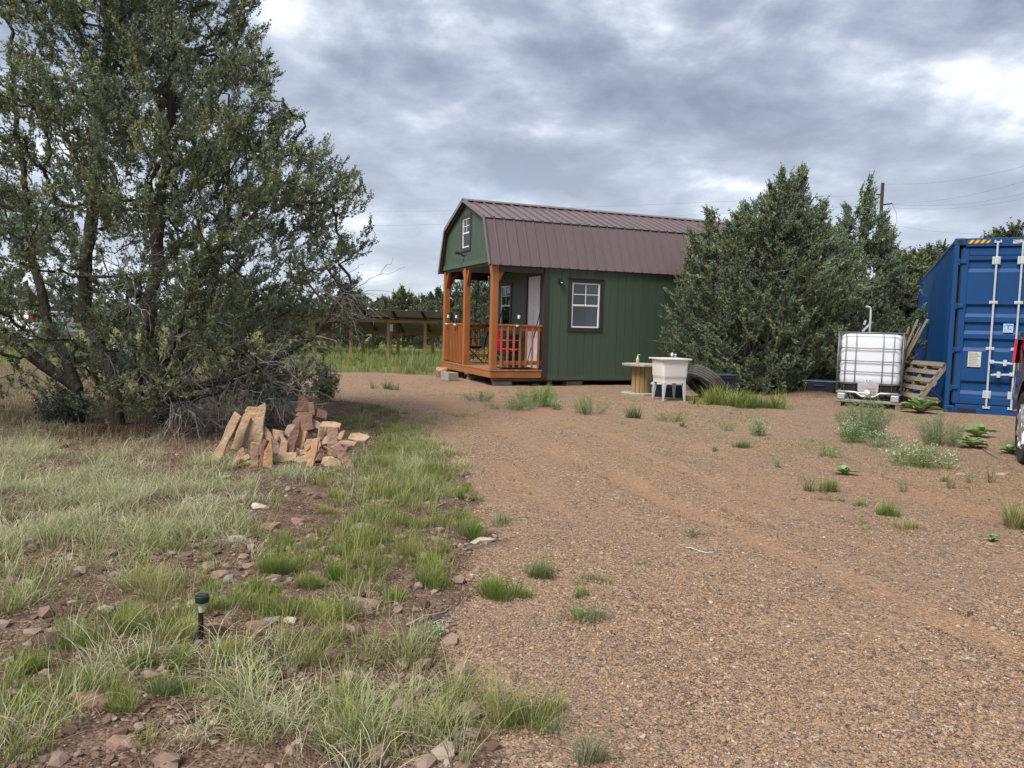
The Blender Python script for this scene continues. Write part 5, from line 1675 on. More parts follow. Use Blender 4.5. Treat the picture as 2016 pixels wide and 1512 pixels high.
def dead_twigs(name, A, par, rad, seed, count, zmax, rr=(0.010, 0.07), droop=0.25, pick=None, length=(5, 11)):
    rs = np.random.RandomState(seed)
    cand = np.where((rad > rr[0]) & (rad < rr[1]) & (A[:, 2] < zmax) & (A[:, 2] > 0.12))[0]
    if pick is not None:
        cand = np.array([i for i in cand if pick(A[i])])
    pos, pr, rd = [], [], []
    if not len(cand):
        return None
    for k in range(count):
        s = A[cand[rs.randint(len(cand))]]
        rho = np.array([s[0], s[1], 0]); rho = rho / max(np.linalg.norm(rho), 0.1)
        def walk(p, d, steps, r0, depth):
            prev = -1 if depth == 0 else len(pos) - 1
            for i in range(steps):
                if len(pos) > 60000:
                    return
                pos.append(p.copy()); pr.append(prev); rd.append(max(0.0022, r0 * (1 - 0.8 * i / steps))); prev = len(pos) - 1
                d = unit(d + rs.normal(0, 0.30, 3) + np.array([0, 0, -droop * rs.uniform(-0.5, 1.0)]))
                p = p + d * rs.uniform(0.05, 0.10)
                if p[2] < 0.03:
                    p[2] = 0.03; d[2] = abs(d[2]) * 0.3
                if depth < 2 and rs.uniform() < 0.34 and i > 0:
                    save = prev
                    pos.append(p.copy()); pr.append(save); rd.append(max(0.002, r0 * 0.55)); 
                    walk(p + unit(d + rs.normal(0, 0.7, 3)) * 0.05, unit(d + rs.normal(0, 0.8, 3)), max(2, steps - i - 1), r0 * 0.5, depth + 1)
                    prev = save
        walk(s.copy(), unit(rho * 0.8 + rs.normal(0, 0.55, 3)), rs.randint(*length), rs.uniform(0.004, 0.011), 0)
    return wood_mesh(name, np.array(pos), np.array(pr), np.array(rd), M['dead_wood'])


def lobes(seed, amp, k=(2, 3, 5)):
    rs = random.Random(seed); ph = [rs.uniform(0, 6.28) for _ in k]; pz = [rs.uniform(0.6, 1.6) for _ in k]
    return lambda z, a: 1 + amp * sum(math.sin(k[i] * a + ph[i] + pz[i] * z) for i in range(len(k))) / len(k)


def make_env(zs, rs_, amp=0.35, seed=0, side=None):
    lb = lobes(seed, amp)

    def env(z, a):
        r_ = float(np.interp(z, zs, rs_, left=0, right=0)) * lb(z, a)
        if side is not None:
            r_ *= side(a, z)
        return r_
    env.max = max(rs_) * (1 + amp) * 1.3
    return env


# ---- the big juniper on the left
def big_juniper():
    base = Vector((-4.55, 9.15, 0.0))
    t = thing('juniper_tree', 'large multi-stemmed juniper towering over the stone pile', 'tree', base)
    B = lambda px, py, y: tuple(at(px, py, y) - base)
    g = lambda x, y: (x, y, -0.1)
    stems = [
        [g(-0.62, 0.05), (-0.68, 0.05, 0.45), B(95, 640, 9.3), B(60, 470, 9.4), B(35, 250, 9.5), B(20, 90, 9.5), (-1.5, 0.5, 6.2)],
        [g(-0.22, 0.10), (-0.20, 0.08, 0.5), B(165, 620, 9.2), B(180, 450, 9.15), B(195, 250, 9.1), B(215, 60, 9.2), (-0.35, 0.1, 6.7)],
        [g(0.38, -0.15), (0.40, -0.2, 0.5), B(290, 640, 8.8), B(310, 520, 8.85), B(325, 300, 9.0), B(345, 120, 9.2), (0.35, 0.2, 6.5)],
        [(0.40, -0.2, 0.45), B(350, 640, 8.9), B(430, 480, 9.0), B(520, 360, 9.1), B(600, 250, 9.2)],
        [(-0.66, 0.05, 0.40), (-1.2, -0.2, 0.9), (-1.9, -0.3, 1.6), (-2.5, -0.3, 2.6), (-2.8, -0.3, 3.6)],
        [(0.40, -0.2, 0.35), B(400, 760, 8.7), B(520, 720, 8.6), B(620, 660, 8.6), B(690, 560, 8.7)],
        [(0.36, -0.1, 0.3), B(360, 790, 8.8), B(470, 765, 8.6), B(560, 745, 8.5), B(640, 735, 8.4)],
        [g(0.10, 0.5), (0.2, 0.7, 0.7), (0.5, 1.2, 1.6), (0.6, 1.6, 3.0), (0.5, 1.8, 4.4)],
    ]
    zs = [0.25, 0.55, 0.9, 1.6, 2.4, 3.1, 3.6, 4.1, 4.6, 5.2, 6.0, 6.9]
    rv = [1.6, 2.35, 2.55, 2.75, 2.95, 2.95, 2.5, 2.05, 1.75, 1.55, 1.15, 0.4]

    def side(a, z):
        c = math.cos(a)          # +1 right, -1 left
        s = math.sin(a)
        k = 1.0 - 0.22 * max(0, -s) - 0.15 * max(0, s)        # a little flatter front to back
        if c < 0:
            k *= 1 + 0.25 * (-c)
        return k
    env = make_env(zs, rv, 0.13, 4, side)

    def keep(p, rs):
        if p[0] < -0.4 and rs.uniform() < 0.22:
            return False
        # the lower inside is bare: trunks and dead twigs show there
        rho = math.hypot(p[0], p[1])
        px, py = project(p[0] + base.x, p[1] + base.y, p[2])
        if p[2] < 1.9 and p[0] < 0.40 and rho < 2.2:
            return rs.uniform() < 0.34
        if p[2] < 1.0 and p[0] < 0.9:
            return rs.uniform() < 0.38
        if p[2] < 3.0 and rho < 0.8:
            return rs.uniform() < 0.35
        return True
    A, par, rad, tips, td = grow(11, stems, env, 3200, (0.30, 6.9), step=0.13, clump=1.5, gate=0.46, shell=0.48, rtip=0.0034, expo=2.22, keep=keep)
    # thicken the main trunks
    low_ = np.clip(1.35 - A[:, 2] * 0.12, 1.0, 1.35)
    rad = rad * np.where(rad > 0.03, low_, 1.0)
    link('trunk', wood_mesh('trunk', A, par, rad, M['bark']), t)
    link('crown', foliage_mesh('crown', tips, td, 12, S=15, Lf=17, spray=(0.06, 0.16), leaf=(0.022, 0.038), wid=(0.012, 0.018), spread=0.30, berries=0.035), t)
    dt = dead_twigs('dead_branches', A, par, rad, 13, 300, 1.7, droop=0.28, pick=lambda p: p[0] > -2.4 and p[1] < 0.6 and (p[2] < 0.7 or p[0] > 0.2))
    if dt:
        link('dead_branches', dt, t)


big_juniper()


# ---- junipers in front of and beside the cabin
def bushy(name, label, base, zs, rv, ntips, seed, stems, S, Lf, leaf, wid, spray, dead=0, pal=None, group=None, amp=0.22, gate=0.40, spires=(), spread=0.3, shell=0.42, rtip=0.004, side=None):
    t = thing(name, label, 'tree', base, 0.0, group)
    env = make_env(zs, rv, amp, seed, side)
    A, par, rad, tips, td = grow(seed, stems, env, ntips, (zs[0], zs[-1]), step=0.15, clump=1.5, gate=gate, shell=shell, rtip=rtip, expo=2.2)
    # flame shaped leaders that break the outline
    ex_t, ex_d = [], []
    rs = np.random.RandomState(seed + 7)
    for (x, y, z0, z1, w) in spires:
        k = int((z1 - z0) * 26)
        for i in range(k):
            f = rs.uniform() ** 0.8; rr = w * (1 - f) * rs.uniform() ** 0.5 + 0.01; a = rs.uniform(0, 6.28)
            ex_t.append((x + rr * math.cos(a), y + rr * math.sin(a), z0 + (z1 - z0) * f)); ex_d.append((0.4 * math.cos(a), 0.4 * math.sin(a), 1.0))
    if ex_t:
        tips = np.concatenate([tips, np.array(ex_t)]); td = np.concatenate([td, unit(np.array(ex_d))])
    wm = wood_mesh('trunk', A, par, rad, M['bark'])
    link('trunk', wm, t)
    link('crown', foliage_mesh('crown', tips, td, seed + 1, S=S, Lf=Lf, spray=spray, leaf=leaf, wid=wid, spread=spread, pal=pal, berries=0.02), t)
    if dead:
        dt = dead_twigs('dead_branches', A, par, rad, seed + 3, dead, zs[-1] * 0.62, rr=(0.006, 0.06), droop=0.0, length=(5, 9))
        if dt:
            link('dead_branches', dt, t)
    for (x, y, z0, z1, w) in spires:
        pass
    return t


pal_r = [(0.135, 0.182, 0.105), (0.172, 0.216, 0.118), (0.225, 0.255, 0.125), (0.158, 0.205, 0.140)]
st = [[(0.0, 0, -0.1), (-0.1, 0, 0.8), (-0.15, 0, 2.0), (-0.1, 0, 3.4), (-0.02, 0, 4.5)], [(0.1, 0.1, -0.1), (0.45, 0.1, 0.9), (0.55, 0.1, 2.2), (0.5, 0.1, 3.4), (0.48, 0.1, 4.6)],
      [(-0.15, -0.1, -0.1), (-0.8, -0.1, 0.7), (-1.2, -0.1, 1.8), (-1.35, -0.1, 3.0), (-1.38, 0, 3.7)], [(-0.1, 0.2, -0.1), (-0.5, 0.4, 1.2), (-0.7, 0.4, 2.8), (-0.72, 0.4, 3.9)],
      [(0.2, -0.2, -0.1), (0.9, -0.5, 0.7), (1.4, -0.6, 1.5), (1.6, -0.5, 2.3)], [(0.0, -0.2, -0.1), (-0.3, -0.9, 0.6), (-0.3, -1.2, 1.4), (-0.2, -1.1, 2.2)], [(0.1, -0.1, 0), (-1.0, -0.7, 0.6), (-1.6, -0.8, 1.0), (-1.8, -0.8, 1.5)]]
bushy('juniper_tree', 'full dark green juniper growing beside the cabin wall and white tank', (5.62, 16.6, 0.0),
      [0.10, 0.5, 1.0, 1.5, 2.2, 2.8, 3.2, 3.6, 3.95, 4.3], [1.6, 1.95, 2.05, 2.1, 2.05, 1.95, 1.72, 1.32, 0.9, 0.45], 1700, 21, st, 10, 16, (0.036, 0.058), (0.019, 0.028), (0.09, 0.21),
      dead=110, pal=pal_r, amp=0.20, gate=0.36, spread=0.34, side=lambda a, z: (1 - 0.22 * max(0, -math.sin(a))) * (1 - 0.12 * max(0, math.cos(a)) * (z < 1.8)),
      spires=[(-0.02, 0, 3.3, 4.75, 0.33), (0.48, 0.1, 3.3, 4.85, 0.34), (0.20, 0.0, 3.4, 4.6, 0.26), (0.95, 0.1, 2.9, 4.15, 0.30), (-0.72, 0.4, 2.8, 4.05, 0.30), (-1.55, 0, 2.3, 3.85, 0.28), (-1.92, -0.2, 2.0, 3.45, 0.24), (-0.35, -0.3, 3.0, 4.35, 0.3), (1.35, 0.1, 2.4, 3.5, 0.3)])
st2 = [[(0, 0, -0.1), (0.1, 0, 1.2), (0.2, 0, 2.6), (0.25, 0, 4.5)], [(0, 0, 0), (-0.6, -0.1, 0.9), (-0.8, -0.1, 2.0), (-0.75, -0.1, 3.2)], [(0, 0, 0), (0.6, 0.1, 1.0), (0.8, 0.1, 2.2), (0.85, 0, 3.2)], [(0.0, -0.1, 0), (-0.2, -0.8, 0.8), (-0.1, -0.9, 1.8)]]
bushy('juniper_tree', 'slim pointed juniper in front of the power pole', (8.42, 19.2, 0.0),
      [0.2, 0.7, 1.3, 2.0, 2.7, 3.3, 3.9, 4.4], [0.9, 1.35, 1.5, 1.4, 1.15, 0.85, 0.6, 0.3], 560, 31, st2, 8, 14, (0.05, 0.075), (0.022, 0.032), (0.13, 0.28), dead=40, pal=pal_r, amp=0.22, gate=0.36,
      spires=[(0.25, 0, 3.2, 5.15, 0.36), (-0.75, -0.1, 2.6, 3.9, 0.28), (0.85, 0, 2.4, 3.85, 0.32), (-0.25, 0.1, 3.0, 4.5, 0.3), (0.6, -0.1, 3.0, 4.3, 0.26)])

# ---- the juniper right behind the porch, greyer and full of bare twigs
st3 = [[(0, 0, -0.1), (0.0, 0, 1.2), (0.1, 0, 2.4), (0.1, 0, 3.2)], [(0, 0, 0), (-0.7, -0.1, 0.8), (-1.1, -0.1, 1.8), (-1.2, 0, 2.6)], [(0, 0, 0), (0.7, 0, 0.9), (1.1, 0, 1.8), (1.2, 0, 2.6)], [(0, 0, 0), (0.1, -0.8, 0.8), (0.1, -1.1, 1.7)]]
pal_b = [(0.085, 0.105, 0.062), (0.112, 0.130, 0.072), (0.14, 0.15, 0.078), (0.094, 0.116, 0.080)]
bushy('juniper_tree', 'grey green juniper full of bare twigs behind the porch posts', (-1.75, 34.0, 0.0),
      [0.3, 0.8, 1.4, 2.0, 2.6, 3.1, 3.5], [1.3, 1.6, 1.8, 1.8, 1.5, 1.0, 0.5], 420, 41, st3, 8, 12, (0.06, 0.09), (0.026, 0.038), (0.14, 0.3), dead=170, pal=pal_b, amp=0.25, gate=0.40,
      spires=[(0.1, 0, 2.6, 3.9, 0.3), (-1.0, 0, 2.0, 3.2, 0.3)]).scale = (1.15, 1.15, 1.0)


# ---- background trees: four kinds, copied
def bg_kinds():
    kinds = []
    specs = [(51, 4.2, 1.7, 330, pal_b), (52, 3.6, 1.9, 330, [(0.105, 0.135, 0.058), (0.135, 0.165, 0.066), (0.16, 0.175, 0.072)]), (53, 5.0, 1.5, 330, [(0.078, 0.105, 0.062), (0.098, 0.125, 0.068)]), (54, 3.0, 1.8, 300, [(0.085, 0.105, 0.062), (0.118, 0.13, 0.075), (0.145, 0.145, 0.09)])]
    for sd, h, r_, nt_, pal in specs:
        rs = random.Random(sd)
        stems = [[(0, 0, -0.2), (rs.uniform(-0.2, 0.2), 0, h * 0.4), (rs.uniform(-0.3, 0.3), 0, h * 0.95)]]
        for k in range(3):
            a = rs.uniform(0, 6.28); stems.append([(0, 0, 0), (0.5 * math.cos(a), 0.5 * math.sin(a), h * 0.25), (r_ * 0.6 * math.cos(a), r_ * 0.6 * math.sin(a), h * 0.65)])
        sp = []
        for k in range(6):
            a = rs.uniform(0, 6.28); q = r_ * rs.uniform(0.1, 0.65); z = h * (0.95 - 0.35 * q / r_)
            sp.append((q * math.cos(a), q * math.sin(a), z - h * 0.28, z + h * 0.10, 0.28))
        zs = [0.05 * h, 0.2 * h, 0.4 * h, 0.6 * h, 0.8 * h, 0.95 * h]
        rv = [r_ * 0.75, r_ * 0.98, r_, r_ * 0.85, r_ * 0.5, r_ * 0.15]
        t = bushy('juniper_tree', 'background juniper', (0, 0, 0), zs, rv, nt_, sd, stems, 7, 10, (0.09, 0.14), (0.04, 0.06), (0.16, 0.34), dead=25, pal=pal, amp=0.3, gate=0.38, spires=sp, spread=0.38)
        kinds.append([t, False])
    return kinds


BG = bg_kinds()


def bg_tree(kind, x, y, scale, rotz, label, group):
    k = BG[kind]
    o = k[0] if not k[1] else copy_tree(k[0])
    k[1] = True
    o.location = (x, y, 0); o.rotation_euler = (0, 0, rotz); o.scale = (scale, scale, scale * 1.0)
    o['label'] = label; o['category'] = 'tree'; o['group'] = group


def bg_place(px_top, py_top, y, kind, rot, label, group='junipers in the field beyond', x=None):
    h = (4.5, 3.9, 5.4, 3.3)[kind]
    p = at(px_top, py_top, y)
    bg_tree(kind, p.x, y, p.z / h, rot, label, group)


rsb = random.Random(77)
# between the big juniper and the cabin
for (px, py, y, k, lab) in [
        (690, 560, 34.0, 3, 'low bushy juniper peeping out right of the big juniper'),
        (795, 566, 40, 1, 'pointed yellow green juniper above the middle of the solar panels'),
        (832, 578, 46, 0, 'distant juniper above the right half of the solar panels'),
        (760, 584, 52, 0, 'hazy juniper behind the left part of the solar panels'),
        (862, 562, 43, 2, 'tall thin juniper just left of the porch'),
        (900, 570, 48, 0, 'distant juniper seen between the first two porch posts'),
        (950, 562, 40, 1, 'distant juniper seen between the middle and near porch posts'),
        (695, 590, 45, 2, 'distant juniper peeping out beside the big juniper'),
        (735, 668, 37, 3, 'small dark juniper under the solar panels'),
        (825, 668, 39, 3, 'small round juniper seen between the solar panel posts'),
        (640, 600, 50, 1, 'distant juniper behind the right branches of the big juniper'),
        (560, 596, 55, 0, 'distant juniper behind the middle branches of the big juniper'),
        (470, 604, 60, 2, 'distant juniper glimpsed through the big juniper'),
        (380, 602, 55, 1, 'distant juniper glimpsed just right of the big trunks'),
        (250, 606, 60, 0, 'distant juniper glimpsed between the big trunks'),
        (60, 600, 58, 2, 'distant juniper glimpsed behind the leftmost trunk')]:
    bg_place(px, py - 9, y, k, rsb.uniform(0, 6.28), lab)
# right hand side
for (px, py, y, k, lab) in [
        (1785, 478, 27.5, 1, 'yellow green juniper between the slim juniper and the container'),
        (1832, 462, 31, 0, 'juniper rising behind the far end of the container'),
        (1858, 452, 34, 2, 'pointed juniper over the roof edge of the container'),
        (1760, 520, 25.0, 3, 'round juniper low behind the white tank'),
        (1700, 530, 24.5, 0, 'dark juniper behind the tank pipe'),
        (1805, 505, 29.5, 3, 'low juniper against the far end of the container'),
        (2000, 408, 32, 0, 'tall juniper above the container roof at the right edge'),
        (1955, 450, 36, 1, 'juniper top just showing over the container roof'),
        (1905, 462, 40, 3, 'low juniper top over the front of the container roof'),
        (2060, 430, 30, 2, 'juniper behind the container beyond the right edge'),
        (1650, 560, 30, 1, 'juniper hidden behind the full dark one by the cabin')]:
    bg_place(px, py, y, k, rsb.uniform(0, 6.28), lab, 'junipers behind the container')


# ---- a far wood closing the horizon
def far_wood():
    rs = np.random.RandomState(91)
    n = 320
    ang = rs.uniform(-0.9, 0.95, n); d = rs.uniform(75, 190, n)
    x = d * np.sin(ang); y = d * np.cos(ang)
    V, F, C, off = [], [], [], 0
    for i in range(n):
        k = 90
        h = rs.uniform(2.6, 4.6); r_ = rs.uniform(1.4, 2.6)
        f = rs.uniform(0, 1, k); a = rs.uniform(0, 6.28, k)
        rr = r_ * np.sqrt(rs.uniform(0.2, 1, k)) * np.interp(f, [0, 0.3, 0.7, 1], [0.8, 1, 0.7, 0.1])
        p = np.stack([x[i] + rr * np.cos(a), y[i] + rr * np.sin(a), f * h], -1)
        ld = unit(np.stack([np.cos(a) * 0.5, np.sin(a) * 0.5, np.ones(k)], -1) + rs.normal(0, 0.35, (k, 3)))
        s = unit(np.cross(ld, rs.normal(0, 1, (k, 3))))
        L = rs.uniform(0.5, 0.95, k)[:, None]; w = rs.uniform(0.22, 0.40, k)[:, None]
        q = np.stack([p, p + ld * L * 0.45 + s * w, p + ld * L, p + ld * L * 0.45 - s * w], 1)
        V.append(q.reshape(-1, 3)); F.append(np.arange(k * 4).reshape(-1, 4) + off); off += k * 4
        c = np.array([0.115, 0.135, 0.088]) * rs.uniform(0.7, 1.3) * rs.uniform(0.75, 1.25, (k, 1))
        C.append(np.repeat(c, 4, 0))
    tag(link('far_wood', np_mesh('far_wood', np.concatenate(V), [np.concatenate(F)], M['leaf'], np.concatenate(C))), 'distant belt of junipers along the horizon', 'woodland', kind='stuff')


far_wood()
# ================================================================== grass
GREEN = [(0.200, 0.275, 0.062), (0.255, 0.325, 0.085), (0.150, 0.215, 0.052)]
YGREEN = [(0.320, 0.340, 0.100), (0.390, 0.385, 0.140), (0.250, 0.290, 0.078)]
PALE = [(0.53, 0.51, 0.32), (0.70, 0.66, 0.47), (0.42, 0.43, 0.21), (0.31, 0.37, 0.13), (0.44, 0.455, 0.28)]
STRAW = [(0.48, 0.39, 0.22), (0.40, 0.31, 0.17), (0.52, 0.45, 0.29)]
GREY = [(0.20, 0.235, 0.135), (0.24, 0.27, 0.165), (0.165, 0.205, 0.105)]


def blade_mesh(name, base, h, az, th0, curl, w, col, seed, segs=4, twist=0.6, parent=None, mat_=None):
    rs = np.random.RandomState(seed)
    n = len(base)
    V = np.zeros((n, 2 * segs + 1, 3), np.float32)
    p = base.copy(); th = th0.copy(); a = az.copy()
    tw = rs.normal(0, twist, n)
    sa = az + math.pi / 2 + rs.normal(0, 0.5, n)
    for k in range(segs + 1):
        f = k / segs
        ww = w * (1 - f) ** 0.6 * 0.5
        s = np.stack([np.cos(sa) * ww, np.sin(sa) * ww, np.zeros(n)], -1)
        if k < segs:
            V[:, 2 * k] = p - s; V[:, 2 * k + 1] = p + s
        else:
            V[:, 2 * k] = p
        st_ = (h / segs)[:, None]
        p = p + st_ * np.stack([np.sin(th) * np.cos(a), np.sin(th) * np.sin(a), np.cos(th)], -1)
        th = th + curl / segs; a = a + tw / segs
    V[:, :, 2] = np.maximum(V[:, :, 2], (base[:, 2] - 0.01)[:, None])
    b = (np.arange(n) * (2 * segs + 1))[:, None]
    Q = np.concatenate([b + np.array([2 * k, 2 * k + 1, 2 * k + 3, 2 * k + 2])[None] for k in range(segs - 1)], 0)
    T = b + np.array([2 * segs - 2, 2 * segs - 1, 2 * segs])[None]
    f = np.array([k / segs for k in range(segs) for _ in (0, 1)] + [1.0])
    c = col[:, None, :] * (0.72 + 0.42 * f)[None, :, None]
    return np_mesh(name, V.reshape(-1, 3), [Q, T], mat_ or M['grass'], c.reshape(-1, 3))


def tufts_to_blades(C, rad, nb, hh, pal, seed, th=(0.05, 0.5), curl=(0.1, 0.9), w=(0.0016, 0.003), splay=1.0):
    """C (n,3) tuft centres -> blade arrays"""
    rs = np.random.RandomState(seed)
    n = len(C); ti = np.repeat(np.arange(n), nb); m = len(ti)
    a = rs.uniform(0, 2 * math.pi, m); r_ = rad[ti] * np.sqrt(rs.uniform(0, 1, m))
    base = C[ti].copy(); base[:, 0] += r_ * np.cos(a); base[:, 1] += r_ * np.sin(a)
    base[:, 2] = gz(base[:, 0], base[:, 1]) - 0.006
    az = a + rs.normal(0, 0.7, m)
    th0 = rs.uniform(*th, m) * (0.35 + 0.8 * r_ / np.maximum(rad[ti], 1e-4)) * splay
    cu = rs.uniform(*curl, m)
    h = hh[ti] * rs.uniform(0.55, 1.15, m)
    pal = np.array(pal); ct = pal[rs.randint(0, len(pal), n)] * rs.uniform(0.8, 1.2, (n, 1))
    col = 0.6 * ct[ti] + 0.4 * pal[rs.randint(0, len(pal), m)]
    col = col * rs.uniform(0.75, 1.25, (m, 1))
    return base, h, az, th0, cu, rs.uniform(*w, m), col


def blob(px, py, L):
    d = np.zeros_like(px)
    for cx_, cy_, rx, ry, wt in L:
        q = ((px - cx_) / rx) ** 2 + ((py - cy_) / ry) ** 2
        d = np.maximum(d, wt * np.exp(-q ** 1.6 * 0.9))
    return d


def project_np(x, y, z):
    z = z - EYE
    yy = y * math.cos(PITCH) - z * math.sin(PITCH); zz = y * math.sin(PITCH) + z * math.cos(PITCH)
    c, s = math.cos(ROLL), math.sin(ROLL)
    return CX + F_PX * (x * c + zz * s) / yy, CY - F_PX * (-x * s + zz * c) / yy


PALE_B = [(160, 1200, 120, 50, 0.3), (420, 1360, 110, 60, 0.4), (250, 1290, 120, 60, 0.22), (110, 1430, 80, 40, 0.3), (190, 1030, 270, 120, 1.0), (40, 1010, 150, 130, 1.0), (430, 970, 95, 60, 0.9), (60, 1130, 130, 60, 0.9), (250, 955, 220, 45, 0.8), (90, 915, 150, 30, 0.5),
          (610, 1430, 150, 110, 1.0), (480, 1500, 140, 70, 0.9), (790, 1440, 130, 70, 0.6), (850, 930, 70, 50, 0.35), (560, 935, 50, 20, 0.6), (350, 1330, 60, 60, 0.25), (720, 1250, 120, 50, 0.45), (40, 1470, 90, 60, 0.6),
          (520, 1330, 120, 50, 0.5), (700, 930, 60, 40, 0.3)]
GREEN_B = [(180, 1180, 60, 30, 0.5), (480, 1180, 50, 30, 0.5), (380, 1400, 90, 50, 0.45), (300, 1480, 90, 40, 0.5), (150, 1440, 60, 30, 0.4), (30, 1330, 40, 30, 0.5), (620, 1080, 50, 30, 0.6), (780, 1180, 40, 30, 0.6), (480, 1390, 60, 50, 0.4), (840, 1000, 75, 110, 1.0), (770, 900, 85, 60, 0.9), (735, 850, 60, 40, 0.9), (700, 1100, 110, 70, 0.75), (840, 1120, 60, 50, 0.85), (565, 1105, 60, 38, 0.8), (330, 1110, 95, 40, 0.7), (255, 1215, 55, 45, 0.8),
           (100, 1335, 95, 35, 0.75), (425, 1200, 55, 45, 0.8), (440, 1275, 55, 40, 0.8), (240, 1375, 55, 35, 0.7), (600, 1180, 120, 45, 0.6), (50, 1240, 50, 30, 0.6), (150, 1250, 60, 30, 0.6), (545, 1000, 40, 20, 0.3),
           (840, 1070, 70, 60, 0.85), (350, 1240, 60, 50, 0.6), (20, 1400, 60, 30, 0.6), (530, 945, 40, 20, 0.7), (640, 940, 60, 20, 0.5), (620, 1250, 60, 40, 0.4)]
YG_B = [(120, 1400, 120, 60, 0.4), (300, 1420, 100, 70, 0.45), (180, 1300, 100, 50, 0.3), (350, 1180, 120, 60, 0.45), (100, 1180, 120, 50, 0.4), (760, 1300, 90, 60, 0.5), (420, 1060, 80, 40, 0.4), (230, 1080, 160, 60, 0.4), (690, 1440, 110, 80, 0.9), (860, 1440, 170, 60, 0.9), (600, 1290, 90, 50, 0.4), (660, 970, 28, 18, 1.0), (650, 990, 30, 14, 0.8), (790, 950, 90, 70, 0.7), (730, 990, 60, 60, 0.7), (660, 1300, 110, 60, 0.6), (470, 1440, 60, 50, 0.5), (30, 1500, 80, 40, 0.8), (1000, 1440, 80, 40, 0.45)]
STRAW_B = [(200, 885, 300, 35, 0.7), (50, 870, 150, 40, 0.6), (430, 880, 60, 30, 0.4), (370, 945, 150, 40, 0.35), (760, 1230, 110, 70, 0.4), (300, 1160, 200, 80, 0.25), (880, 900, 60, 50, 0.3)]


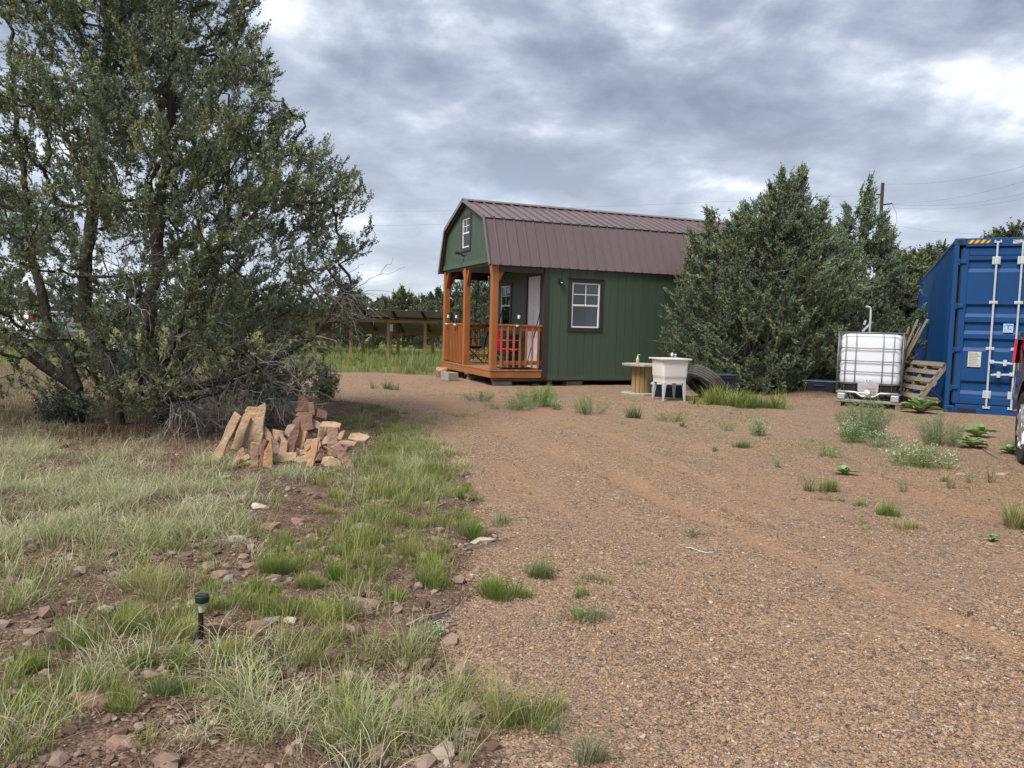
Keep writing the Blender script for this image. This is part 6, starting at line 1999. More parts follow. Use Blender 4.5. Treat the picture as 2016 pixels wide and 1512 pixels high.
def build_grass():
    rs = np.random.RandomState(3)

    def sample(n, L, seed, cut=0.06, y0=2.05, y1=11.5):
        r2 = np.random.RandomState(seed)
        y = np.sqrt(r2.uniform(y0 ** 2, y1 ** 2, n)); x = r2.uniform(-0.74, 0.12, n) * y
        z = gz(x, y); px, py = project_np(x, y, z)
        d = blob(px, py, L) * (0.10 + 1.15 * smooth(0.46, 0.54, fbm(x * 3.3, y * 3.3, seed + 100)))
        k = r2.uniform(0, 1, n) < np.where(d > cut, d, 0)
        return np.stack([x[k], y[k], z[k]], -1), r2
    # silvery dry curling grass
    C, r2 = sample(14500, PALE_B, 201)
    n = len(C)
    B = tufts_to_blades(C, r2.uniform(0.03, 0.09, n), 24, r2.uniform(0.08, 0.24, n), PALE, 202, th=(0.1, 0.9), curl=(0.5, 2.6), w=(0.0024, 0.0042))
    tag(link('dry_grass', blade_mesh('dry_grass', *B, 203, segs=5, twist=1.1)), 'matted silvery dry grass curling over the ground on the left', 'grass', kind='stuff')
    print('pale blades', len(B[0]))
    C, r2 = sample(11000, GREEN_B, 211)
    n = len(C)
    B = tufts_to_blades(C, r2.uniform(0.025, 0.07, n), 32, r2.uniform(0.05, 0.12, n), GREEN + YGREEN, 212, th=(0.05, 0.6), curl=(0.1, 0.8), w=(0.0024, 0.0040))
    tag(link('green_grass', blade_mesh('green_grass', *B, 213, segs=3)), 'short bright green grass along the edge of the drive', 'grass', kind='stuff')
    print('green blades', len(B[0]))
    C, r2 = sample(9000, YG_B, 221)
    n = len(C)
    B = tufts_to_blades(C, r2.uniform(0.025, 0.07, n), 28, r2.uniform(0.09, 0.22, n), YGREEN + PALE[3:], 222, th=(0.05, 0.6), curl=(0.2, 1.3), w=(0.0024, 0.0040))
    tag(link('yellow_green_grass', blade_mesh('yellow_green_grass', *B, 223, segs=4)), 'longer yellow green grass at the bottom of the picture and beside the drive', 'grass', kind='stuff')
    print('yg blades', len(B[0]))
    C, r2 = sample(5200, STRAW_B + [(a, b, c, d, e * 0.22) for a, b, c, d, e in PALE_B + GREEN_B + YG_B], 231)
    n = len(C)
    B = tufts_to_blades(C, r2.uniform(0.01, 0.05, n), 5, r2.uniform(0.16, 0.36, n), STRAW, 232, th=(0.05, 0.7), curl=(0.1, 1.2), w=(0.0018, 0.0028))
    tag(link('straw_stalks', blade_mesh('straw_stalks', *B, 233, segs=5)), 'thin straw coloured stalks standing among the grass', 'grass', kind='stuff')
    # litter: dry bits lying on the soil
    n = 18000
    y = np.sqrt(rs.uniform(2.0 ** 2, 10.5 ** 2, n)); x = rs.uniform(-0.74, 0.06, n) * y
    k = (drive_mask(x, y) < 0.75) & (fbm(x * 1.9, y * 1.9, 333) > 0.38)
    x, y = x[k], y[k]; n = len(x)
    base = np.stack([x, y, gz(x, y) + 0.006], -1)
    pal = np.array(STRAW + [(0.30, 0.24, 0.17), (0.42, 0.38, 0.30)])
    tag(link('grass_litter', blade_mesh('grass_litter', base, rs.uniform(0.02, 0.13, n), rs.uniform(0, 6.28, n), rs.uniform(1.3, 1.6, n), rs.uniform(-0.2, 0.5, n), rs.uniform(0.0015, 0.0035, n), pal[rs.randint(0, len(pal), n)] * rs.uniform(0.6, 1.15, (n, 1)), 241, segs=3)),
        'broken dry stems littering the bare soil', 'plant litter', kind='stuff')
    # tall field grass round the solar array
    n = 5400
    y = rs.uniform(19.5, 34, n); x = rs.uniform(-16, 1.0, n)
    k = (1 - drive_mask(x, y) > 0.6) & ((x < -1.6) | (y > 24.5))
    x, y = x[k], y[k]; n = len(x)
    C = np.stack([x, y, gz(x, y)], -1)
    hh = rs.uniform(0.12, 0.27, n) * np.interp(y, [19.5, 21, 26, 36], [0.75, 1.35, 1.6, 1.5]) * (0.55 + 0.95 * fbm(x * 0.6, y * 0.6, 353))
    B = tufts_to_blades(C, rs.uniform(0.05, 0.16, n), 7, hh, GREEN + YGREEN + YGREEN + GREY, 252, th=(0.03, 0.45), curl=(0.1, 0.7), w=(0.009, 0.017))
    tag(link('field_grass', blade_mesh('field_grass', *B, 253, segs=3)), 'tall yellow green grass growing round the solar panel posts', 'grass', kind='stuff')
    # thin grass in the shade behind the big juniper and further off
    n = 1900
    y = rs.uniform(9.5, 20, n); x = rs.uniform(-13, -2.6, n)
    k = (drive_mask(x, y) < 0.3)
    x, y = x[k], y[k]; n = len(x)
    C = np.stack([x, y, gz(x, y)], -1)
    B = tufts_to_blades(C, rs.uniform(0.04, 0.10, n), 9, rs.uniform(0.10, 0.28, n), YGREEN + STRAW, 262, th=(0.03, 0.5), curl=(0.1, 0.9), w=(0.004, 0.007))
    tag(link('shade_grass', blade_mesh('shade_grass', *B, 263, segs=3)), 'thin yellowish grass behind the big juniper', 'grass', kind='stuff')
    # very low creeping ground cover dotted on the far gravel
    n = 8000
    y = rs.uniform(7.0, 15.5, n); x = rs.uniform(-2.0, 7.0, n)
    d = smooth(0.50, 0.66, fbm(x * 1.1, y * 0.8, 371)) * np.interp(x, [-2, 0, 1.5, 3.5, 7], [0.22, 0.25, 0.45, 1.0, 1.0]) * np.interp(y, [7.5, 9, 12, 15.5], [0.5, 0.9, 1.0, 0.6])
    k = rs.uniform(0, 1, n) < d
    x, y = x[k], y[k]; n = len(x)
    C = np.stack([x, y, gz(x, y)], -1)
    B = tufts_to_blades(C, rs.uniform(0.04, 0.13, n), 16, rs.uniform(0.015, 0.05, n), GREY + GREEN + PALE[2:] + YGREEN[:1], 272, th=(0.4, 1.3), curl=(0.0, 0.6), w=(0.004, 0.008))
    tag(link('creeping_weeds', blade_mesh('creeping_weeds', *B, 273, segs=2)), 'low creeping weeds spotting the gravel near the tank and sink', 'weeds', kind='stuff')


build_grass()

# ------------------------------------------------------------------ single tufts and weeds on the gravel
_pid = [0]


def tuft(px, py, wpx, hpx, pal, label, nb=None, th=(0.05, 0.7), curl=(0.1, 0.9), clumps=5, wid=None, group='grass tufts on the gravel', cat='grass tuft', name='grass_tuft'):
    _pid[0] += 1; sd = 500 + _pid[0] * 7
    rs = np.random.RandomState(sd)
    c = G(px, py); k = c.y / F_PX
    W_, H_ = wpx * k, hpx * k
    n = clumps
    n = n * 2
    C = np.stack([c.x + rs.normal(0, 0.24, n) * W_, c.y + rs.normal(0, 0.20, n) * W_, np.zeros(n)], -1)
    nb = max(8, int((nb or 46) * 0.55)); hs = H_ * rs.uniform(0.35, 1.12, n); hs[0] = H_ * 1.1; pal = list(pal) * 2 + [STRAW[0]]

    wid = wid or (max(0.0018, 0.0011 * c.y * 0.5), max(0.003, 0.0018 * c.y * 0.5))
    B = list(tufts_to_blades(C, np.full(n, W_ * 0.16), nb, hs, pal, sd, th=th, curl=curl, w=wid))
    org = Vector((c.x, c.y, float(gz(c.x, c.y))))
    B[0] = B[0] - np.array(org)
    me = blade_mesh(name, *B, sd + 1, segs=4)
    o = link(name, me, loc=org)
    return tag(o, label, cat, group)


def leafy(px, py, wpx, hpx, pal, label, nstem=9, flower=None, leaf_scale=1.0, feather=False, group='weeds on the gravel', cat='weed', name='leafy_weed', dens=1.0):
    """bushy weed: branching stems with many small leaves"""
    _pid[0] += 1; rs = np.random.RandomState(900 + _pid[0] * 13)
    c = G(px, py); k = c.y / F_PX; W_, H_ = wpx * k, hpx * k
    V, F4, C, off = [], [], [], 0
    pal = np.array(pal)
    S = int(nstem); per = int((46 if feather else 26) * dens)
    a = rs.uniform(0, 6.28, S); rr = np.sqrt(rs.uniform(0, 1, S))
    p0 = np.stack([0.26 * W_ * rr * np.cos(a), 0.2 * W_ * rr * np.sin(a), np.zeros(S)], -1)
    tip = np.stack([0.5 * W_ * rr * np.cos(a), 0.42 * W_ * rr * np.sin(a), H_ * (1.0 - 0.5 * rr ** 2) * rs.uniform(0.75, 1.08, S)], -1)
    si = np.repeat(np.arange(S), per); m = len(si)
    t = rs.uniform(0.08, 1.0, m)
    p = p0[si] + (tip - p0)[si] * t[:, None] + rs.normal(0, 1, (m, 3)) * (0.035 * W_ + 0.02 * H_) * (0.6 if feather else 1.0)
    p[:, 2] = np.abs(p[:, 2])
    ax = unit((tip - p0)[si] * (1.0 if feather else 0.4) / max(H_, 0.02) + rs.normal(0, 0.5, (m, 3)))
    L = (rs.uniform(0.05, 0.11, m) if feather else rs.uniform(0.07, 0.13, m)) * max(H_, W_ * 0.45) * leaf_scale
    Wl = L * (0.10 if feather else 0.42)
    Wl = np.maximum(Wl, c.y * 0.00035)
    s = unit(np.cross(ax, rs.normal(0, 1, (m, 3)) + np.array([0, 0, 0.8])))
    nrm = np.cross(ax, s)
    q = np.stack([p, p + ax * (L * 0.5)[:, None] + s * (Wl * 0.5)[:, None] + nrm * (0.1 * L)[:, None], p + ax * L[:, None], p + ax * (L * 0.5)[:, None] - s * (Wl * 0.5)[:, None] + nrm * (0.1 * L)[:, None]], 1)
    col = pal[rs.randint(0, len(pal), m)] * rs.uniform(0.7, 1.3, (m, 1)) * (0.75 + 0.4 * t[:, None])
    if flower is not None:
        fl = (t > 0.72) & (rs.uniform(0, 1, m) < 0.35)
        col[fl] = np.array(flower) * rs.uniform(0.85, 1.1, (fl.sum(), 1))
    V = q.reshape(-1, 3); Fq = np.arange(m * 4).reshape(-1, 4)
    # stems
    sw = np.maximum(0.004 * 1.0, c.y * 0.0003)
    sv = np.stack([np.full(S, sw / 2), np.zeros(S), np.zeros(S)], -1)
    sq = np.stack([p0 - sv, p0 + sv, tip + sv * 0.4, tip - sv * 0.4], 1).reshape(-1, 3)
    V = np.concatenate([V, sq]); Fq = np.concatenate([Fq, np.arange(S * 4).reshape(-1, 4) + m * 4])
    col4 = np.concatenate([np.repeat(col, 4, 0), np.repeat(pal[:1] * 0.8, S * 4, 0)])
    me = np_mesh(name, V, [Fq], M['plant'], col4)
    return tag(link(name, me, loc=(c.x, c.y, float(gz(c.x, c.y)))), label, cat, group)


def rosette(px, py, wpx, hpx, label, n=13, col=(0.20, 0.29, 0.11), seed=1, group='broad leaved rosette plants'):
    rs = random.Random(seed)
    c = G(px, py); k = c.y / F_PX; Rr = wpx * k * 0.5; H_ = hpx * k
    t = thing('rosette_plant', label, 'plant', (c.x, c.y, float(gz(c.x, c.y))), 0, group)
    m = bpy.data.materials.get('rosette_leaf') or mat('rosette_leaf', col, 0.7, var=0.22, scale=14, bump=0.2, objvar=0.22, spec=0.25)
    n = int(n * 1.4)
    for i in range(n):
        a = 2 * math.pi * i / n * 2.4 + rs.uniform(-0.45, 0.45)
        inner = i / n
        L = Rr * (1.15 - 0.22 * inner) * rs.uniform(0.75, 1.15); wd = L * rs.uniform(0.19, 0.26)
        el = R(24 + 56 * inner + rs.uniform(-6, 10))
        mb = MB(); ks = 7; vs = []; fs = []
        for j in range(ks + 1):
            f = j / ks
            e = el - 0.75 * f * f
            # integrate the midrib
            x = L * (f * math.cos(el) + 0.06 * f * f); z = L * (f * math.sin(el) - 0.34 * f * f) + 0.012
            w = wd * math.sin(math.pi * min(1, 0.08 + f * 0.94)) ** 0.8 + 0.002
            dz = w * 0.55
            for s, q in ((-1, dz), (0, 0), (1, dz)):
                vs.append((x, s * w, max(z + q, 0.006)))
        for j in range(ks):
            fs += [(3 * j, 3 * j + 1, 3 * j + 4, 3 * j + 3), (3 * j + 1, 3 * j + 2, 3 * j + 5, 3 * j + 4)]
        o = mb.add(vs, fs).build('leaf', m, t, smooth=True)
        o.rotation_euler = (0, 0, a)
        o.modifiers.new('thick', 'SOLIDIFY').thickness = 0.003


TUFTS = [
    (990, 1180, 92, 58, GREEN, 'dense bright green round grass tuft in the middle of the near gravel', 130, 6),
    (1066, 1140, 58, 48, GREEN + GREY, 'green tuft just behind the dense bright round one', 60, 5),
    (1168, 1146, 70, 28, YGREEN + GREY, 'flat pale green tuft, back one of the loose row on the near gravel', 40, 4),
    (1150, 1178, 50, 30, GREEN, 'small green tuft in the middle of the loose row on the near gravel', 45, 3),
    (1150, 1222, 84, 46, GREY + GREEN, 'straggling grey green tuft, front one of the loose row on the near gravel', 46, 6),
    (930, 1056, 46, 52, GREEN, 'upright green tuft at the corner of the grass edge above the flat pale rock', 110, 4),
    (985, 1030, 70, 24, GREEN + GREY, 'low spreading tuft just off the grass edge', 40, 5),
    (905, 985, 22, 30, GREEN, 'small upright tuft at the grass edge near the middle of the drive', 50, 2),
    (1035, 1420, 110, 88, GREY + GREEN, 'broad grey green tuft on the gravel at the bottom of the picture', 75, 7),
    (1150, 1500, 80, 92, GREY + STRAW[:1], 'thin grey green tuft, the lowest one on the gravel', 34, 4),
    (915, 1325, 26, 36, YGREEN, 'small yellow green tuft at the gravel edge near the bottom', 60, 2),
    (1370, 1055, 52, 28, GREY + STRAW[:1], 'wispy grey tuft in the middle of the drive', 30, 4),
    (1268, 1112, 50, 18, GREY + STRAW, 'faint dry tuft on the open drive', 16, 3),
    (1628, 966, 48, 36, GREEN, 'upright dark green tuft right of centre on the gravel', 90, 4),
    (1636, 984, 34, 14, GREEN + YGREEN, 'little tuft just below the upright dark green one', 40, 3),
    (1692, 994, 34, 16, GREEN, 'low green tuft beside a flat stone right of centre', 45, 3),
    (1745, 1012, 48, 40, GREEN, 'dark green tuft at the back of the pair on the right gravel', 70, 4),
    (1762, 1034, 76, 30, YGREEN, 'yellowish spreading tuft at the front of the pair on the right gravel', 55, 5),
    (1465, 882, 40, 22, GREEN + GREY, 'low tuft on the gravel in front of the bushy pale weed', 50, 4),
    (1409, 886, 14, 16, GREEN, 'tiny upright green tuft on the gravel', 60, 1),
    (1348, 838, 18, 16, GREEN, 'tiny tuft below the sink', 60, 1),
    (1245, 822, 28, 32, GREEN + GREY, 'narrow upright weed tuft below the spool', 70, 2),
    (1405, 796, 80, 46, GREEN + YGREEN, 'tall grass clump growing in front of the old tyre', 90, 7),
    (1455, 802, 46, 42, GREEN, 'left one of two dense grass clumps under the juniper edge', 100, 5),
    (1500, 804, 60, 44, GREEN + GREY[:1], 'right one of two dense grass clumps under the juniper edge', 100, 5),
    (2004, 1038, 44, 66, GREEN + STRAW[:1], 'tall grass tuft at the right edge of the picture', 70, 4),
    (1862, 948, 24, 24, YGREEN, 'small yellowish tuft below the wide pale weed patch', 50, 2),
    (1700, 1040, 20, 12, YGREEN, 'tiny pale tuft between the two tuft groups on the right', 30, 2),
    (1560, 980, 18, 10, YGREEN, 'tiny sprout on the open gravel right of centre', 24, 2),
    (760, 766, 50, 22, GREY, 'grey green tuft on the far drive left of the porch', 40, 4),
    (1040, 970, 18, 10, YGREEN, 'tiny yellow tuft alone on the open drive', 26, 1),
]
for (px, py, w_, h_, pal, lab, nb, cl_) in TUFTS:
    tuft(px, py, w_, h_, pal, lab, nb=nb, clumps=cl_)

# round bunches in the bare soil on the left: x, y in a crop of the photograph
SOIL_TUFTS = [
    (420, 512, 170, 84, YGREEN + STRAW[:1], 'wide tan green bunch of grass behind the dark path light'), (690, 478, 90, 74, GREEN, 'round green bunch right of and behind the dark path light'), (830, 288, 52, 30, YGREEN, 'small yellow bunch near the stone heap, the farther of two'),
    (803, 318, 52, 30, YGREEN, 'small yellow bunch near the stone heap, the nearer of two'), (315, 622, 130, 84, GREEN + YGREEN, 'large green bunch left of the dark path light'), (330, 704, 80, 64, GREEN, 'green bunch on bare soil below the large one left of the path light'),
    (440, 706, 60, 84, GREEN, 'green bunch close in front of the dark path light'), (550, 694, 100, 84, YGREEN + GREEN, 'bright bunch just right of the dark path light stake'), (445, 640, 70, 70, GREEN + YGREEN, 'bunch touching the left side of the path light stake'),
    (175, 650, 110, 56, GREEN + GREY, 'green bunch on bare soil at the left above the flat rock'), (70, 716, 72, 62, GREEN, 'green bunch at the left edge above the rounded rock'), (180, 748, 92, 60, GREEN + GREY, 'green bunch above the large flat pinkish rock'),
    (100, 792, 120, 56, GREEN + YGREEN, 'bright bunch left of the large flat pinkish rock'), (310, 806, 84, 56, GREEN + YGREEN, 'bright bunch right of the large flat pinkish rock'), (690, 402, 70, 40, GREEN, 'low green bunch in the bare soil below the stone heap'),
    (640, 530, 120, 50, GREEN, 'low dark green bunch right of the path light cap'), (760, 522, 84, 44, GREEN + YGREEN, 'low green bunch among grey stones'), (830, 500, 90, 56, GREEN, 'green bunch between the soil and the grassy strip'),
    (1080, 504, 92, 70, GREEN, 'upright green bunch at the front corner of the grassy strip'), (965, 548, 44, 40, GREEN, 'small dark green bunch in front of the grassy strip'), (900, 412, 110, 70, GREEN + YGREEN, 'green bunch in the middle of the grassy strip'),
    (1010, 440, 90, 66, YGREEN, 'yellow green bunch in the grassy strip near the drive'), (720, 566, 120, 46, GREEN + YGREEN, 'spreading bunch in front of the grey flat stones'), (430, 764, 120, 54, GREEN + GREY, 'low bunch below the dark path light'), (790, 596, 84, 56, YGREEN, 'yellow green bunch near the reddish stones'),
]
for (cx_, cy_, w_, h_, pal, lab) in SOIL_TUFTS:
    tuft(cx_ * 0.8026, 748 + cy_ * 0.8026, w_ * 0.8026, h_ * 0.8026, pal, lab, nb=130, clumps=5, th=(0.05, 0.75), curl=(0.1, 0.8), wid=(0.0016, 0.0028), group='grass bunches in the bare soil')

PG = [(0.27, 0.34, 0.17), (0.35, 0.41, 0.24), (0.21, 0.29, 0.11)]
BG_ = [(0.17, 0.29, 0.065), (0.22, 0.35, 0.09), (0.14, 0.22, 0.06)]
FG = [(0.22, 0.27, 0.14), (0.27, 0.32, 0.175), (0.185, 0.24, 0.11)]
LEAFY = [
    (850, 1268, 54, 46, PG, 'pale leafy weed at the gravel edge near the bottom', 12, None, 1.3, False, 1.0),
    (1490, 856, 58, 40, PG, 'round bushy pale leaved weed on the gravel below the juniper', 26, (0.5, 0.55, 0.42), 0.8, False, 1.6),
    (1430, 848, 40, 24, BG_ + PG, 'small leafy weed left of the bushy pale one', 12, None, 0.9, False, 1.0),
    (1532, 920, 26, 26, PG, 'small upright weed alone on the gravel', 9, None, 1.0, False, 1.0),
    (1628, 900, 58, 34, BG_ + PG, 'dark leafy weed in front of the tall feathery patch', 18, None, 0.8, False, 1.3),
    (1700, 862, 120, 88, FG, 'tall feathery grey green weed in front of the white tank', 70, None, 1.0, True, 2.2),
    (1675, 872, 70, 52, BG_ + PG, 'bright leafy weed at the left foot of the tall feathery one', 30, (0.55, 0.58, 0.5), 0.7, False, 1.8),
    (1735, 880, 90, 40, PG, 'pale flowering weed at the right foot of the tall feathery one', 30, (0.6, 0.62, 0.55), 0.7, False, 1.6),
    (1850, 876, 110, 66, FG, 'round feathery grey weed between the tank and the truck', 60, None, 1.0, True, 2.0),
    (1815, 918, 150, 50, PG + BG_, 'wide low flowering weed patch in front of the container', 46, (0.62, 0.64, 0.55), 0.6, False, 2.2),
    (1775, 900, 70, 34, PG, 'low pale weed between the two feathery ones', 18, (0.6, 0.62, 0.55), 0.8, False, 1.2),
    (1060, 800, 100, 48, BG_, 'bright green feathery bush in front of the cabin corner', 60, (0.30, 0.36, 0.16), 0.9, True, 2.4),
    (1090, 806, 40, 30, BG_ + PG, 'pale leafy weed at the right side of the bright green bush', 14, (0.5, 0.52, 0.4), 0.9, False, 1.2),
    (1010, 806, 130, 24, FG, 'low grey green weed spreading left of the bright green bush', 40, None, 0.8, True, 1.8),
    (945, 790, 80, 22, FG + BG_[2:], 'low dark weed patch in front of the porch corner', 28, None, 0.8, True, 1.6),
    (1160, 814, 90, 42, FG + BG_[:1], 'loose feathery weed between the bright bush and the spool', 40, None, 0.9, True, 1.8),
    (1320, 828, 70, 24, FG + BG_[:1], 'low weed patch below the sink legs', 24, None, 0.9, True, 1.5),
    (1225, 834, 40, 10, BG_ + PG, 'flat weed mat on the gravel below the spool', 10, None, 0.7, False, 1.0),
    (912, 820, 86, 8, BG_, 'flat bright green weed mat on the far drive', 22, None, 0.35, False, 1.6),
    (1870, 960, 30, 26, FG, 'small dark weed below the wide flowering patch', 10, None, 0.9, True, 1.0),
    (1785, 965, 40, 30, FG, 'grey sprig weed on the right gravel', 10, None, 0.9, True, 1.2),
    (1905, 950, 34, 26, PG, 'small pale weed right of the wide flowering patch', 9, None, 0.9, False, 1.0),
    (1950, 950, 30, 34, FG, 'thin weed on the gravel below the truck wheel', 10, None, 0.9, True, 1.0),
    (1850, 1092, 40, 14, PG, 'flat grey weed on the right gravel', 8, None, 0.8, False, 0.8),
    (1935, 1128, 26, 12, PG, 'lowest small grey weed on the right gravel', 6, None, 0.8, False, 0.8),
    (700, 1075, 40, 26, PG, 'pale leafy weed inside the green grass beside the drive', 10, (0.55, 0.58, 0.45), 0.9, False, 1.0),
    (640, 1130, 20, 14, PG, 'tiny white flowered weed in the soil', 6, (0.6, 0.6, 0.5), 1.0, False, 0.8),
    (1420, 792, 30, 20, BG_, 'small bright leafy weed below the tyre', 8, (0.5, 0.55, 0.4), 1.2, False, 1.0),
    (250, 1322, 20, 10, PG, 'tiny pale weed on the bare soil at lower left', 5, None, 1.2, False, 0.7),
    (130, 832, 110, 84, [(0.05, 0.075, 0.06), (0.07, 0.10, 0.075)], 'dark blue green shrub at the foot of the big juniper', 50, None, 0.7, False, 2.2),
    (640, 790, 60, 70, [(0.10, 0.15, 0.08), (0.13, 0.18, 0.10)], 'dark leafy shrub growing behind the stone pile', 40, (0.35, 0.4, 0.35), 0.7, False, 2.2),
]
for (px, py, w_, h_, pal, lab, ns, fl, ls, ft, dn) in LEAFY:
    leafy(px, py, w_, h_, pal, lab, ns, fl, ls, ft, dens=dn)
rosette(1813, 813, 84, 42, 'big upright pale green rosette between the tank and the container', 15, seed=3)
rosette(1925, 862, 74, 34, 'green rosette beside the truck, the farther of two close together', 12, seed=5)
rosette(1912, 882, 70, 30, 'green rosette beside the truck, the nearer of two close together', 12, seed=6)
rosette(1988, 893, 52, 26, 'green rosette just left of the truck wheel', 10, seed=7)
rosette(1661, 932, 48, 22, 'small yellowish rosette on the open gravel', 9, seed=8)
rosette(1953, 1066, 34, 20, 'small bright rosette near the right edge', 9, seed=9)
# ================================================================== rocks, stone pile, path lights
def stone_mat(name, c, c2):
    m = mat(name, c, 0.9, var=0.32, scale=11, bump=0.9, bscale=28, dirt=c2, dirt_amt=0.7, dirt_scale=3.5, objvar=0.16, spec=0.2)
    return m


SM = [stone_mat('sandstone_tan', (0.40, 0.265, 0.165), (0.48, 0.36, 0.25)), stone_mat('sandstone_orange', (0.41, 0.235, 0.13), (0.33, 0.215, 0.145)), stone_mat('sandstone_pink', (0.34, 0.20, 0.145), (0.42, 0.295, 0.22)),
      stone_mat('sandstone_dark', (0.165, 0.092, 0.066), (0.25, 0.15, 0.108)), stone_mat('sandstone_grey', (0.25, 0.185, 0.145), (0.38, 0.31, 0.25))]
RK = [stone_mat('field_rock_pink', (0.24, 0.145, 0.11), (0.34, 0.255, 0.20)), stone_mat('field_rock_grey', (0.24, 0.21, 0.185), (0.40, 0.36, 0.30)), stone_mat('field_rock_dark', (0.10, 0.058, 0.05), (0.17, 0.11, 0.09)), stone_mat('field_rock_pale', (0.42, 0.36, 0.29), (0.30, 0.22, 0.17))]


def rock_mesh(name, w, d, h, seed, m, flat=0.0):
    """broken rock: hull of random points, edges worn a little"""
    rs = random.Random(seed)
    bm = bmesh.new()
    for i in range(34):
        v = Vector((rs.gauss(0, 1), rs.gauss(0, 1), rs.gauss(0, 1))).normalized()
        k = rs.uniform(0.78, 1.0)
        z = max(-0.7, min(0.62 + rs.uniform(-0.06, 0.06), v.z))
        bm.verts.new((v.x * k * w / 2, v.y * k * d / 2, z * k * h / 2 * 1.3))
    r_ = bmesh.ops.convex_hull(bm, input=bm.verts)
    bmesh.ops.delete(bm, geom=[g for g in r_['geom_interior'] if isinstance(g, bmesh.types.BMVert)], context='VERTS')
    bmesh.ops.subdivide_edges(bm, edges=bm.edges, cuts=2, use_grid_fill=True)
    bm.normal_update()
    off = Vector((rs.uniform(0, 50), rs.uniform(0, 50), rs.uniform(0, 50)))
    s_ = max(w, h)
    for v in bm.verts:
        q = v.co / s_ * 6 + off
        v.co += v.normal * s_ * (0.020 * mnoise.noise(q) + 0.010 * mnoise.noise(q * 2.7))
    bm.normal_update()
    for e_ in bm.edges:
        e_.smooth = e_.calc_face_angle(0) < R(16)
    me = bpy.data.meshes.new(name); bm.to_mesh(me); bm.free()
    me.polygons.foreach_set('use_smooth', [True] * len(me.polygons))
    me.materials.append(m)
    return me


ROCKS = [
    (160, 1392, 130, 50, 0, 'large flat pinkish rock in the soil at lower left'), (232, 1478, 92, 36, 0, 'flat brownish rock near the bottom left'), (510, 1292, 56, 40, 2, 'dark red rock right of the near path light'),
    (312, 1298, 50, 32, 0, 'reddish rock left of the near path light'), (505, 1246, 66, 26, 0, 'flat pink rock right of the path light stake'), (86, 1272, 84, 50, 2, 'brown rock in the soil at the left'),
    (22, 1378, 44, 36, 0, 'rounded rock at the left edge'), (948, 1070, 62, 14, 3, 'flat pale rock at the edge of the gravel'), (508, 998, 52, 14, 3, 'flat tan rock below the stone pile'),
    (590, 1028, 56, 20, 0, 'flat brown rock in bare soil below the stone pile'), (532, 1042, 56, 28, 0, 'broad pinkish rock in bare soil below the stone pile'), (462, 1070, 44, 20, 3, 'tan rock behind the green tufts'),
    (430, 1140, 46, 26, 0, 'brown rock just behind the path light'), (452, 1154, 40, 26, 1, 'whitish grey rock just behind the path light'), (538, 1156, 26, 18, 1, 'small grey rock right of the path light'), (380, 1200, 34, 20, 3, 'pale rounded stone left of the path light'),
    (344, 1192, 34, 22, 0, 'rounded pink stone left of the path light'), (570, 1228, 34, 20, 3, 'tan stone among green tufts right of the path light'), (528, 1232, 54, 18, 1, 'grey flat stone right of the path light'),
    (712, 1040, 52, 20, 1, 'grey rock in the green grass by the drive'), (790, 1056, 34, 12, 3, 'small pale flat stone in the green grass'), (30, 1050, 40, 24, 2, 'dark stone in the dry grass at the left'),
    (60, 1085, 30, 20, 0, 'pinkish stone in the dry grass at the left'), (16, 1310, 40, 24, 1, 'grey stone at the left edge above the rounded rock'), (720, 1200, 60, 26, 0, 'reddish rock group stone near the gravel edge'),
    (700, 1196, 34, 18, 1, 'whitish stone near the gravel edge'), (560, 1000, 30, 10, 2, 'dark flat stone below the stone pile'), (612, 1060, 36, 14, 0, 'small brown flat stone below the stone pile'),
    (320, 1330, 30, 18, 0, 'small reddish stone below the path light'), (490, 1120, 40, 20, 0, 'pinkish stone behind the path light to the right'), (590, 1420, 40, 22, 0, 'reddish stone in the dry grass at the bottom'),
    (1980, 935, 36, 8, 3, 'flat pale chip below the truck wheel'), (1895, 935, 26, 8, 3, 'pale stone chip on the right gravel'),
]
for i, (px, py, w_, h_, mi, lab) in enumerate(ROCKS):
    c = G(px, py); k = c.y / F_PX
    w, h = w_ * k, max(0.03, h_ * k * 1.15)
    rs = random.Random(i * 3 + 1)
    me = rock_mesh('rock', w, w * rs.uniform(0.55, 0.8), h, i + 3, RK[mi])
    o = link('rock', me, loc=(c.x, c.y + w * 0.2, float(gz(c.x, c.y)) + h * 0.02), rot=(rs.uniform(-0.15, 0.15), rs.uniform(-0.15, 0.15), rs.uniform(-0.4, 0.4)))
    tag(o, lab, 'rock', 'rocks in the soil')
# at the porch corner
rp = G(870, 742)
o = link('rock', rock_mesh('rock', 0.42, 0.40, 0.36, 88, SM[2]), loc=(rp.x, rp.y, 0.10)); tag(o, 'pinkish boulder at the far left corner of the porch', 'rock')
bl = MB().span((-0.13, -0.2, 0), (0.13, 0.2, 0.19)).build('step_block', M['concrete'], bevel=0.01)
bp_ = G(885, 749); bl.location = (bp_.x, bp_.y, 0.0); bl.rotation_euler = (0, 0, R(30)); tag(bl, 'grey stone block in front of the far left porch corner', 'block')


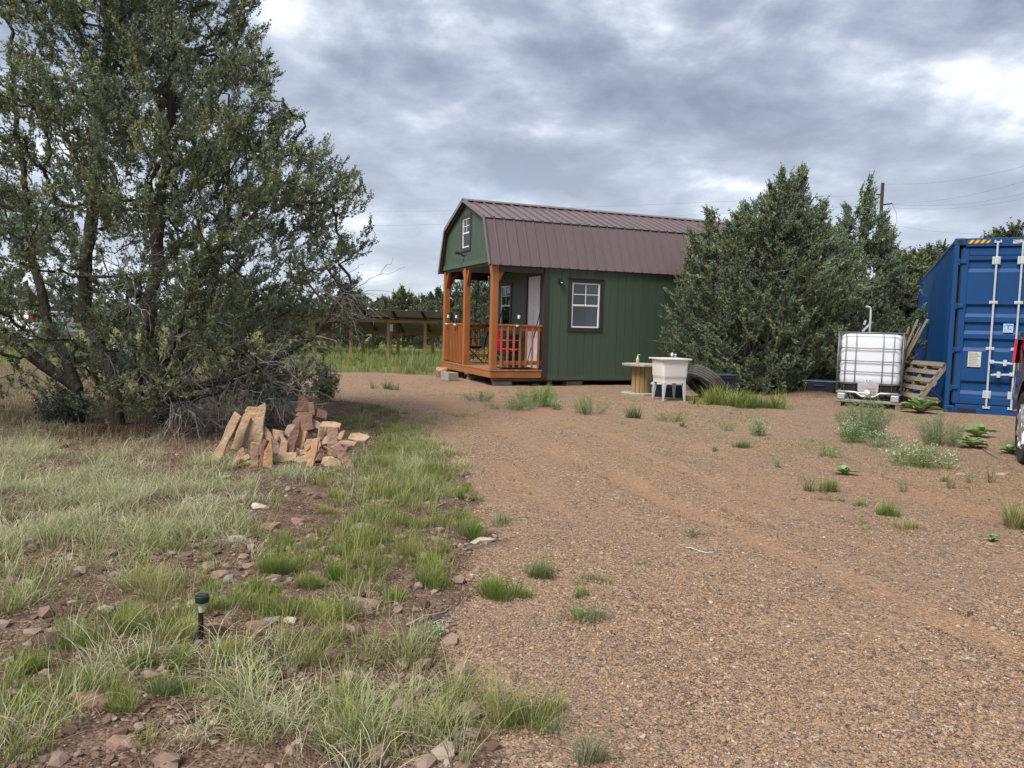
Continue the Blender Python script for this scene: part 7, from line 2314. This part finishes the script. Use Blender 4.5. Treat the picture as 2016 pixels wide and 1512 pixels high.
# ------------------------------------------------------------------ the heap of broken sandstone slabs
def slab(poly, th, m, px, py, y, roll, back, yaw, label, seed):
    """poly in metres (u right, w up from its foot)"""
    rs = random.Random(seed)
    p = at(px, py, y)
    mb = MB()
    n = len(poly)
    c = [(sum(q[0] for q in poly) / n), (sum(q[1] for q in poly) / n)]
    # split the outline so broken edges wander
    pl = []
    for i in range(n):
        a, b = poly[i], poly[(i + 1) % n]
        pl.append(a)
        L = math.hypot(b[0] - a[0], b[1] - a[1])
        k = max(1, int(L / 0.07))
        for j in range(1, k):
            f = j / k; nx, nz_ = (b[1] - a[1]) / L, -(b[0] - a[0]) / L; e = rs.gauss(0, 0.006)
            pl.append((a[0] + (b[0] - a[0]) * f + nx * e, a[1] + (b[1] - a[1]) * f + nz_ * e))
    front = [(u, -th / 2 + rs.gauss(0, 0.002), w) for u, w in pl]
    k = len(pl)
    back_ = [(u + rs.gauss(0, 0.006), th / 2 + rs.gauss(0, 0.003), w + rs.gauss(0, 0.006)) for u, w in pl]
    mb.add(front + back_, [tuple(range(k)), tuple(range(2 * k - 1, k - 1, -1))] + [(i, k + i, k + (i + 1) % k, (i + 1) % k) for i in range(k)])
    o = mb.build('flagstone', m, bevel=0.006)
    o.matrix_world = Matrix.Translation(p) @ Matrix.Rotation(yaw, 4, 'Z') @ Matrix.Rotation(-back, 4, 'X') @ Matrix.Rotation(roll, 4, 'Y')
    tag(o, label, 'stone slab', 'sandstone slabs in the heap')
    return o


def pile():
    # zoomed sheet coordinates -> picture
    zx = lambda v: 380 + v / 5.04
    zy = lambda v: 740 + v / 5.04
    S = [  # base x, base y, width, height, roll deg, back deg, yaw deg, material, shape, label
        (215, 850, 95, 520, 21, 14, -10, 0, 'plank', 'long tan slab leaning at the left end of the stone heap'),
        (550, 720, 210, 470, 8, 12, 8, 0, 'notch', 'biggest upright tan slab at the left of the stone heap'),
        (420, 740, 100, 360, 12, 16, -12, 0, 'plank', 'narrow tan slab between the long one and the biggest one'),
        (515, 720, 62, 190, 4, 6, 20, 4, 'plank', 'small slab standing in front of the biggest tan one'),
        (585, 665, 70, 150, -8, 20, 30, 3, 'quad', 'dark brown chunk beside the biggest tan slab'),
        (605, 930, 92, 270, 2, 8, 18, 2, 'plank', 'pinkish square ended slab at the front of the heap'),
        (672, 925, 62, 290, 2, 12, -35, 3, 'plank', 'dark edge-on slab beside the pinkish front one'),
        (740, 945, 100, 330, 2, 10, 5, 1, 'spike', 'pointed orange slab at the front of the heap'),
        (815, 780, 90, 150, 0, 14, 10, 4, 'quad', 'grey slab behind the pointed orange one'),
        (770, 660, 70, 170, -16, 18, 30, 0, 'spike', 'thin tan blade leaning left in the middle of the heap'),
        (860, 655, 120, 150, -24, 14, -20, 0, 'quad', 'tan slab leaning left beside the thin blade'),
        (890, 800, 80, 180, 0, 16, -8, 2, 'quad', 'pinkish slab in the middle of the heap'),
        (950, 780, 100, 360, 13, 14, 10, 3, 'spike', 'tall dark reddish pointed slab in the middle of the heap'),
        (1050, 720, 115, 190, 6, 12, -12, 1, 'quad', 'orange brown slab right of the tall dark one'),
        (1085, 880, 190, 220, 22, 16, 14, 0, 'tri', 'pale triangular slab in the front middle of the heap'),
        (925, 860, 240, 90, -14, 30, 0, 0, 'quad', 'low tan slab lying across the front of the heap'),
        (1160, 945, 88, 310, 4, 10, -30, 1, 'plank', 'red orange upright slab right of the pale triangle'),
        (1205, 730, 180, 120, -26, 24, 0, 0, 'quad', 'tan slab sloping down to the right in the heap'),
        (1378, 810, 98, 310, 1, 8, 12, 2, 'plank', 'tall speckled pink slab at the right of the heap'),
        (1340, 958, 250, 160, 2, 18, 6, 0, 'trap', 'broad pale slab at the front right of the heap'),
        (1490, 920, 120, 150, -4, 16, -22, 4, 'tri', 'grey slab behind the broad pale front one'),
        (1565, 925, 100, 280, -32, 14, 22, 2, 'plank', 'reddish slab leaning left at the right end of the heap'),
        (1640, 650, 220, 62, 4, 58, 0, 0, 'quad', 'tan slab lying flat and sticking out to the right'),
        (1520, 710, 190, 40, 2, 66, 0, 2, 'quad', 'thin flat slab under the tan one on the right'),
        (1125, 560, 220, 170, -22, 22, 0, 3, 'quad', 'dark red slab at the back of the heap'),
        (1080, 360, 135, 160, 0, 10, 14, 3, 'trap', 'dark brown slab standing highest at the back'),
        (1190, 400, 72, 140, -16, 12, -18, 3, 'plank', 'dark narrow slab beside the highest one'),
        (1275, 430, 105, 100, 6, 22, 10, 3, 'quad', 'small dark slab at the back right of the heap'),
        (1110, 420, 200, 50, 0, 50, 0, 3, 'quad', 'dark flat slab under the highest one'),
        (1262, 640, 55, 140, 8, 12, 30, 2, 'plank', 'narrow pinkish chip in the right half of the heap'),
        (1350, 540, 210, 66, 3, 56, 0, 0, 'quad', 'flat tan slab topping the right half of the heap'),
        (1310, 690, 110, 90, -10, 30, 12, 0, 'tri', 'small tan triangular chip in the right half of the heap'),
        (1430, 640, 90, 110, 14, 24, 0, 2, 'tri', 'small pink chip beside the tall speckled slab'),
        (1250, 860, 170, 90, -4, 34, 0, 3, 'quad', 'dark low slab between the red orange and speckled ones'),
        (960, 620, 150, 130, 10, 26, -10, 4, 'quad', 'grey brown slab deep in the middle of the heap'),
        (700, 800, 150, 110, 8, 34, 10, 3, 'quad', 'dark low slab deep in the left half of the heap'),
        (470, 830, 130, 110, -18, 30, 12, 2, 'tri', 'pinkish chip at the foot of the long leaning slab'),
        (520, 850, 130, 50, -34, 30, 0, 0, 'plank', 'thin tan strip at the foot of the narrow slab'),
        (1180, 520, 160, 90, 12, 32, 8, 2, 'quad', 'pinkish slab behind the middle of the heap'),
        (1450, 780, 130, 90, 10, 40, 0, 4, 'quad', 'grey low slab right of the tall speckled one'),
    ]
    for i, (bx, by, w, h, roll, back, yaw, mi, shp, lab) in enumerate(S):
        rs = random.Random(i * 5 + 2)
        px, py = zx(bx), zy(by)
        y = 6.72 + (950 - by) / 550 * 0.80
        k = y / F_PX / 5.04
        w, h = w * k, h * k / max(0.35, math.cos(R(back)))
        j = lambda s=0.1: rs.uniform(-s, s)
        hw = w / 2
        poly = {'plank': [(-hw, 0), (hw * (1 + j()), h * j(0.03)), (hw * (0.95 + j(0.06)), h * (0.97 + j(0.03))), (-hw * (0.9 + j()), h)],
                'quad': [(-hw, h * (0.08 + j(0.08))), (hw * (0.8 + j(0.2)), 0), (hw, h * (0.72 + j(0.2))), (-hw * (0.25 + j(0.5)), h), (-hw * 0.9, h * (0.8 + j(0.15)))],
                'spike': [(-hw, 0), (hw, 0), (hw * 0.9, h * 0.55), (hw * (0.1 + j(0.3)), h), (-hw * 0.5, h * 0.7), (-hw * 0.9, h * 0.6)],
                'tri': [(-hw, 0), (hw, h * 0.1), (hw * 0.95, h), (hw * 0.3, h * 0.85)],
                'trap': [(-hw, 0), (hw * 0.95, 0.0), (hw, h * 0.7), (hw * 0.2, h), (-hw * 0.45, h * 0.92)],
                'notch': [(-hw, 0), (-hw * 0.2, 0), (-hw * 0.25, h * 0.02), (hw, 0), (hw * 0.95, h * 0.85), (hw * 0.75, h), (hw * 0.1, h * 0.88), (-hw * 0.75, h * 0.86), (-hw * 0.95, h * 0.8)]}[shp]
        slab(poly, rs.uniform(0.02, 0.045), SM[mi], px, py, y, R(roll), R(back), R(yaw), lab, i)

    # small wedges filling the gaps, nothing tells one from another
    rs = random.Random(66)
    for i in range(26):
        bx = rs.uniform(430, 1560); by = rs.uniform(560, 945) if i % 3 else rs.uniform(860, 955)
        y = 6.72 + (950 - by) / 550 * 0.80; k = y / F_PX / 5.04
        w = rs.uniform(60, 150) * k; h = rs.uniform(50, 130) * k
        poly = [(-w / 2, 0), (w / 2, h * rs.uniform(0, 0.3)), (w * rs.uniform(0.1, 0.5), h), (-w * rs.uniform(0.1, 0.45), h * rs.uniform(0.6, 1.0))]
        slab(poly, rs.uniform(0.02, 0.05), SM[rs.choice((0, 1, 2, 3, 3, 4))], zx(bx), zy(by), y + 0.04, R(rs.uniform(-60, 60)), R(rs.uniform(5, 60)), R(rs.uniform(-70, 70)), 'small broken sandstone wedge filling a gap in the stone heap', 200 + i)


pile()


# ------------------------------------------------------------------ solar path lights
def path_light(label, px, py, hpx, head_px, body, metal_stake):
    c = g_at(px, py); k = c.y / F_PX; H_ = hpx * k; r_ = head_px * k / 2
    t = thing('path_light', label, 'path light', c, R(10), 'solar path lights')
    T = Matrix.Rotation(R(1.5), 3, 'Y')
    hh = r_ * 1.05
    if metal_stake:
        MB().lathe([(0.009, -0.05), (0.009, H_ - hh - r_ * 1.5)], 10, M=T).build('stake', M['steel'], t)
    else:
        # cross section stake that tapers to the ground
        zt = H_ - hh - r_ * 1.6
        mb = MB()
        for a in (0, 1):
            w0, w1, th = 0.005, r_ * 0.36, 0.004
            vs = []
            for z, w in ((-0.04, w0), (zt * 0.45, w1), (zt, w1 * 0.92)):
                for sx, sy in ((-1, -1), (1, -1), (1, 1), (-1, 1)):
                    vs.append((sx * (w if a == 0 else th), sy * (th if a == 0 else w), z))
            mb.add(vs, [(i * 4 + j, i * 4 + (j + 1) % 4, i * 4 + 4 + (j + 1) % 4, i * 4 + 4 + j) for i in range(2) for j in range(4)] + [(8, 9, 10, 11)])
        mb.build('stake', M['black'], t)
        MB().lathe([(r_ * 0.38, zt - 0.004), (r_ * 0.38, zt + 0.012)], 14, M=T).build('collar', M['black'], t)
    z0 = H_ - hh - r_ * 1.55
    MB().lathe([(r_ * 0.42, z0), (r_ * 0.46, z0 + 0.004), (r_ * 0.58, H_ - hh), (r_ * 0.5, H_ - hh + 0.001)], 20, M=T).build('lens', M['lens'] if not metal_stake else M['lens_white'], t, smooth=False)
    cap = MB().lathe([(r_ * 0.96, H_ - hh), (r_ * 1.0, H_ - hh + 0.003), (r_ * 1.06, H_ - 0.006), (r_ * 1.02, H_ - 0.002), (r_ * 0.92, H_)], 28, M=T).build('cap', body, t, auto=28)
    MB().box(T @ Vector((0, 0, H_ + 0.001)), (r_ * 1.05, r_ * 1.05, 0.003)).build('solar_cell', M['lamp_cell'], cap)


path_light('dark green solar path light stuck in the soil among the near grass', 396, 1266, 95, 27, M['dark_green'], False)
path_light('small silver solar light on a thin stake at the right end of the stone heap', 717, 886, 32, 13, M['steel'], True)

# ------------------------------------------------------------------ sticks
for (a, b, r_, lab, m_) in [((1350, 1082), (1404, 1092), 0.004, 'white stick lying on the open drive', M['plate']), ((800, 1245), (905, 1196), 0.005, 'dry stick lying at the gravel edge near the bottom', M['dead_wood']),
                            ((855, 1232), (905, 1228), 0.004, 'short dry stick beside the longer one at the gravel edge', M['dead_wood']), ((1925, 880), (2000, 925), 0.006, 'dry curved stalk on the gravel left of the truck wheel', M['old_wood'])]:
    p0, p1 = g_at(*a), g_at(*b)
    pts = [p0.lerp(p1, i / 6) + Vector((0.01 * math.sin(i * 2.1), 0.012 * math.sin(i * 1.3), 0.008 + 0.004 * math.sin(i))) for i in range(7)]
    tag(MB().tube(pts, [r_ * (1 - 0.08 * i) for i in range(7)], 6).build('stick', m_, smooth=True), lab, 'stick', 'sticks on the ground')
